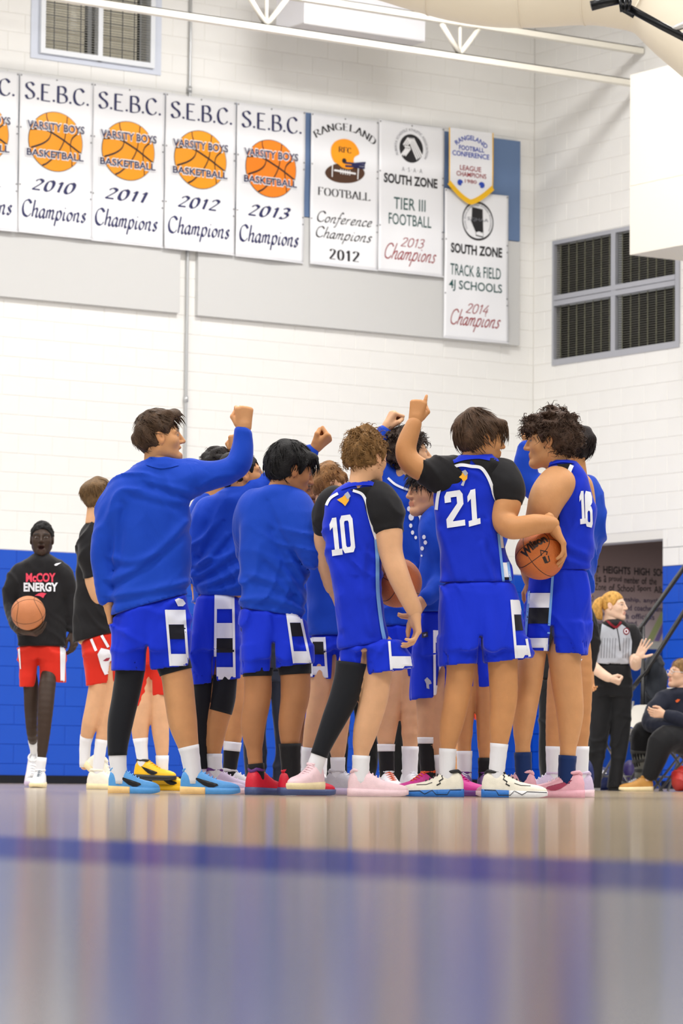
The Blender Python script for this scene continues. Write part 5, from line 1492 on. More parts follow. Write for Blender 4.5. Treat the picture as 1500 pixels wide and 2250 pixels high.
def p_bearded():
    p = Person('bearded player facing the camera in the middle of the huddle, mostly hidden', 19.1, MID, 680)
    p.head(676, 1078, -70, -8, 0, .98, hairstyle('black close', (22, 18, 18), top=.014, side=.008, mess=(.003, 90), locks=120, len=.02), beard=.8)
    arms = [dict(p=[(640, 1160, 58), (620, 1220, 46), (640, 1280, 36)], sleeve=1.), dict(p=[(715, 1160, 58), (730, 1220, 46), (715, 1280, 36)], sleeve=1.)]
    legs = [dict(p=[(655, 1440, 66), (650, 1520, 50), (648, 1600, 44), (648, 1700, 32)]), dict(p=[(705, 1440, 66), (704, 1520, 50), (702, 1600, 44), (702, 1700, 32)])]
    T = [(1120, 655, 700), (1132, 640, 715), (1160, 628, 728), (1250, 630, 726), (1390, 630, 726)]
    p.body(T, arms, legs); p.shirt(T, M_SHIRT, ((628, 1388), (728, 1388)))
    p.shorts([(1370, 634, 722), (1430, 630, 726)], [([(1420, 630, 682), (1500, 630, 678)], ((630, 1490), (678, 1490))), ([(1420, 674, 728), (1500, 680, 728)], ((680, 1490), (728, 1490)))], M_SHORTS)
    p.finish(); feet(p, 0, 1640); feet(p, 1, 1640); p.shoe(0, -90, WHITE, WHITE); p.shoe(1, -90, WHITE, WHITE)
p_bearded()

# block digits, in a unit cell 0..1 wide, 0..1 tall (y down)
DIG = {'1': [[(.12, .16), (.36, .02), (.36, .24), (.12, .32)], [(.36, 0), (.72, 0), (.72, .84), (.36, .84)], [(.1, .84), (.95, .84), (.95, 1), (.1, 1)]],
       '2': [[(0, .3), (0, .12), (.14, 0), (.34, 0), (.34, .3)], [(.34, 0), (.66, 0), (.66, .17), (.34, .17)], [(.66, 0), (.86, 0), (1, .12), (1, .40), (.66, .36)], [(.66, .36), (1, .40), (.36, .82), (0, .76)], [(0, .76), (.36, .82), (.36, .84), (0, .84)], [(0, .84), (1, .84), (1, 1), (0, 1)]]}
def ringdigit(outer, inner):
    n = len(outer); return np.array(outer+inner, float), [[i, (i+1) % n, n+(i+1) % n, n+i] for i in range(n)]
O8 = [(.16, 0), (.84, 0), (1, .12), (1, .88), (.84, 1), (.16, 1), (0, .88), (0, .12)]; I8 = [(.38, .15), (.62, .15), (.68, .2), (.68, .8), (.62, .85), (.38, .85), (.32, .8), (.32, .2)]
def digit(ch):
    if ch == '0': return ringdigit(O8, I8)
    if ch == '6':
        a = ringdigit([(.16, .4), (.84, .4), (1, .5), (1, .88), (.84, 1), (.16, 1), (0, .88), (0, .5)], [(.38, .54), (.62, .54), (.68, .58), (.68, .82), (.62, .86), (.38, .86), (.32, .82), (.32, .58)])
        b = poly([(0, .6), (0, .12), (.16, 0), (.84, 0), (1, .12), (1, .28), (.68, .28), (.68, .15), (.34, .15), (.34, .6)]); return merge(a, b)
    return merge(*[poly(q) for q in DIG[ch]])
def place(vf, tl, tr, bl):
    v, f = vf; tl, tr, bl = map(np.array, (tl, tr, bl)); return np.array([tl+(tr-tl)*p[0]+(bl-tl)*p[1] for p in v]), f
M_GOLDP = mat('gold mascot print', srgb(246, 178, 40), .6); M_SILVER = mat('silver mascot print', srgb(176, 180, 196), .6); M_DARKP = mat('dark mascot print', srgb(60, 56, 70), .6)

def raglan(p, pieces, cx):
    for nm, pts, w, m in pieces: p.ribbon(nm, pts, w, 'jersey', m, .005)

def p_ten():
    p = Person('player in blue number 10 jersey over black tee with one black leg sleeve', 16.75, PALE, 800)
    p.head(806, 1008, 48, -4, 0, 1.0, hairstyle('light brown curls', (136, 100, 58), top=.034, side=.014, back=.02, nape=-.05, mess=(.012, 85), locks=620, len=.042, curl=.007, stray=.55, lift=.3))
    arms = [dict(p=[(826, 1098, 84, -.02), (846, 1132, 76, -.04), (852, 1166, 64, -.05), (858, 1212, 50, -.07), (874, 1262, 46, -.09), (896, 1312, 38, -.09), (911, 1342, 32, -.08)], sleeve=2/6., cuff=1.12, hand=('relax', (.12, -1, .1), (-.2, 0, 1), False, 1.08)),
            dict(p=[(736, 1100, 66, .04), (716, 1135, 56, .08), (712, 1170, 46, .12), (715, 1230, 40, .2), (730, 1290, 34, .3)], sleeve=2/4., hand=('relax', (.3, -1, .3), (0, 0, 1), True))]
    legs = [dict(p=[(778, 1420, 84), (770, 1480, 70), (756, 1530, 62), (734, 1580, 52), (708, 1640, 40), (690, 1690, 36)]), dict(p=[(838, 1420, 90), (828, 1485, 70), (820, 1540, 64), (804, 1600, 58), (794, 1650, 44), (792, 1708, 38)])]
    T = [(1060, 762, 830), (1072, 742, 842), (1088, 724, 852), (1110, 714, 856), (1150, 711, 850), (1200, 716, 842), (1250, 724, 836), (1300, 732, 836), (1350, 738, 842), (1400, 742, 850), (1432, 742, 854)]
    p.body(T, arms, legs)
    p.shirt([(y, a+10, b-10, 0, .055) for y, a, b in T[:6]], M_BLKCL, None, name='undershirt', fold=.005)
    p.shirt([(y, a-2, b+2) if y > 1095 else (y, a-1, b+1) for y, a, b in T], M_JERSEY, ((740, 1428), (856, 1408)), sleeves=-1, name='jersey', fold=.006, freq=22, lines=[([(724, 1230), (745, 1300), (752, 1380)], 9, .008), ([(800, 1220), (795, 1300), (815, 1390)], 9, .008)])
    p.shorts([(1400, 746, 846), (1430, 744, 880)], [([(1415, 744, 806), (1510, 745, 800)], ((745, 1486), (800, 1486))), ([(1400, 790, 880), (1440, 794, 902), (1510, 798, 916)], ((800, 1485), (916, 1466)))], M_SHORTS)
    p.finish()
    p.limbcover('leg_sleeve', p.L[0], 1456, 1660, M_TIGHT, .007)
    feet(p, 0, 1646, ybot=1692); feet(p, 1, 1660, ybot=1710)
    p.shoe(0, -118, PINK, CREAM, L=.28, pitch=0, lift=.03, laces=PINK); p.shoe(1, 2, PINK, PINK, L=.285, laces=PINK)
    for q in ((lambda x: x),):
        p.dec('jersey_number', place(digit('1'), (719, 1140), (746, 1136), (727, 1222)), 'jersey', Wt, .005); p.dec('jersey_number', place(digit('0'), (745, 1134), (773, 1130), (753, 1216)), 'jersey', Wt, .005)
    # black raglan shoulders and white piping
    p.dec('raglan_yoke', (np.array([(768, 1076), (800, 1070), (838, 1068), (858, 1085), (862, 1150), (828, 1190), (815, 1150), (808, 1110), (795, 1084)]), [[0, 1, 2, 3, 4, 5, 6, 7, 8]]), 'jersey', M_BLKCL, .004)
    p.ribbon('piping', [(775, 1078), (795, 1086), (805, 1105), (810, 1130), (818, 1160), (826, 1185)], 6, 'jersey', Wt, .006)
    p.ribbon('piping', [(742, 1084), (724, 1096), (714, 1118), (712, 1140)], 6, 'jersey', Wt, .006)
    p.ribbon('collar', [(748, 1072), (775, 1064), (808, 1062), (832, 1066)], 8, 'jersey', M_JERSEY, .007)
    p.dec('mascot_print', poly([(740, 1098), (752, 1092), (760, 1084), (768, 1088), (766, 1100), (758, 1112), (752, 1106)]), 'jersey', M_GOLDP, .0055); p.dec('mascot_print', poly([(756, 1086), (764, 1080), (770, 1090), (764, 1098)]), 'jersey', M_SILVER, .0065)
    stripes(p, lin(852, 1370, 860, 1476), lin(889, 1370, 911, 1468), [(1376, 1405, Wt), (1406, 1442, None), (1442, 1474, Wt)])
    p.ribbon('side_stripe', [(826, 1185), (829, 1230), (830, 1300), (838, 1370), (846, 1410)], 8, 'jersey', M_LIGHTBLUE, .006)
p_ten()

def p_tall_curly():
    p = Person('tall player with dark curly hair and printed blue warm-up shirt behind number 10', 18.2, PALE, 880)
    p.head(898, 1000, 12, 6, 0, 1.0, hairstyle('dark curls', (62, 48, 40), top=.036, side=.02, back=.028, mess=(.013, 90), locks=560, len=.04, curl=.009, stray=.6, lift=.3))
    arms = [dict(p=[(862, 1090, 66), (840, 1040, 52), (832, 990, 44), (846, 944, 32)], sleeve=1.0, hand=('fist', (.45, .9, 0), (.5, 0, -1), True)), dict(p=[(930, 1100, 66), (945, 1170, 52), (940, 1240, 40, -.1)], sleeve=1.0, hand=('relax', (0, -1, -.3), (0, 0, -1)))]
    legs = [dict(p=[(862, 1430, 80), (862, 1490, 62), (858, 1540, 54), (850, 1590, 50), (848, 1640, 40), (850, 1704, 34)]), dict(p=[(905, 1430, 76), (905, 1500, 58), (902, 1580, 48), (900, 1704, 34)])]
    T = [(1050, 850, 910), (1062, 836, 930), (1085, 828, 952), (1130, 830, 958), (1200, 836, 950), (1300, 840, 945), (1380, 840, 945)]
    p.body(T, arms, legs); p.shirt(T, M_SHIRT, ((840, 1375), (945, 1375)), fold=.011)
    p.shorts([(1360, 842, 940), (1420, 840, 945)], [([(1400, 838, 892), (1500, 836, 890)], ((836, 1488), (888, 1488))), ([(1400, 882, 945), (1500, 888, 945)], ((888, 1488), (945, 1488)))], M_SHORTS)
    p.finish(); feet(p, 0, 1635, M_BLKCL, 1706, band=(1635, 1651, M_WHT)); feet(p, 1, 1640)
    p.shoe(0, -75, WHITE, WHITE, L=.30, laces=ORNG); p.shoe(1, -60, WHITE, ORNG)
    for x0, y0, w in ((898, 1118, 7), (903, 1136, 10), (902, 1155, 6), (906, 1170, 6), (913, 1181, 5), (905, 1112, 6)): p.dec('shirt_print', disc(x0, y0, w*.6, w*.8, 10), 'shirt', Wt, .006)
    p.ribbon('shirt_print', [(918, 1128), (924, 1140), (922, 1158)], 6, 'shirt', Wt, .006); p.ribbon('shirt_print', [(928, 1126), (932, 1142), (926, 1154)], 5, 'shirt', Wt, .006)
    p.ribbon('collar', [(852, 1050), (868, 1064), (890, 1074), (906, 1078)], 5, 'shirt', Wt, .006)
p_tall_curly()

def p_young():
    p = Person('player with dark fringe facing left under the number 21 player\'s raised arm', 17.7, (206, 156, 120), 945)
    p.head(938, 1082, 208, -2, 0, .98, hairstyle('black fringe', (28, 23, 24), top=.034, side=.022, back=.03, mess=(.008, 60), locks=520, len=.06, stray=.45, lift=.2, fringe=.045))
    arms = [dict(p=[(952, 1150, 60, -.05), (962, 1210, 50, -.06), (968, 1270, 46, -.06), (948, 1300, 42, -.1), (934, 1314, 32, -.12)], sleeve=1.0, hand=('relax', (-.5, -.8, -.2), (-.5, .3, -1), True, .95)), dict(p=[(985, 1150, 60), (995, 1220, 48), (990, 1290, 38)], sleeve=1.0, hand=('relax', (0, -1, 0), (0, 0, 1)))]
    legs = [dict(p=[(935, 1460, 74), (940, 1530, 58), (940, 1570, 50), (938, 1610, 44), (938, 1650, 38), (940, 1706, 34)]), dict(p=[(985, 1460, 70), (968, 1540, 50), (966, 1590, 46), (966, 1650, 36), (972, 1706, 32)])]
    T = [(1128, 930, 985), (1140, 922, 1000), (1165, 920, 1010), (1220, 922, 1005), (1290, 918, 1000), (1350, 910, 1000)]
    p.body(T, arms, legs); p.shirt(T, M_SHIRT, ((912, 1345), (1000, 1345)), fold=.012)
    p.shorts([(1335, 914, 990), (1400, 908, 995), (1440, 906, 1000)], [([(1420, 905, 970), (1480, 905, 970), (1560, 906, 968)], ((906, 1538), (968, 1532))), ([(1420, 955, 1000), (1560, 968, 1010)], ((970, 1532), (1010, 1530)))], M_SHORTS)
    p.finish(); feet(p, 0, 1620, M_BLKCL, 1706, band=(1620, 1634, M_WHT)); feet(p, 1, 1658)
    p.shoe(0, 222, MAGENTA, PURPLE, L=.29, laces=ORNG, accent=ORNG); p.shoe(1, -50, MAGENTA, PURPLE, L=.3, laces=MAGENTA, sx=.05)
    p.dec('mascot_print', poly([(932, 1494), (938, 1488), (946, 1496), (948, 1502), (942, 1504), (943, 1514), (937, 1512), (936, 1502)]), 'shorts', M_SILVER, .005)
    p.dec('logo_print', poly([(926, 1390), (939, 1388), (940, 1399), (927, 1402)]), 'shorts', M_DARKP, .005); p.dec('logo_print', poly([(930, 1394), (936, 1392), (936, 1396), (931, 1398)]), 'shorts', M_SILVER, .007)
    stripes(p, lin(954, 1385, 955, 1532), lin(966, 1385, 967, 1532), [(1385, 1412, Wt), (1412, 1500, None), (1506, 1531, Wt)])
    for x0, y0 in ((931, 1180), (934, 1192), (927, 1205), (924, 1220)): p.dec('shirt_print', disc(x0, y0, 4, 5, 8), 'shirt', Wt, .006)
p_young()

def p_twentyone():
    p = Person('player in blue number 21 jersey over black tee, hand raised, hugging a ball', 16.85, OLIVE, 1060)
    p.head(1057, 966, 20, -4, 0, 1.02, hairstyle('dark brown sweep', (84, 62, 46), top=.034, side=.02, back=.03, mess=(.005, 50), locks=560, len=.075, stray=.18, lift=.06, fringe=.042, lumps=[((.075, 0, .082), (.045, .055, .028))], flow=(.4, 0, 0)))
    arms = [dict(p=[(1000, 1052, 90), (962, 1040, 66), (928, 1033, 50), (900, 1014, 46), (891, 988, 42), (899, 958, 38), (911, 928, 30)], sleeve=2/6., cuff=1.12, hand=('point', (.18, 1, 0), (1, 0, -.15), True, 1.02)),
            dict(p=[(1096, 1050, 86), (1112, 1080, 74, -.02), (1114, 1104, 62, -.04), (1106, 1142, 52, -.06), (1128, 1160, 48, -.12), (1175, 1152, 42, -.12), (1212, 1152, 34, -.06)], sleeve=2/6., cuff=1.12, hand=('grip', (.5, -.85, .05), (0.1, 0, 1), False, 1.12))]
    legs = [dict(p=[(1010, 1400, 94), (1012, 1460, 68), (1004, 1530, 60), (992, 1590, 54), (984, 1640, 42), (982, 1706, 36)]), dict(p=[(1108, 1400, 96), (1104, 1450, 72), (1106, 1530, 64), (1100, 1590, 54), (1096, 1640, 42), (1090, 1704, 36)])]
    T = [(1002, 1008, 1080), (1012, 990, 1100), (1026, 976, 1110), (1050, 967, 1112), (1080, 961, 1104), (1120, 957, 1098), (1160, 957, 1100), (1200, 962, 1106), (1250, 968, 1118), (1284, 970, 1126)]
    p.body(T, arms, legs)
    p.shirt([(y, a+10, b-10, 0, .055) for y, a, b in T[:6]], M_BLKCL, None, name='undershirt', fold=.005)
    p.shirt([(y, a-2, b+2) if y > 1055 else (y, a-1, b+1) for y, a, b in T], M_JERSEY, ((968, 1280), (1128, 1280)), sleeves=-1, name='jersey', fold=.006, freq=20, lines=[([(1072, 1150), (1090, 1210), (1118, 1268)], 9, .009), ([(966, 1170), (985, 1225), (1000, 1275)], 9, .007), ([(1060, 1200), (1066, 1240), (1080, 1276)], 8, .006)])
    p.shorts([(1268, 974, 1124), (1320, 966, 1144), (1400, 960, 1162), (1430, 960, 1166)], [([(1400, 959, 1068), (1430, 958, 1062), (1490, 958, 1050)], ((958, 1466), (1052, 1458))), ([(1400, 1050, 1166), (1430, 1054, 1170), (1480, 1060, 1176)], ((1056, 1460), (1176, 1445)))], M_SHORTS)
    p.finish(); feet(p, 0, 1645); feet(p, 1, 1634)
    p.shoe(0, 180, IVORY, BLUS, L=.30, laces=BLK, accent=BLK, heel=BLUS, ankle=.26, marks=[([(0, .036), (.22, .036), (.26, .012), (.44, .012), (.5, .034), (.62, .014), (.7, .03), (1, .026)], .0035, SW_BLACK), ([(.3, .118), (.35, .1), (.33, .088), (.39, .076), (.37, .066), (.43, .056)], .006, SW_BLACK), ([(.5, .07), (.6, .06), (.75, .058)], .003, SW_BLACK)]); p.shoe(1, -4, IVORY, WHITE, L=.31, laces=BLK, accent=BLK, heel=BLUS, ankle=.22, marks=[([(0, .036), (.22, .036), (.26, .012), (.44, .012), (.5, .034), (.62, .014), (.7, .03), (1, .026)], .0035, SW_BLACK), ([(.3, .118), (.35, .1), (.33, .088), (.39, .076), (.37, .066), (.43, .056)], .006, SW_BLACK), ([(.5, .07), (.6, .06), (.75, .058)], .003, SW_BLACK)])
    p.dec('jersey_number', place(digit('2'), (975, 1082), (1015, 1076), (982, 1160)), 'jersey', Wt, .005); p.dec('jersey_number', place(digit('1'), (1022, 1080), (1052, 1072), (1027, 1158)), 'jersey', Wt, .005)
    p.dec('raglan_yoke', (np.array([(1034, 1010), (1084, 1006), (1112, 1014), (1118, 1060), (1104, 1110), (1090, 1104), (1080, 1070), (1068, 1040), (1050, 1026)]), [list(range(9))]), 'jersey', M_BLKCL, .004)
    p.dec('raglan_yoke', (np.array([(1034, 1010), (1010, 1010), (984, 1014), (966, 1030), (960, 1060), (962, 1084), (970, 1056), (986, 1032), (1006, 1022), (1030, 1024)]), [list(range(10))]), 'jersey', M_BLKCL, .004)
    p.ribbon('piping', [(1036, 1025), (1056, 1028), (1070, 1045), (1080, 1068), (1086, 1090), (1096, 1110)], 7, 'jersey', Wt, .007)
    p.ribbon('piping', [(1036, 1025), (1010, 1022), (988, 1032), (972, 1056), (962, 1088), (958, 1120)], 7, 'jersey', Wt, .007)
    p.ribbon('collar', [(996, 1014), (1020, 1007), (1050, 1004), (1076, 1008)], 8, 'jersey', M_JERSEY, .008)
    p.dec('mascot_print', poly([(1003, 1046), (1012, 1042), (1022, 1034), (1027, 1038), (1026, 1052), (1018, 1060), (1014, 1052)]), 'jersey', M_GOLDP, .0055); p.dec('mascot_print', poly([(1014, 1036), (1022, 1032), (1028, 1040), (1022, 1046)]), 'jersey', M_SILVER, .0065); p.dec('mascot_print', poly([(1016, 1058), (1022, 1056), (1018, 1068), (1012, 1066)]), 'jersey', M_SILVER, .0065)
    stripes(p, lin(1094, 1165, 1106, 1278), lin(1106, 1165, 1122, 1278), [(1172, 1204, Wt), (1205, 1235, None), (1236, 1268, Wt), (1268, 1279, Bk)], 'jersey', M_LIGHTBLUE)
    stripes(p, lin(1122, 1300, 1134, 1446), lin(1138, 1300, 1164, 1446), [(1318, 1350, Wt), (1351, 1385, Bk), (1386, 1418, None), (1418, 1446, Wt)])
p_twentyone()

def p_sixteen():
    p = Person('curly-haired player in sleeveless blue number 16 jersey facing left with navy socks', 17.05, FAIR, 1220)
    p.head(1206, 972, 172, -3, 0, 1.02, hairstyle('dark brown curls', (74, 54, 42), top=.042, side=.03, back=.042, mess=(.014, 80), locks=820, len=.045, curl=.012, stray=.7, lift=.35, fringe=.05, lumps=[((.07, 0, .09), (.05, .06, .035))]))
    arms = [dict(p=[(1226, 1064, 84, -.05), (1204, 1090, 78, -.09), (1190, 1130, 66, -.09), (1172, 1178, 52, .0), (1162, 1225, 46, .08), (1168, 1275, 36, .12)], sleeve=0.0, hand=('relax', (.1, -1, .1), (-1, 0, .3), True)),
            dict(p=[(1270, 1070, 66, .1), (1280, 1130, 56, .2), (1270, 1200, 46, .25), (1240, 1250, 36, .3)], sleeve=0.0, hand=('relax', (-.4, -.8, .2), (-1, 0, .3)))]
    legs = [dict(p=[(1180, 1380, 84), (1170, 1430, 66), (1162, 1500, 60), (1152, 1570, 54), (1148, 1630, 44), (1150, 1704, 38)]), dict(p=[(1250, 1390, 92), (1240, 1440, 78), (1246, 1510, 70), (1252, 1570, 62), (1248, 1640, 46), (1244, 1706, 40)])]
    T = [(1014, 1204, 1266), (1024, 1200, 1276), (1040, 1206, 1288), (1070, 1204, 1298), (1110, 1202, 1306), (1150, 1200, 1308), (1200, 1196, 1304), (1230, 1178, 1298), (1262, 1166, 1292)]
    p.body(T, arms, legs)
    p.shirt(T, M_JERSEY, ((1160, 1256), (1294, 1252)), name='jersey', fold=.006, freq=20, lines=[([(1215, 1160), (1240, 1200), (1290, 1225)], 9, .009), ([(1200, 1215), (1240, 1236), (1290, 1246)], 8, .008)])
    p.shorts([(1240, 1172, 1286), (1300, 1158, 1296), (1370, 1152, 1298), (1400, 1150, 1296)], [([(1370, 1150, 1226), (1400, 1148, 1220), (1460, 1146, 1210)], ((1146, 1428), (1212, 1434))), ([(1370, 1204, 1298), (1400, 1206, 1298), (1470, 1210, 1294)], ((1208, 1436), (1296, 1440)))], M_SHORTS)
    p.finish(); feet(p, 0, 1653, M_NAVYSOCK); feet(p, 1, 1660, M_NAVYSOCK)
    p.shoe(0, 168, ROSE, PINK, L=.29, laces=PINK); p.shoe(1, 176, ROSE, ROSE, L=.29, laces=PINK, swoosh=shoem('deep rose', (170, 60, 90)), ankle=.3)
    p.dec('jersey_number', place(digit('1'), (1270, 1080), (1286, 1078), (1273, 1152)), 'jersey', Wt, .005); p.dec('jersey_number', place(digit('6'), (1284, 1078), (1300, 1082), (1286, 1156)), 'jersey', Wt, .005)
    p.dec('raglan_yoke', (np.array([(1222, 1020), (1256, 1018), (1250, 1034), (1246, 1052), (1238, 1036)]), [list(range(5))]), 'jersey', M_BLKCL, .004)
    p.ribbon('piping', [(1256, 1022), (1249, 1040), (1247, 1062), (1240, 1085), (1228, 1110), (1220, 1140)], 9, 'jersey', Wt, .006)
    p.ribbon('collar', [(1206, 1018), (1232, 1012), (1262, 1014)], 8, 'jersey', M_JERSEY, .007)
    p.ribbon('side_stripe', [(1222, 1120), (1224, 1160), (1214, 1210)], 10, 'jersey', M_BLKCL, .005)
    stripes(p, lin(1164, 1262, 1152, 1428), lin(1214, 1262, 1202, 1432), [(1264, 1302, None), (1303, 1335, Wt), (1336, 1370, Bk), (1371, 1402, None), (1402, 1430, Wt)], edge=M_LIGHTBLUE)
p_sixteen()

def p_behind_sixteen():
    p = Person('long-haired player in blue long sleeves half hidden behind number 16, forearm raised', 17.95, OLIVE, 1255)
    p.head(1250, 985, 160, 0, 0, .98, hairstyle('very dark long', (36, 27, 26), top=.024, side=.02, back=.03, nape=-.1, mess=(.008, 60), locks=420, len=.07, stray=.3))
    arms = [dict(p=[(1222, 1070, 66), (1188, 1078, 58), (1162, 1060, 52, .0), (1152, 1022, 44), (1160, 976, 34)], sleeve=1.0, hand=('fist', (.3, 1, 0), (-1, 0, 0))), dict(p=[(1285, 1075, 66), (1297, 1140, 56), (1298, 1200, 46, .08), (1266, 1246, 36, .2)], sleeve=1.0, hand=('relax', (0, -1, 0), (0, 0, 1), True))]
    legs = [dict(p=[(1235, 1420, 74), (1228, 1500, 56), (1222, 1570, 48), (1216, 1640, 38), (1216, 1704, 32)]), dict(p=[(1276, 1420, 70), (1276, 1500, 54), (1276, 1580, 46), (1276, 1704, 32)])]
    T = [(1042, 1225, 1280), (1055, 1212, 1296), (1085, 1208, 1308), (1140, 1216, 1312), (1200, 1222, 1310), (1260, 1226, 1306), (1310, 1226, 1302)]
    p.body(T, arms, legs); p.shirt(T, M_SHIRT, ((1226, 1308), (1302, 1304)), fold=.012)
    p.shorts([(1295, 1228, 1298), (1380, 1222, 1300)], [([(1360, 1220, 1264), (1500, 1218, 1256)], ((1216, 1478), (1256, 1478))), ([(1360, 1250, 1300), (1500, 1256, 1296)], ((1256, 1474), (1298, 1472)))], M_SHORTS)
    p.finish(); feet(p, 0, 1640); feet(p, 1, 1640); p.shoe(0, 190, LILAC, PINK); p.shoe(1, 190, LILAC, PINK)
    p.quads('side_panel', [(1268, 1448), (1284, 1448), (1284, 1472), (1268, 1472)], 'shorts', Wt)
p_behind_sixteen()

def p_far_side():
    p = Person('player in purple shoes on the far side of the huddle behind number 21', 18.7, OLIVE, 1055)
    p.head(1046, 1020, -95, 0, 0, .97, hairstyle('plain dark', (40, 32, 28), top=.02, side=.01, locks=200))
    arms = [dict(p=[(1010, 1110, 56), (1005, 1180, 46), (1012, 1250, 34)], sleeve=1.), dict(p=[(1085, 1110, 56), (1088, 1180, 46), (1082, 1250, 34)], sleeve=1.)]
    legs = [dict(p=[(1066, 1430, 64), (1066, 1510, 50), (1068, 1580, 46), (1066, 1640, 38), (1066, 1704, 32)]), dict(p=[(1024, 1430, 64), (1022, 1510, 50), (1020, 1580, 44), (1020, 1704, 32)])]
    T = [(1075, 1020, 1072), (1090, 1004, 1088), (1150, 1000, 1092), (1250, 1004, 1088), (1350, 1004, 1088)]
    p.body(T, arms, legs); p.shirt(T, M_SHIRT, ((1004, 1345), (1088, 1345)))
    p.shorts([(1335, 1008, 1084), (1420, 1004, 1088)], [([(1400, 1004, 1050), (1530, 1002, 1044)], ((1002, 1510), (1044, 1512))), ([(1400, 1040, 1090), (1530, 1044, 1090)], ((1044, 1512), (1090, 1510)))], M_SHORTS)
    p.finish(); feet(p, 0, 1665, M_BLKCL); feet(p, 1, 1650); p.shoe(0, -80, PURPLE, MAGENTA); p.shoe(1, -100, PURPLE, MAGENTA)
p_far_side()

# ---- rivals on the left
def p_ball_left():
    p = Person('tall player in black sweatshirt and red shorts holding a ball by the blue wall', 25.0, DARK, 90)
    p.head(92, 1186, -88, 3, 0, 1.0, hairstyle('tight black', (20, 18, 18), top=.02, side=.006, back=.008, mess=(.004, 150), locks=500, len=.009, lw=.004, stray=.8, lift=.9, front=.07, sideline=.004), mouth=.7)
    arms = [dict(p=[(48, 1256, 40), (32, 1290, 38), (27, 1335, 34), (36, 1372, 28, -.2), (50, 1386, 22, -.32)], sleeve=1.0, hand=('cup', (.9, -.15, -.4), (-.3, .4, -1), False, 1.05)),
            dict(p=[(134, 1256, 40), (148, 1290, 36), (156, 1335, 32), (160, 1388, 24)], sleeve=1.0, hand=('relax', (.1, -1, -.1), (-.6, 0, -1), True, 1.0))]
    legs = [dict(p=[(64, 1470, 46), (68, 1510, 36), (68, 1560, 30), (70, 1610, 24), (75, 1650, 18, .22), (74, 1680, 18, .3)]), dict(p=[(110, 1460, 48), (104, 1505, 40, -.1), (100, 1555, 36, -.16), (96, 1610, 30, -.18), (92, 1660, 24, -.18), (88, 1700, 20, -.18)])]
    T = [(1218, 72, 112), (1226, 62, 124), (1238, 48, 138), (1260, 40, 146), (1300, 40, 146), (1350, 39, 147), (1400, 38, 147), (1424, 38, 147)]
    p.body(T, arms, legs); p.shirt(T, M_BLKCL, ((36, 1420), (149, 1420)), fold=.008)
    p.shorts([(1410, 42, 144), (1450, 40, 144)], [([(1435, 40, 92), (1470, 42, 86), (1530, 46, 82)], ((46, 1510), (83, 1511))), ([(1435, 82, 144), (1470, 82, 143), (1520, 82, 142)], ((84, 1496), (143, 1500)))], M_REDSH)
    p.finish(); feet(p, 1, 1664, ybot=1704); feet(p, 0, 1628, ybot=1682)
    p.shoe(1, -92, WHITE, CREAM, L=.31, laces=shoem('slate lace', (90, 104, 120))); p.shoe(0, -88, WHITE, LILAC, L=.31, pitch=38, lift=.01)
    p.quads('white_panel', [(132, 1418), (145, 1418), (142, 1499), (133, 1499)], 'shorts', Wt); p.quads('white_panel', [(38, 1418), (43, 1418), (46, 1470), (44, 1470)], 'shorts', Wt)
    red = mat('pink red print', srgb(230, 64, 92), .6)
    p.text('chest_lettering', 'McCOY', 57, 122, 1259, 1279, 'shirt', red, .04); p.text('chest_lettering', 'ENERGY', 52, 127, 1280, 1300, 'shirt', Wt, .04)
    p.dec('mustang_print', poly([(76, 1309), (84, 1304), (92, 1302), (102, 1304), (98, 1308), (95, 1314), (88, 1310), (82, 1309)]), 'shirt', red, .005)
    p.dec('swoosh', poly([(119, 1241), (123, 1238), (135, 1236), (124, 1243), (121, 1243)]), 'shirt', Wt, .005)
p_ball_left()

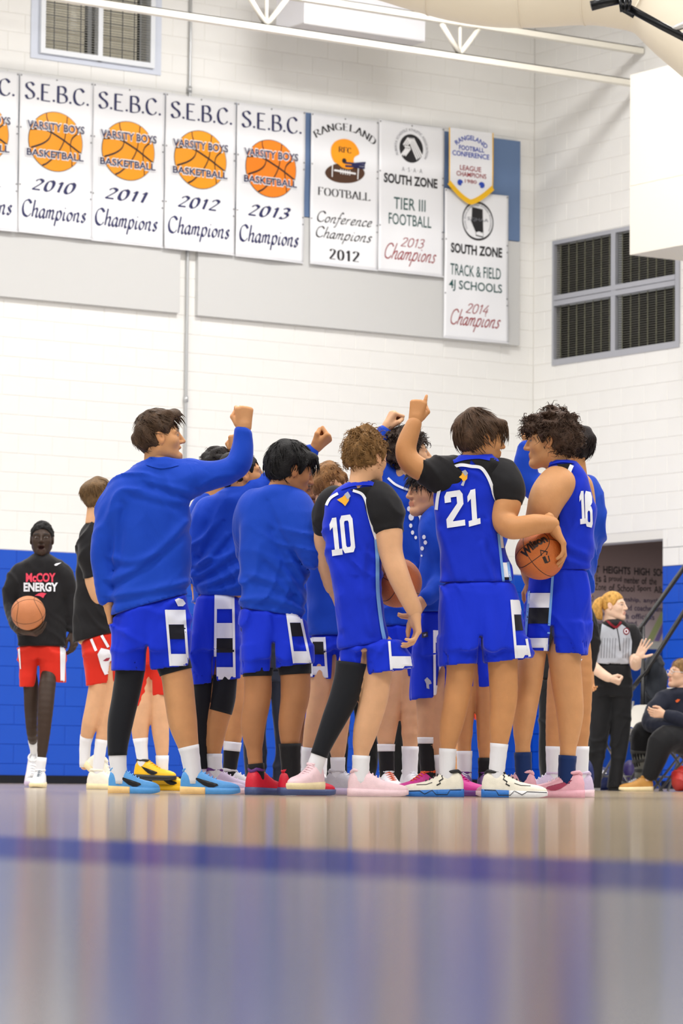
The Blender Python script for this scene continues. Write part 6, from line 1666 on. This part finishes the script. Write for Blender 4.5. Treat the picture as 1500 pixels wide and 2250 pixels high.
def p_walking():
    p = Person('brown-haired player in black tee and red shorts walking with one white shoe lifted', 22.4, PALE, 210)
    p.head(217, 1096, 50, 0, 0, .98, hairstyle('mid brown', (112, 86, 56), top=.026, side=.014, back=.022, mess=(.006, 60), locks=460, len=.05, stray=.2, lift=.05))
    arms = [dict(p=[(204, 1180, 46, -.08), (196, 1225, 42, -.1), (202, 1268, 34, -.1), (212, 1310, 26, -.08), (228, 1348, 20, -.02)], sleeve=2/4., cuff=1.15, hand=('fist', (.6, -.6, .1), (.5, .3, .5), False)), dict(p=[(250, 1180, 42, .08), (262, 1230, 36, .1), (268, 1300, 24, .1)], sleeve=.6, hand=('relax', (0, -1, 0), (0, 0, 1)))]
    legs = [dict(p=[(220, 1460, 62), (218, 1505, 50), (210, 1550, 46), (198, 1590, 38), (188, 1630, 28, .05), (186, 1668, 24, .06)]), dict(p=[(240, 1450, 60), (250, 1510, 48), (240, 1560, 42), (224, 1620, 30), (214, 1700, 24)])]
    T = [(1142, 196, 236), (1152, 186, 246), (1168, 176, 258), (1200, 170, 266), (1260, 166, 268), (1330, 162, 262), (1390, 160, 254), (1416, 160, 252)]
    p.body(T, arms, legs); p.shirt(T, M_BLKCL, ((158, 1414), (256, 1388)), fold=.008)
    p.shorts([(1380, 174, 252), (1440, 180, 262)], [([(1430, 182, 250), (1470, 190, 246), (1530, 194, 242)], ((192, 1508), (243, 1500))), ([(1430, 220, 270), (1530, 244, 290)], ((246, 1500), (290, 1500)))], M_REDSH)
    p.finish(); feet(p, 0, 1617, ybot=1672); feet(p, 1, 1625)
    p.shoe(0, -12, IVORY, CREAM, L=.31, pitch=42, lift=.0); p.shoe(1, -10, IVORY, CREAM, L=.30)
    p.dec('white_panel', poly([(214, 1438), (222, 1424), (240, 1428), (247, 1438), (247, 1478), (230, 1483), (222, 1466)]), 'shorts', Wt, .004)
    p.dec('mustang_print', poly([(226, 1452), (234, 1446), (242, 1445), (238, 1452), (232, 1453)]), 'shorts', mat('maroon print', srgb(150, 30, 60), .6), .006)
    for a in ((200, 1404, 211, 1430), (223, 1396, 238, 1422)): p.ribbon('white_stripe', [(a[0], a[1]), ((a[0]+a[2])/2, (a[1]+a[3])/2), (a[2], a[3])], 6, 'shorts', Wt, .004)
p_walking()

def p_yellow_shoes():
    p = Person('player in red shorts and yellow shoes hidden behind the left front player', 21.2, PALE, 325)
    p.head(322, 1120, 60, 0, 0, .97, hairstyle('brown plain', (90, 68, 48), top=.02, side=.01, locks=150))
    arms = [dict(p=[(290, 1200, 44), (284, 1260, 36), (290, 1320, 26)], sleeve=.5), dict(p=[(360, 1200, 44), (366, 1260, 36), (360, 1320, 26)], sleeve=.5)]
    legs = [dict(p=[(316, 1480, 52), (314, 1550, 44), (308, 1600, 40), (310, 1640, 30), (316, 1690, 24)]), dict(p=[(350, 1480, 54), (350, 1550, 44), (352, 1600, 40), (356, 1650, 32), (356, 1706, 26)])]
    T = [(1170, 300, 345), (1182, 286, 362), (1240, 284, 368), (1330, 286, 366), (1410, 286, 366)]
    p.body(T, arms, legs); p.shirt(T, M_BLKCL, ((284, 1408), (368, 1408)))
    p.shorts([(1395, 292, 364), (1460, 288, 368)], [([(1440, 290, 334), (1570, 296, 330)], ((296, 1552), (330, 1554))), ([(1440, 322, 370), (1570, 330, 370)], ((332, 1530), (370, 1526)))], M_REDSH)
    p.finish(); feet(p, 0, 1622, ybot=1692); feet(p, 1, 1660)
    p.shoe(0, -25, YELL, BLK, L=.27, laces=YELL, swoosh=SW_BLACK, accent=BLK, lift=.06); p.shoe(1, -20, YELL, YELL, L=.27, laces=YELL, swoosh=SW_BLACK, accent=BLK)
p_yellow_shoes()

# ---- balls
def wilson():
    root, c, tgt, r = basketball('orange basketball with black lettering pinned by the number 21 player', 1186, 1219, 16.88, (206, 110, 44), yaw=20, tilt=55, roll=30)
    n = CAM-c; n /= np.linalg.norm(n); sx = at(1187, 1219, 16.88)-at(1186, 1219, 16.88); sy = at(1186, 1218, 16.88)-at(1186, 1219, 16.88)
    ink = mat('ball black ink', srgb(36, 24, 24), .5)
    v, f = fit(text2d('Wilson', .05), 0, 64, 0, 20); a = math.radians(38); v = v-np.array([32, 10]); v[:, 1] -= .006*v[:, 0]**2
    v = np.stack([v[:, 0]*math.cos(a)-v[:, 1]*math.sin(a)-16, v[:, 0]*math.sin(a)+v[:, 1]*math.cos(a)+22], 1)
    decal('ball_lettering', (v, f), c, sx, sy, ink, root, .001, n, [tgt], .02)
    lg = merge(stroke([np.array(p, float) for p in ((-1, -2), (-3, 10), (12, 6), (10, 0))], 3), stroke([np.array(p, float) for p in ((4, -4), (10, -18))], 7), stroke([np.array(p, float) for p in ((10, -18), (17, -14), (14, -2))], 2.5))
    decal('ball_emblem', lg, c+sx*4, sx, sy, ink, root, .001, n, [tgt], .02)
wilson()
basketball('orange basketball tucked behind the number 10 player\'s forearm', 872, 1280, 16.92, (196, 104, 50), yaw=50, tilt=25, roll=10)
basketball('tan orange basketball carried by the player in the black sweatshirt', 62, 1347, 24.62, (200, 124, 76), yaw=15, tilt=40, roll=-15)
# ================================================================== OFFICIAL, BENCH AND BYSTANDERS
M_GREYSH = cloth('grey striped knit', (176, 180, 190)); M_MAROONC = cloth('maroon trim', (120, 20, 34), wrinkle=.1); M_TROUS = cloth('black trousers', (22, 22, 25)); M_NAVYC = cloth('navy fleece', (26, 30, 46))
def p_referee():
    p = Person('woman referee in grey and black shirt with a strawberry blonde ponytail, one palm raised', 29.2, (232, 196, 172), 1345)
    p.head(1349, 1332, -28, 0, 0, .98, hairstyle('strawberry blonde', (214, 162, 84), top=.012, side=.008, back=.014, nape=-.04, mess=(.002, 60), locks=260, len=.06, stray=.12, crown=(.1, 0, .06), flow=(-1, 0, .2), front=.066), brow=(.35, .2, .1))
    arms = [dict(p=[(1308, 1386, 34, -.02), (1292, 1408, 32, -.05), (1284, 1436, 28, -.08), (1300, 1462, 24, -.16), (1324, 1482, 20, -.2), (1338, 1490, 17, -.22)], sleeve=.36, cuff=1.15, hand=('fist', (.9, -.35, -.2), (.2, .6, -1), False, .92)),
            dict(p=[(1386, 1386, 30, .02), (1394, 1412, 28, .0), (1394, 1444, 24, -.06), (1396, 1462, 22, -.14), (1398, 1452, 19, -.24), (1400, 1446, 16, -.28)], sleeve=.4, cuff=1.1, hand=('open', (.45, .85, -.2), (1, -.35, 0), False, .92))]
    legs = [dict(p=[(1322, 1500, 40), (1312, 1600, 34), (1306, 1700, 24), (1304, 1712, 22)]), dict(p=[(1366, 1500, 40), (1358, 1600, 34), (1352, 1700, 24), (1350, 1714, 22)])]
    T = [(1360, 1334, 1364), (1368, 1322, 1376), (1378, 1312, 1386), (1396, 1306, 1392), (1420, 1307, 1390), (1445, 1308, 1384), (1462, 1304, 1386)]
    p.body(T, arms, legs); p.shirt(T, M_BLKCL, ((1300, 1460), (1390, 1460)), fold=.006)
    p.shorts([(1452, 1306, 1384), (1490, 1298, 1388), (1530, 1296, 1388)], [([(1510, 1296, 1346), (1600, 1294, 1340), (1680, 1288, 1322), (1740, 1286, 1320)], ((1284, 1732), (1322, 1732))), ([(1510, 1338, 1388), (1600, 1342, 1384), (1680, 1338, 1372), (1740, 1332, 1370)], ((1330, 1731), (1372, 1731)))], M_TROUS, name='trousers')
    p.finish()
    p.dec('shirt_front', (np.array([(1322, 1370), (1348, 1384), (1366, 1372), (1382, 1384), (1388, 1410), (1386, 1440), (1384, 1458), (1345, 1460), (1308, 1456), (1312, 1430), (1318, 1400)]), [list(range(11))]), 'shirt', M_GREYSH, .004)
    for x in range(1322, 1384, 6):
        if abs(x-1360) > 4: p.ribbon('pinstripe', [(x, 1402), (x-1, 1425), (x-2, 1446)], 1.3, 'shirt', mat('pinstripe', srgb(120, 122, 130), .8), .006)
    p.ribbon('zip', [(1354, 1376), (1359, 1400), (1362, 1430)], 2, 'shirt', SW_BLACK, .007); p.ribbon('collar', [(1329, 1358), (1342, 1372), (1354, 1378), (1364, 1366)], 5, 'shirt', M_MAROONC, .008)
    p.dec('round_badge', disc(1375.5, 1387, 7, 8, 18), 'shirt', M_MAROONC, .007); p.dec('round_badge', disc(1375.5, 1387, 4.5, 5.2, 18), 'shirt', Wt, .009); p.dec('round_badge', disc(1375.5, 1387, 2.4, 3, 12), 'shirt', M_MAROONC, .011)
    m = MB(); q = [p.P(*a) for a in ((1326, 1316, .0), (1315, 1324, .0), (1311, 1338, .0), (1316, 1354, .0), (1322, 1362, .0))]; m.tube(smoothpts(q, 3), [.022, .03, .036, .04, .042, .044, .044, .042, .04, .034, .026, .016, .008], 10); m.build('ponytail', p.hair['mat'], p.root, True)
    p.shoe(0, -140, BLK, WHITE, L=.25, laces=BLK, lift=0); p.shoe(1, -25, BLK, BLK, L=.25, laces=BLK)
p_referee()

def p_seated():
    p = Person('seated man in black zip top with folded arms, glasses and a grey walking boot', 29.4, (224, 180, 152), 1480)
    p.head(1494, 1482, 205, 8, 0, .98, hairstyle('fair brown', (150, 116, 76), top=.024, side=.01, mess=(.006, 70), locks=360, len=.04, stray=.3, lift=.2))
    arms = [dict(p=[(1466, 1536, 44), (1440, 1562, 40, -.06), (1428, 1590, 36, -.14), (1462, 1594, 32, -.28), (1488, 1592, 24, -.3)], sleeve=1.0, hand=('relax', (1, 0, -.1), (0, 1, -.3), False, .95)), dict(p=[(1532, 1540, 42, .05), (1546, 1575, 36, 0), (1530, 1592, 34, -.22), (1490, 1580, 30, -.32), (1462, 1570, 24, -.34)], sleeve=1.0, hand=('relax', (-1, .1, 0), (0, 1, -.3), True, .95))]
    legs = [dict(p=[(1490, 1622, 50, .1), (1450, 1612, 44, 0), (1416, 1612, 40, -.02), (1408, 1650, 34, 0), (1412, 1690, 26), (1410, 1712, 22)]), dict(p=[(1505, 1628, 52, -.15), (1474, 1622, 46, -.3), (1452, 1634, 42, -.36), (1440, 1670, 34, -.34), (1426, 1706, 26, -.3), (1418, 1716, 20, -.3)])]
    T = [(1512, 1478, 1512), (1522, 1466, 1526), (1540, 1454, 1540), (1570, 1450, 1546), (1600, 1452, 1550), (1626, 1458, 1556)]
    p.body(T, arms, legs); p.shirt(T, M_NAVYC, None, fold=.008)
    p.hose('trousers', [[(q[0], q[1], q[2]*1.25)+tuple(q[3:]) for q in legs[0]['p'][:5]], [(q[0], q[1], q[2]*1.25)+tuple(q[3:]) for q in legs[1]['p'][:5]]], M_TROUS)
    p.finish()
    p.dec('logo_print', poly([(1483, 1540), (1488, 1536), (1494, 1537), (1490, 1542), (1486, 1544)]), 'shirt', mat('orange logo', srgb(230, 96, 30), .6), .006)
    p.ribbon('trouser_piping', [(1498, 1668), (1480, 1700), (1462, 1716), (1452, 1721)], 2, 'trousers', Wt, .01)
    gm = mat('spectacle frame', srgb(225, 228, 232), .2); R = p.hR; f = lambda x, y, z: p.hc+R@np.array([x, y, z])
    for sd in (-1, 1): MB().tube([f(.104+.003*math.sin(a), sd*.033+.021*math.cos(a), .006+.017*math.sin(a)) for a in np.linspace(0, 6.283, 15)], .0022, 6, False).build('spectacles', gm, p.root, True)
    MB().tube([f(.1, .053, .008), f(.05, .074, .012), f(0, .082, .012)], .002, 6).build('spectacles_arm', gm, p.root, True)
    bg = mat('boot grey shell', srgb(120, 120, 112), .5); bd = mat('boot strap', srgb(58, 58, 56), .6)
    p.limbcover('walking_boot', p.L[0], 1637, 1712, bg, .028)
    for y in (1648, 1668, 1690): p.limbcover('boot_strap', p.L[0], y, y+7, bd, .033)
    p.shoe(0, 195, GREYS, bd, L=.29, wide=1.25, high=.02); p.shoe(1, 188, TANS, CREAM, L=.28, laces=TANS)
p_seated()

def bystander(label, x, D, skin, top, bottom, shorts=None, head_y=None, yaw=-90, hair=(40, 32, 28)):
    """standing figure seen only in the gaps between the players"""
    p = Person(label, D, skin, x); s = FPX/D; fl = proj((at(x, 1700, D)[0], D, 0))[1]
    Y = lambda m: fl-m*s; X = lambda m: x+m*s
    p.head(x, Y(1.60), yaw, 0, 0, .98, hairstyle('bystander %d' % hair[0], hair, top=.018, side=.01, locks=160, len=.03))
    arms = [dict(p=[(X(e*.17), Y(1.38), .11*s), (X(e*.23), Y(1.15), .09*s), (X(e*.2), Y(.92), .065*s)], sleeve=1.0, hand=('relax', (0, -1, 0), (-e, 0, -.5), e < 0)) for e in (-1, 1)]
    legs = [dict(p=[(X(e*.10), Y(.80), .17*s), (X(e*.11), Y(.48), .125*s), (X(e*.11), Y(.28), .11*s), (X(e*.11), Y(.085), .075*s)]) for e in (-1, 1)]
    T = [(Y(1.47), X(-.07), X(.07)), (Y(1.43), X(-.14), X(.14)), (Y(1.36), X(-.2), X(.2)), (Y(1.15), X(-.2), X(.2)), (Y(.9), X(-.19), X(.19)), (Y(.84), X(-.19), X(.19))]
    p.body(T, arms, legs); p.shirt(T, top, ((X(-.22), Y(.86)), (X(.22), Y(.86))))
    if shorts is None:
        p.shorts([(Y(.95), X(-.16), X(.16)), (Y(.78), X(-.19), X(.19))], [([(Y(.85), X(-.19), X(.01)), (Y(.4), X(-.19), X(-.03)), (Y(.02), X(-.18), X(-.03))], ((X(-.2), Y(.05)), (X(-.02), Y(.05)))), ([(Y(.85), X(-.01), X(.19)), (Y(.4), X(.03), X(.19)), (Y(.02), X(.03), X(.18))], ((X(.02), Y(.05)), (X(.2), Y(.05))))], bottom, name='trousers')
    else:
        p.shorts([(Y(.95), X(-.16), X(.16)), (Y(.78), X(-.19), X(.19))], [([(Y(.85), X(-.19), X(.01)), (Y(.45), X(-.2), X(-.01))], ((X(-.21), Y(.5)), (X(0), Y(.5)))), ([(Y(.85), X(-.01), X(.19)), (Y(.45), X(.01), X(.2))], ((X(0), Y(.5)), (X(.21), Y(.5))))], bottom)
    p.finish()
    for k in (0, 1): p.shoe(k, yaw, shorts or BLK, WHITE if shorts else BLK, L=.29)
    return p
M_MAROON = cloth('maroon pullover', (110, 30, 34)); M_ORNGS = cloth('orange red shorts', (240, 84, 30))
bystander('person in maroon top and black trousers glimpsed between the legs beyond number 10', 897, 25.5, OLIVE, M_MAROON, M_TROUS)
bystander('person in navy trousers glimpsed behind the black-haired player\'s legs', 594, 25.5, FAIR, M_NAVYC, M_NAVYC)
bystander('person in black trousers glimpsed behind the number 10 player\'s sleeved leg', 772, 26.0, FAIR, M_NAVYC, M_TROUS)
bystander('player in orange-red shorts glimpsed between the legs of number 21', 1036, 24.5, OLIVE, M_BLKCL, M_ORNGS, WHITE)
bystander('person in black standing behind the number 16 player\'s legs', 1238, 27.0, FAIR, M_BLKCL, M_TROUS)

# railing of the steps, chairs, bags
def railing():
    D = 30.3; blk = mat('black rail paint', srgb(20, 20, 23), .35, coat=.3)
    root = tag(empty('stair_railing', at(1412, 1738, D)), 'black tubular stair railing rising to the right picture edge', 'railing')
    MB().tube([at(1394, 1398, D), at(1408, 1378, D), at(1500, 1250, D), at(1600, 1110, D)], .021, 12).build('handrail', blk, root, True)
    MB().tube([at(1378, 1526, D), at(1420, 1474, D), at(1500, 1348, D), at(1600, 1190, D)], .021, 12).build('lower_rail', blk, root, True)
    e = at(1411, 1720, D); MB().tube([(e[0], e[1], 0), (e[0], e[1], at(1411, 1376, D)[2])], .019, 12).build('post', blk, root, True)
    e2 = at(1560, 1720, D); MB().tube([(e2[0], e2[1], 0), (e2[0], e2[1], at(1560, 1165, D)[2])], .019, 12).build('post', blk, root, True)
    MB().box8([(e[0]-.06, e[1]-.06, 0), (e[0]+.06, e[1]-.06, 0), (e[0]+.06, e[1]+.06, 0), (e[0]-.06, e[1]+.06, 0), (e[0]-.06, e[1]-.06, .01), (e[0]+.06, e[1]-.06, .01), (e[0]+.06, e[1]+.06, .01), (e[0]-.06, e[1]+.06, .01)]).build('base_plate', blk, root)
railing()
M_CHAIR = mat('white chair plastic', srgb(232, 228, 220), .45); M_LEG = mat('chair steel', srgb(120, 120, 124), .35, metal=.7)
def slab(c, ax, ay, az, sx, sy, sz, bend=0.0, n=8):
    """rounded slab: ax across, ay deep, az up"""
    V = []; Fc = []
    for k, z in enumerate((-.5, .5)):
        for j in range(5):
            for i in range(n+1):
                u, w = i/n-.5, j/4-.5; r = 1-.10*(abs(2*u)**6+abs(2*w)**6)
                V.append(c+ax*sx*u*r+ay*sy*w*r+az*(sz*z+bend*(2*u)**2))
    m = 5*(n+1)
    for j in range(4):
        for i in range(n): a = j*(n+1)+i; Fc.append([a, a+n+1, a+n+2, a+1]); Fc.append([m+a, m+a+1, m+a+n+2, m+a+n+1])
    for i in range(n): Fc.append([i, i+1, m+i+1, m+i]); a = 4*(n+1)+i; Fc.append([a, m+a, m+a+1, a+1])
    for j in range(4): a = j*(n+1); Fc.append([a, m+a, m+a+n+1, a+n+1]); a += n; Fc.append([a, a+n+1, m+a+n+1, m+a])
    return V, Fc
def chair(label, x, D, yaw, zs=.47, bz=.30, bh=.30):
    b = at(x, 1738, D); b = np.array([b[0], b[1], 0]); f = yawdir(yaw); l = np.array([-f[1], f[0], 0]); up = np.array([0, 0, 1.0])
    root = tag(empty('folding_chair', b), label, 'chair', 'white chairs along the bench')
    mesh_obj('seat', *slab(b+up*zs, l, f, up, .42, .40, .03, .008), M_CHAIR, root)
    bk = f*-.21+up*(zs+bz); az = (up*.98-f*.16); mesh_obj('backrest', *slab(b+bk, l, az/np.linalg.norm(az), f, .42, bh, .022, .012), M_CHAIR, root)
    for sx in (-1, 1):
        MB().tube([b+l*sx*.2+f*.2, b+l*sx*.2-f*.17+up*zs, b+l*sx*.2-f*.23+up*(zs+bz+.13)], .011, 8).build('leg', M_LEG, root, True)
        MB().tube([b+l*sx*.19-f*.22, b+l*sx*.19+f*.16+up*zs], .011, 8).build('leg', M_LEG, root, True)
    MB().tube([b+l*.2+f*.1+up*.12, b-l*.2+f*.1+up*.12], .008, 8).build('stretcher', M_LEG, root, True)
chair('white chair under the seated man', 1492, 29.5, 184)
chair('white chair with tall backrest behind the seated man\'s shoulder', 1442, 30.8, -120)
chair('empty white chair left of the seated man\'s knees', 1378, 29.75, -145, .50, .13, .22)

def soft(name, label, cat, D, blobs, material, seed, fold=.02, cuts=(), res=.012):
    """slumped bag or coat from overlapping px ellipses (x, y, rx, ry, dz, depth)"""
    s = FPX/D; pr = []
    for x, y, rx, ry, dz, dp in blobs: c = at(x, y, D+dz); pr.append(ell(c, (rx/s, dp, ry/s)))
    lo = np.min([q[1] for q in pr], 0); hi = np.max([q[2] for q in pr], 0); v = Vol(lo-.05, hi+.05, res)
    for q in pr: v.add(q, .05)
    v.disp(folds(seed, fold, 30)); v.clip(lambda X, Y, Z: .003-Z)
    V, Q = v.mesh(); b = (lo+hi)/2; e = tag(empty(name, (b[0], b[1], max(lo[2], 0))), label, cat)
    o = pmesh(name+'_shell', V, Q, material, e); return e, bvh(V, Q)
M_BAGBLK = mat('shiny black plastic', srgb(16, 16, 18), .18, bump=.8, bscale=22); M_NAVYB = mat('navy nylon', srgb(16, 34, 92), .5, bump=.3, bscale=60); M_COAT = cloth('charcoal coat', (34, 38, 46), wrinkle=.6); M_REDB = mat('red nylon', srgb(170, 36, 30), .5)
soft('jacket', 'charcoal jacket slung over the lower stair rail', 'jacket', 30.42, [(1434, 1470, 20, 34, 0, .14), (1436, 1530, 20, 50, 0, .15), (1448, 1500, 10, 60, .05, .12), (1428, 1590, 16, 60, 0, .14)], M_COAT, 3)
soft('garbage_bag', 'shiny black plastic bag beside the referee', 'bag', 30.6, [(1279, 1505, 16, 40, 0, .15), (1284, 1548, 16, 26, 0, .15), (1276, 1480, 12, 24, 0, .12)], M_BAGBLK, 4, .03)
def crate():
    D = 30.7; b = at(1246, 1738, D); s = FPX/D; z1 = at(1280, 1572, D)[2]
    root = tag(empty('equipment_trunk', (b[0], b[1], 0)), 'black equipment trunk holding the plastic bag', 'trunk')
    w, d = .22, .25; P = lambda x0, x1, y0, y1, z0, z1: MB().box8([(b[0]+x0, b[1]+y0, z0), (b[0]+x1, b[1]+y0, z0), (b[0]+x1, b[1]+y1, z0), (b[0]+x0, b[1]+y1, z0), (b[0]+x0, b[1]+y0, z1), (b[0]+x1, b[1]+y0, z1), (b[0]+x1, b[1]+y1, z1), (b[0]+x0, b[1]+y1, z1)])
    P(-w, w, -d, d, .05, z1-.06).build('body', M_TROUS, root); P(-w-.01, w+.01, -d-.01, d+.01, z1-.055, z1).build('lid', M_BLACK, root)
    for sx in (-1, 1):
        for sy in (-1, 1): P(sx*w*.8-.03, sx*w*.8+.03, sy*d*.8-.03, sy*d*.8+.03, 0, .05).build('foot', M_BLACK, root)
crate()
e, t = soft('duffel_bag', 'blue duffel bag with white letters behind the referee\'s feet', 'bag', 30.2, [(1316, 1712, 22, 27, 0, .2), (1330, 1714, 20, 24, 0, .2)], M_NAVYB, 5, .008)
v, f = fit(text2d('ANC', .03), 0, 21, 0, 8); O = at(1311, 1684+16, 30.2); s_ = 30.2/FPX
decal('bag_lettering', (v, f), O, np.array([s_, 0, 0]), np.array([0.1*s_, 0, s_]), SW_WHITE, e, .006, CAM-O, [t], .03)
e, t = soft('backpack', 'navy backpack with a yellow tag beside the number 16 player\'s shoe', 'bag', 27.8, [(1276, 1700, 18, 40, 0, .15), (1290, 1705, 14, 34, .05, .15)], M_NAVYB, 6, .015)
O = at(1271, 1669, 27.8); s_ = 27.8/FPX
decal('yellow_tag', poly([(-5, -7), (5, -7), (5, 7), (-5, 7)]), O, np.array([s_, 0, 0]), np.array([0, 0, s_]), YELL, e, .006, CAM-O, [t], .03)
soft('gym_bag', 'purple and white gym bag under the empty chair', 'bag', 30.6, [(1384, 1700, 18, 30, 0, .16), (1396, 1712, 14, 24, 0, .16)], mat('purple nylon', srgb(60, 46, 110), .5, bump=.3, bscale=60), 8, .015)
soft('sports_bag', 'red sports bag at the right picture edge by the seated man', 'bag', 29.0, [(1490, 1716, 14, 24, 0, .14), (1510, 1712, 18, 28, 0, .16)], M_REDB, 9, .015)
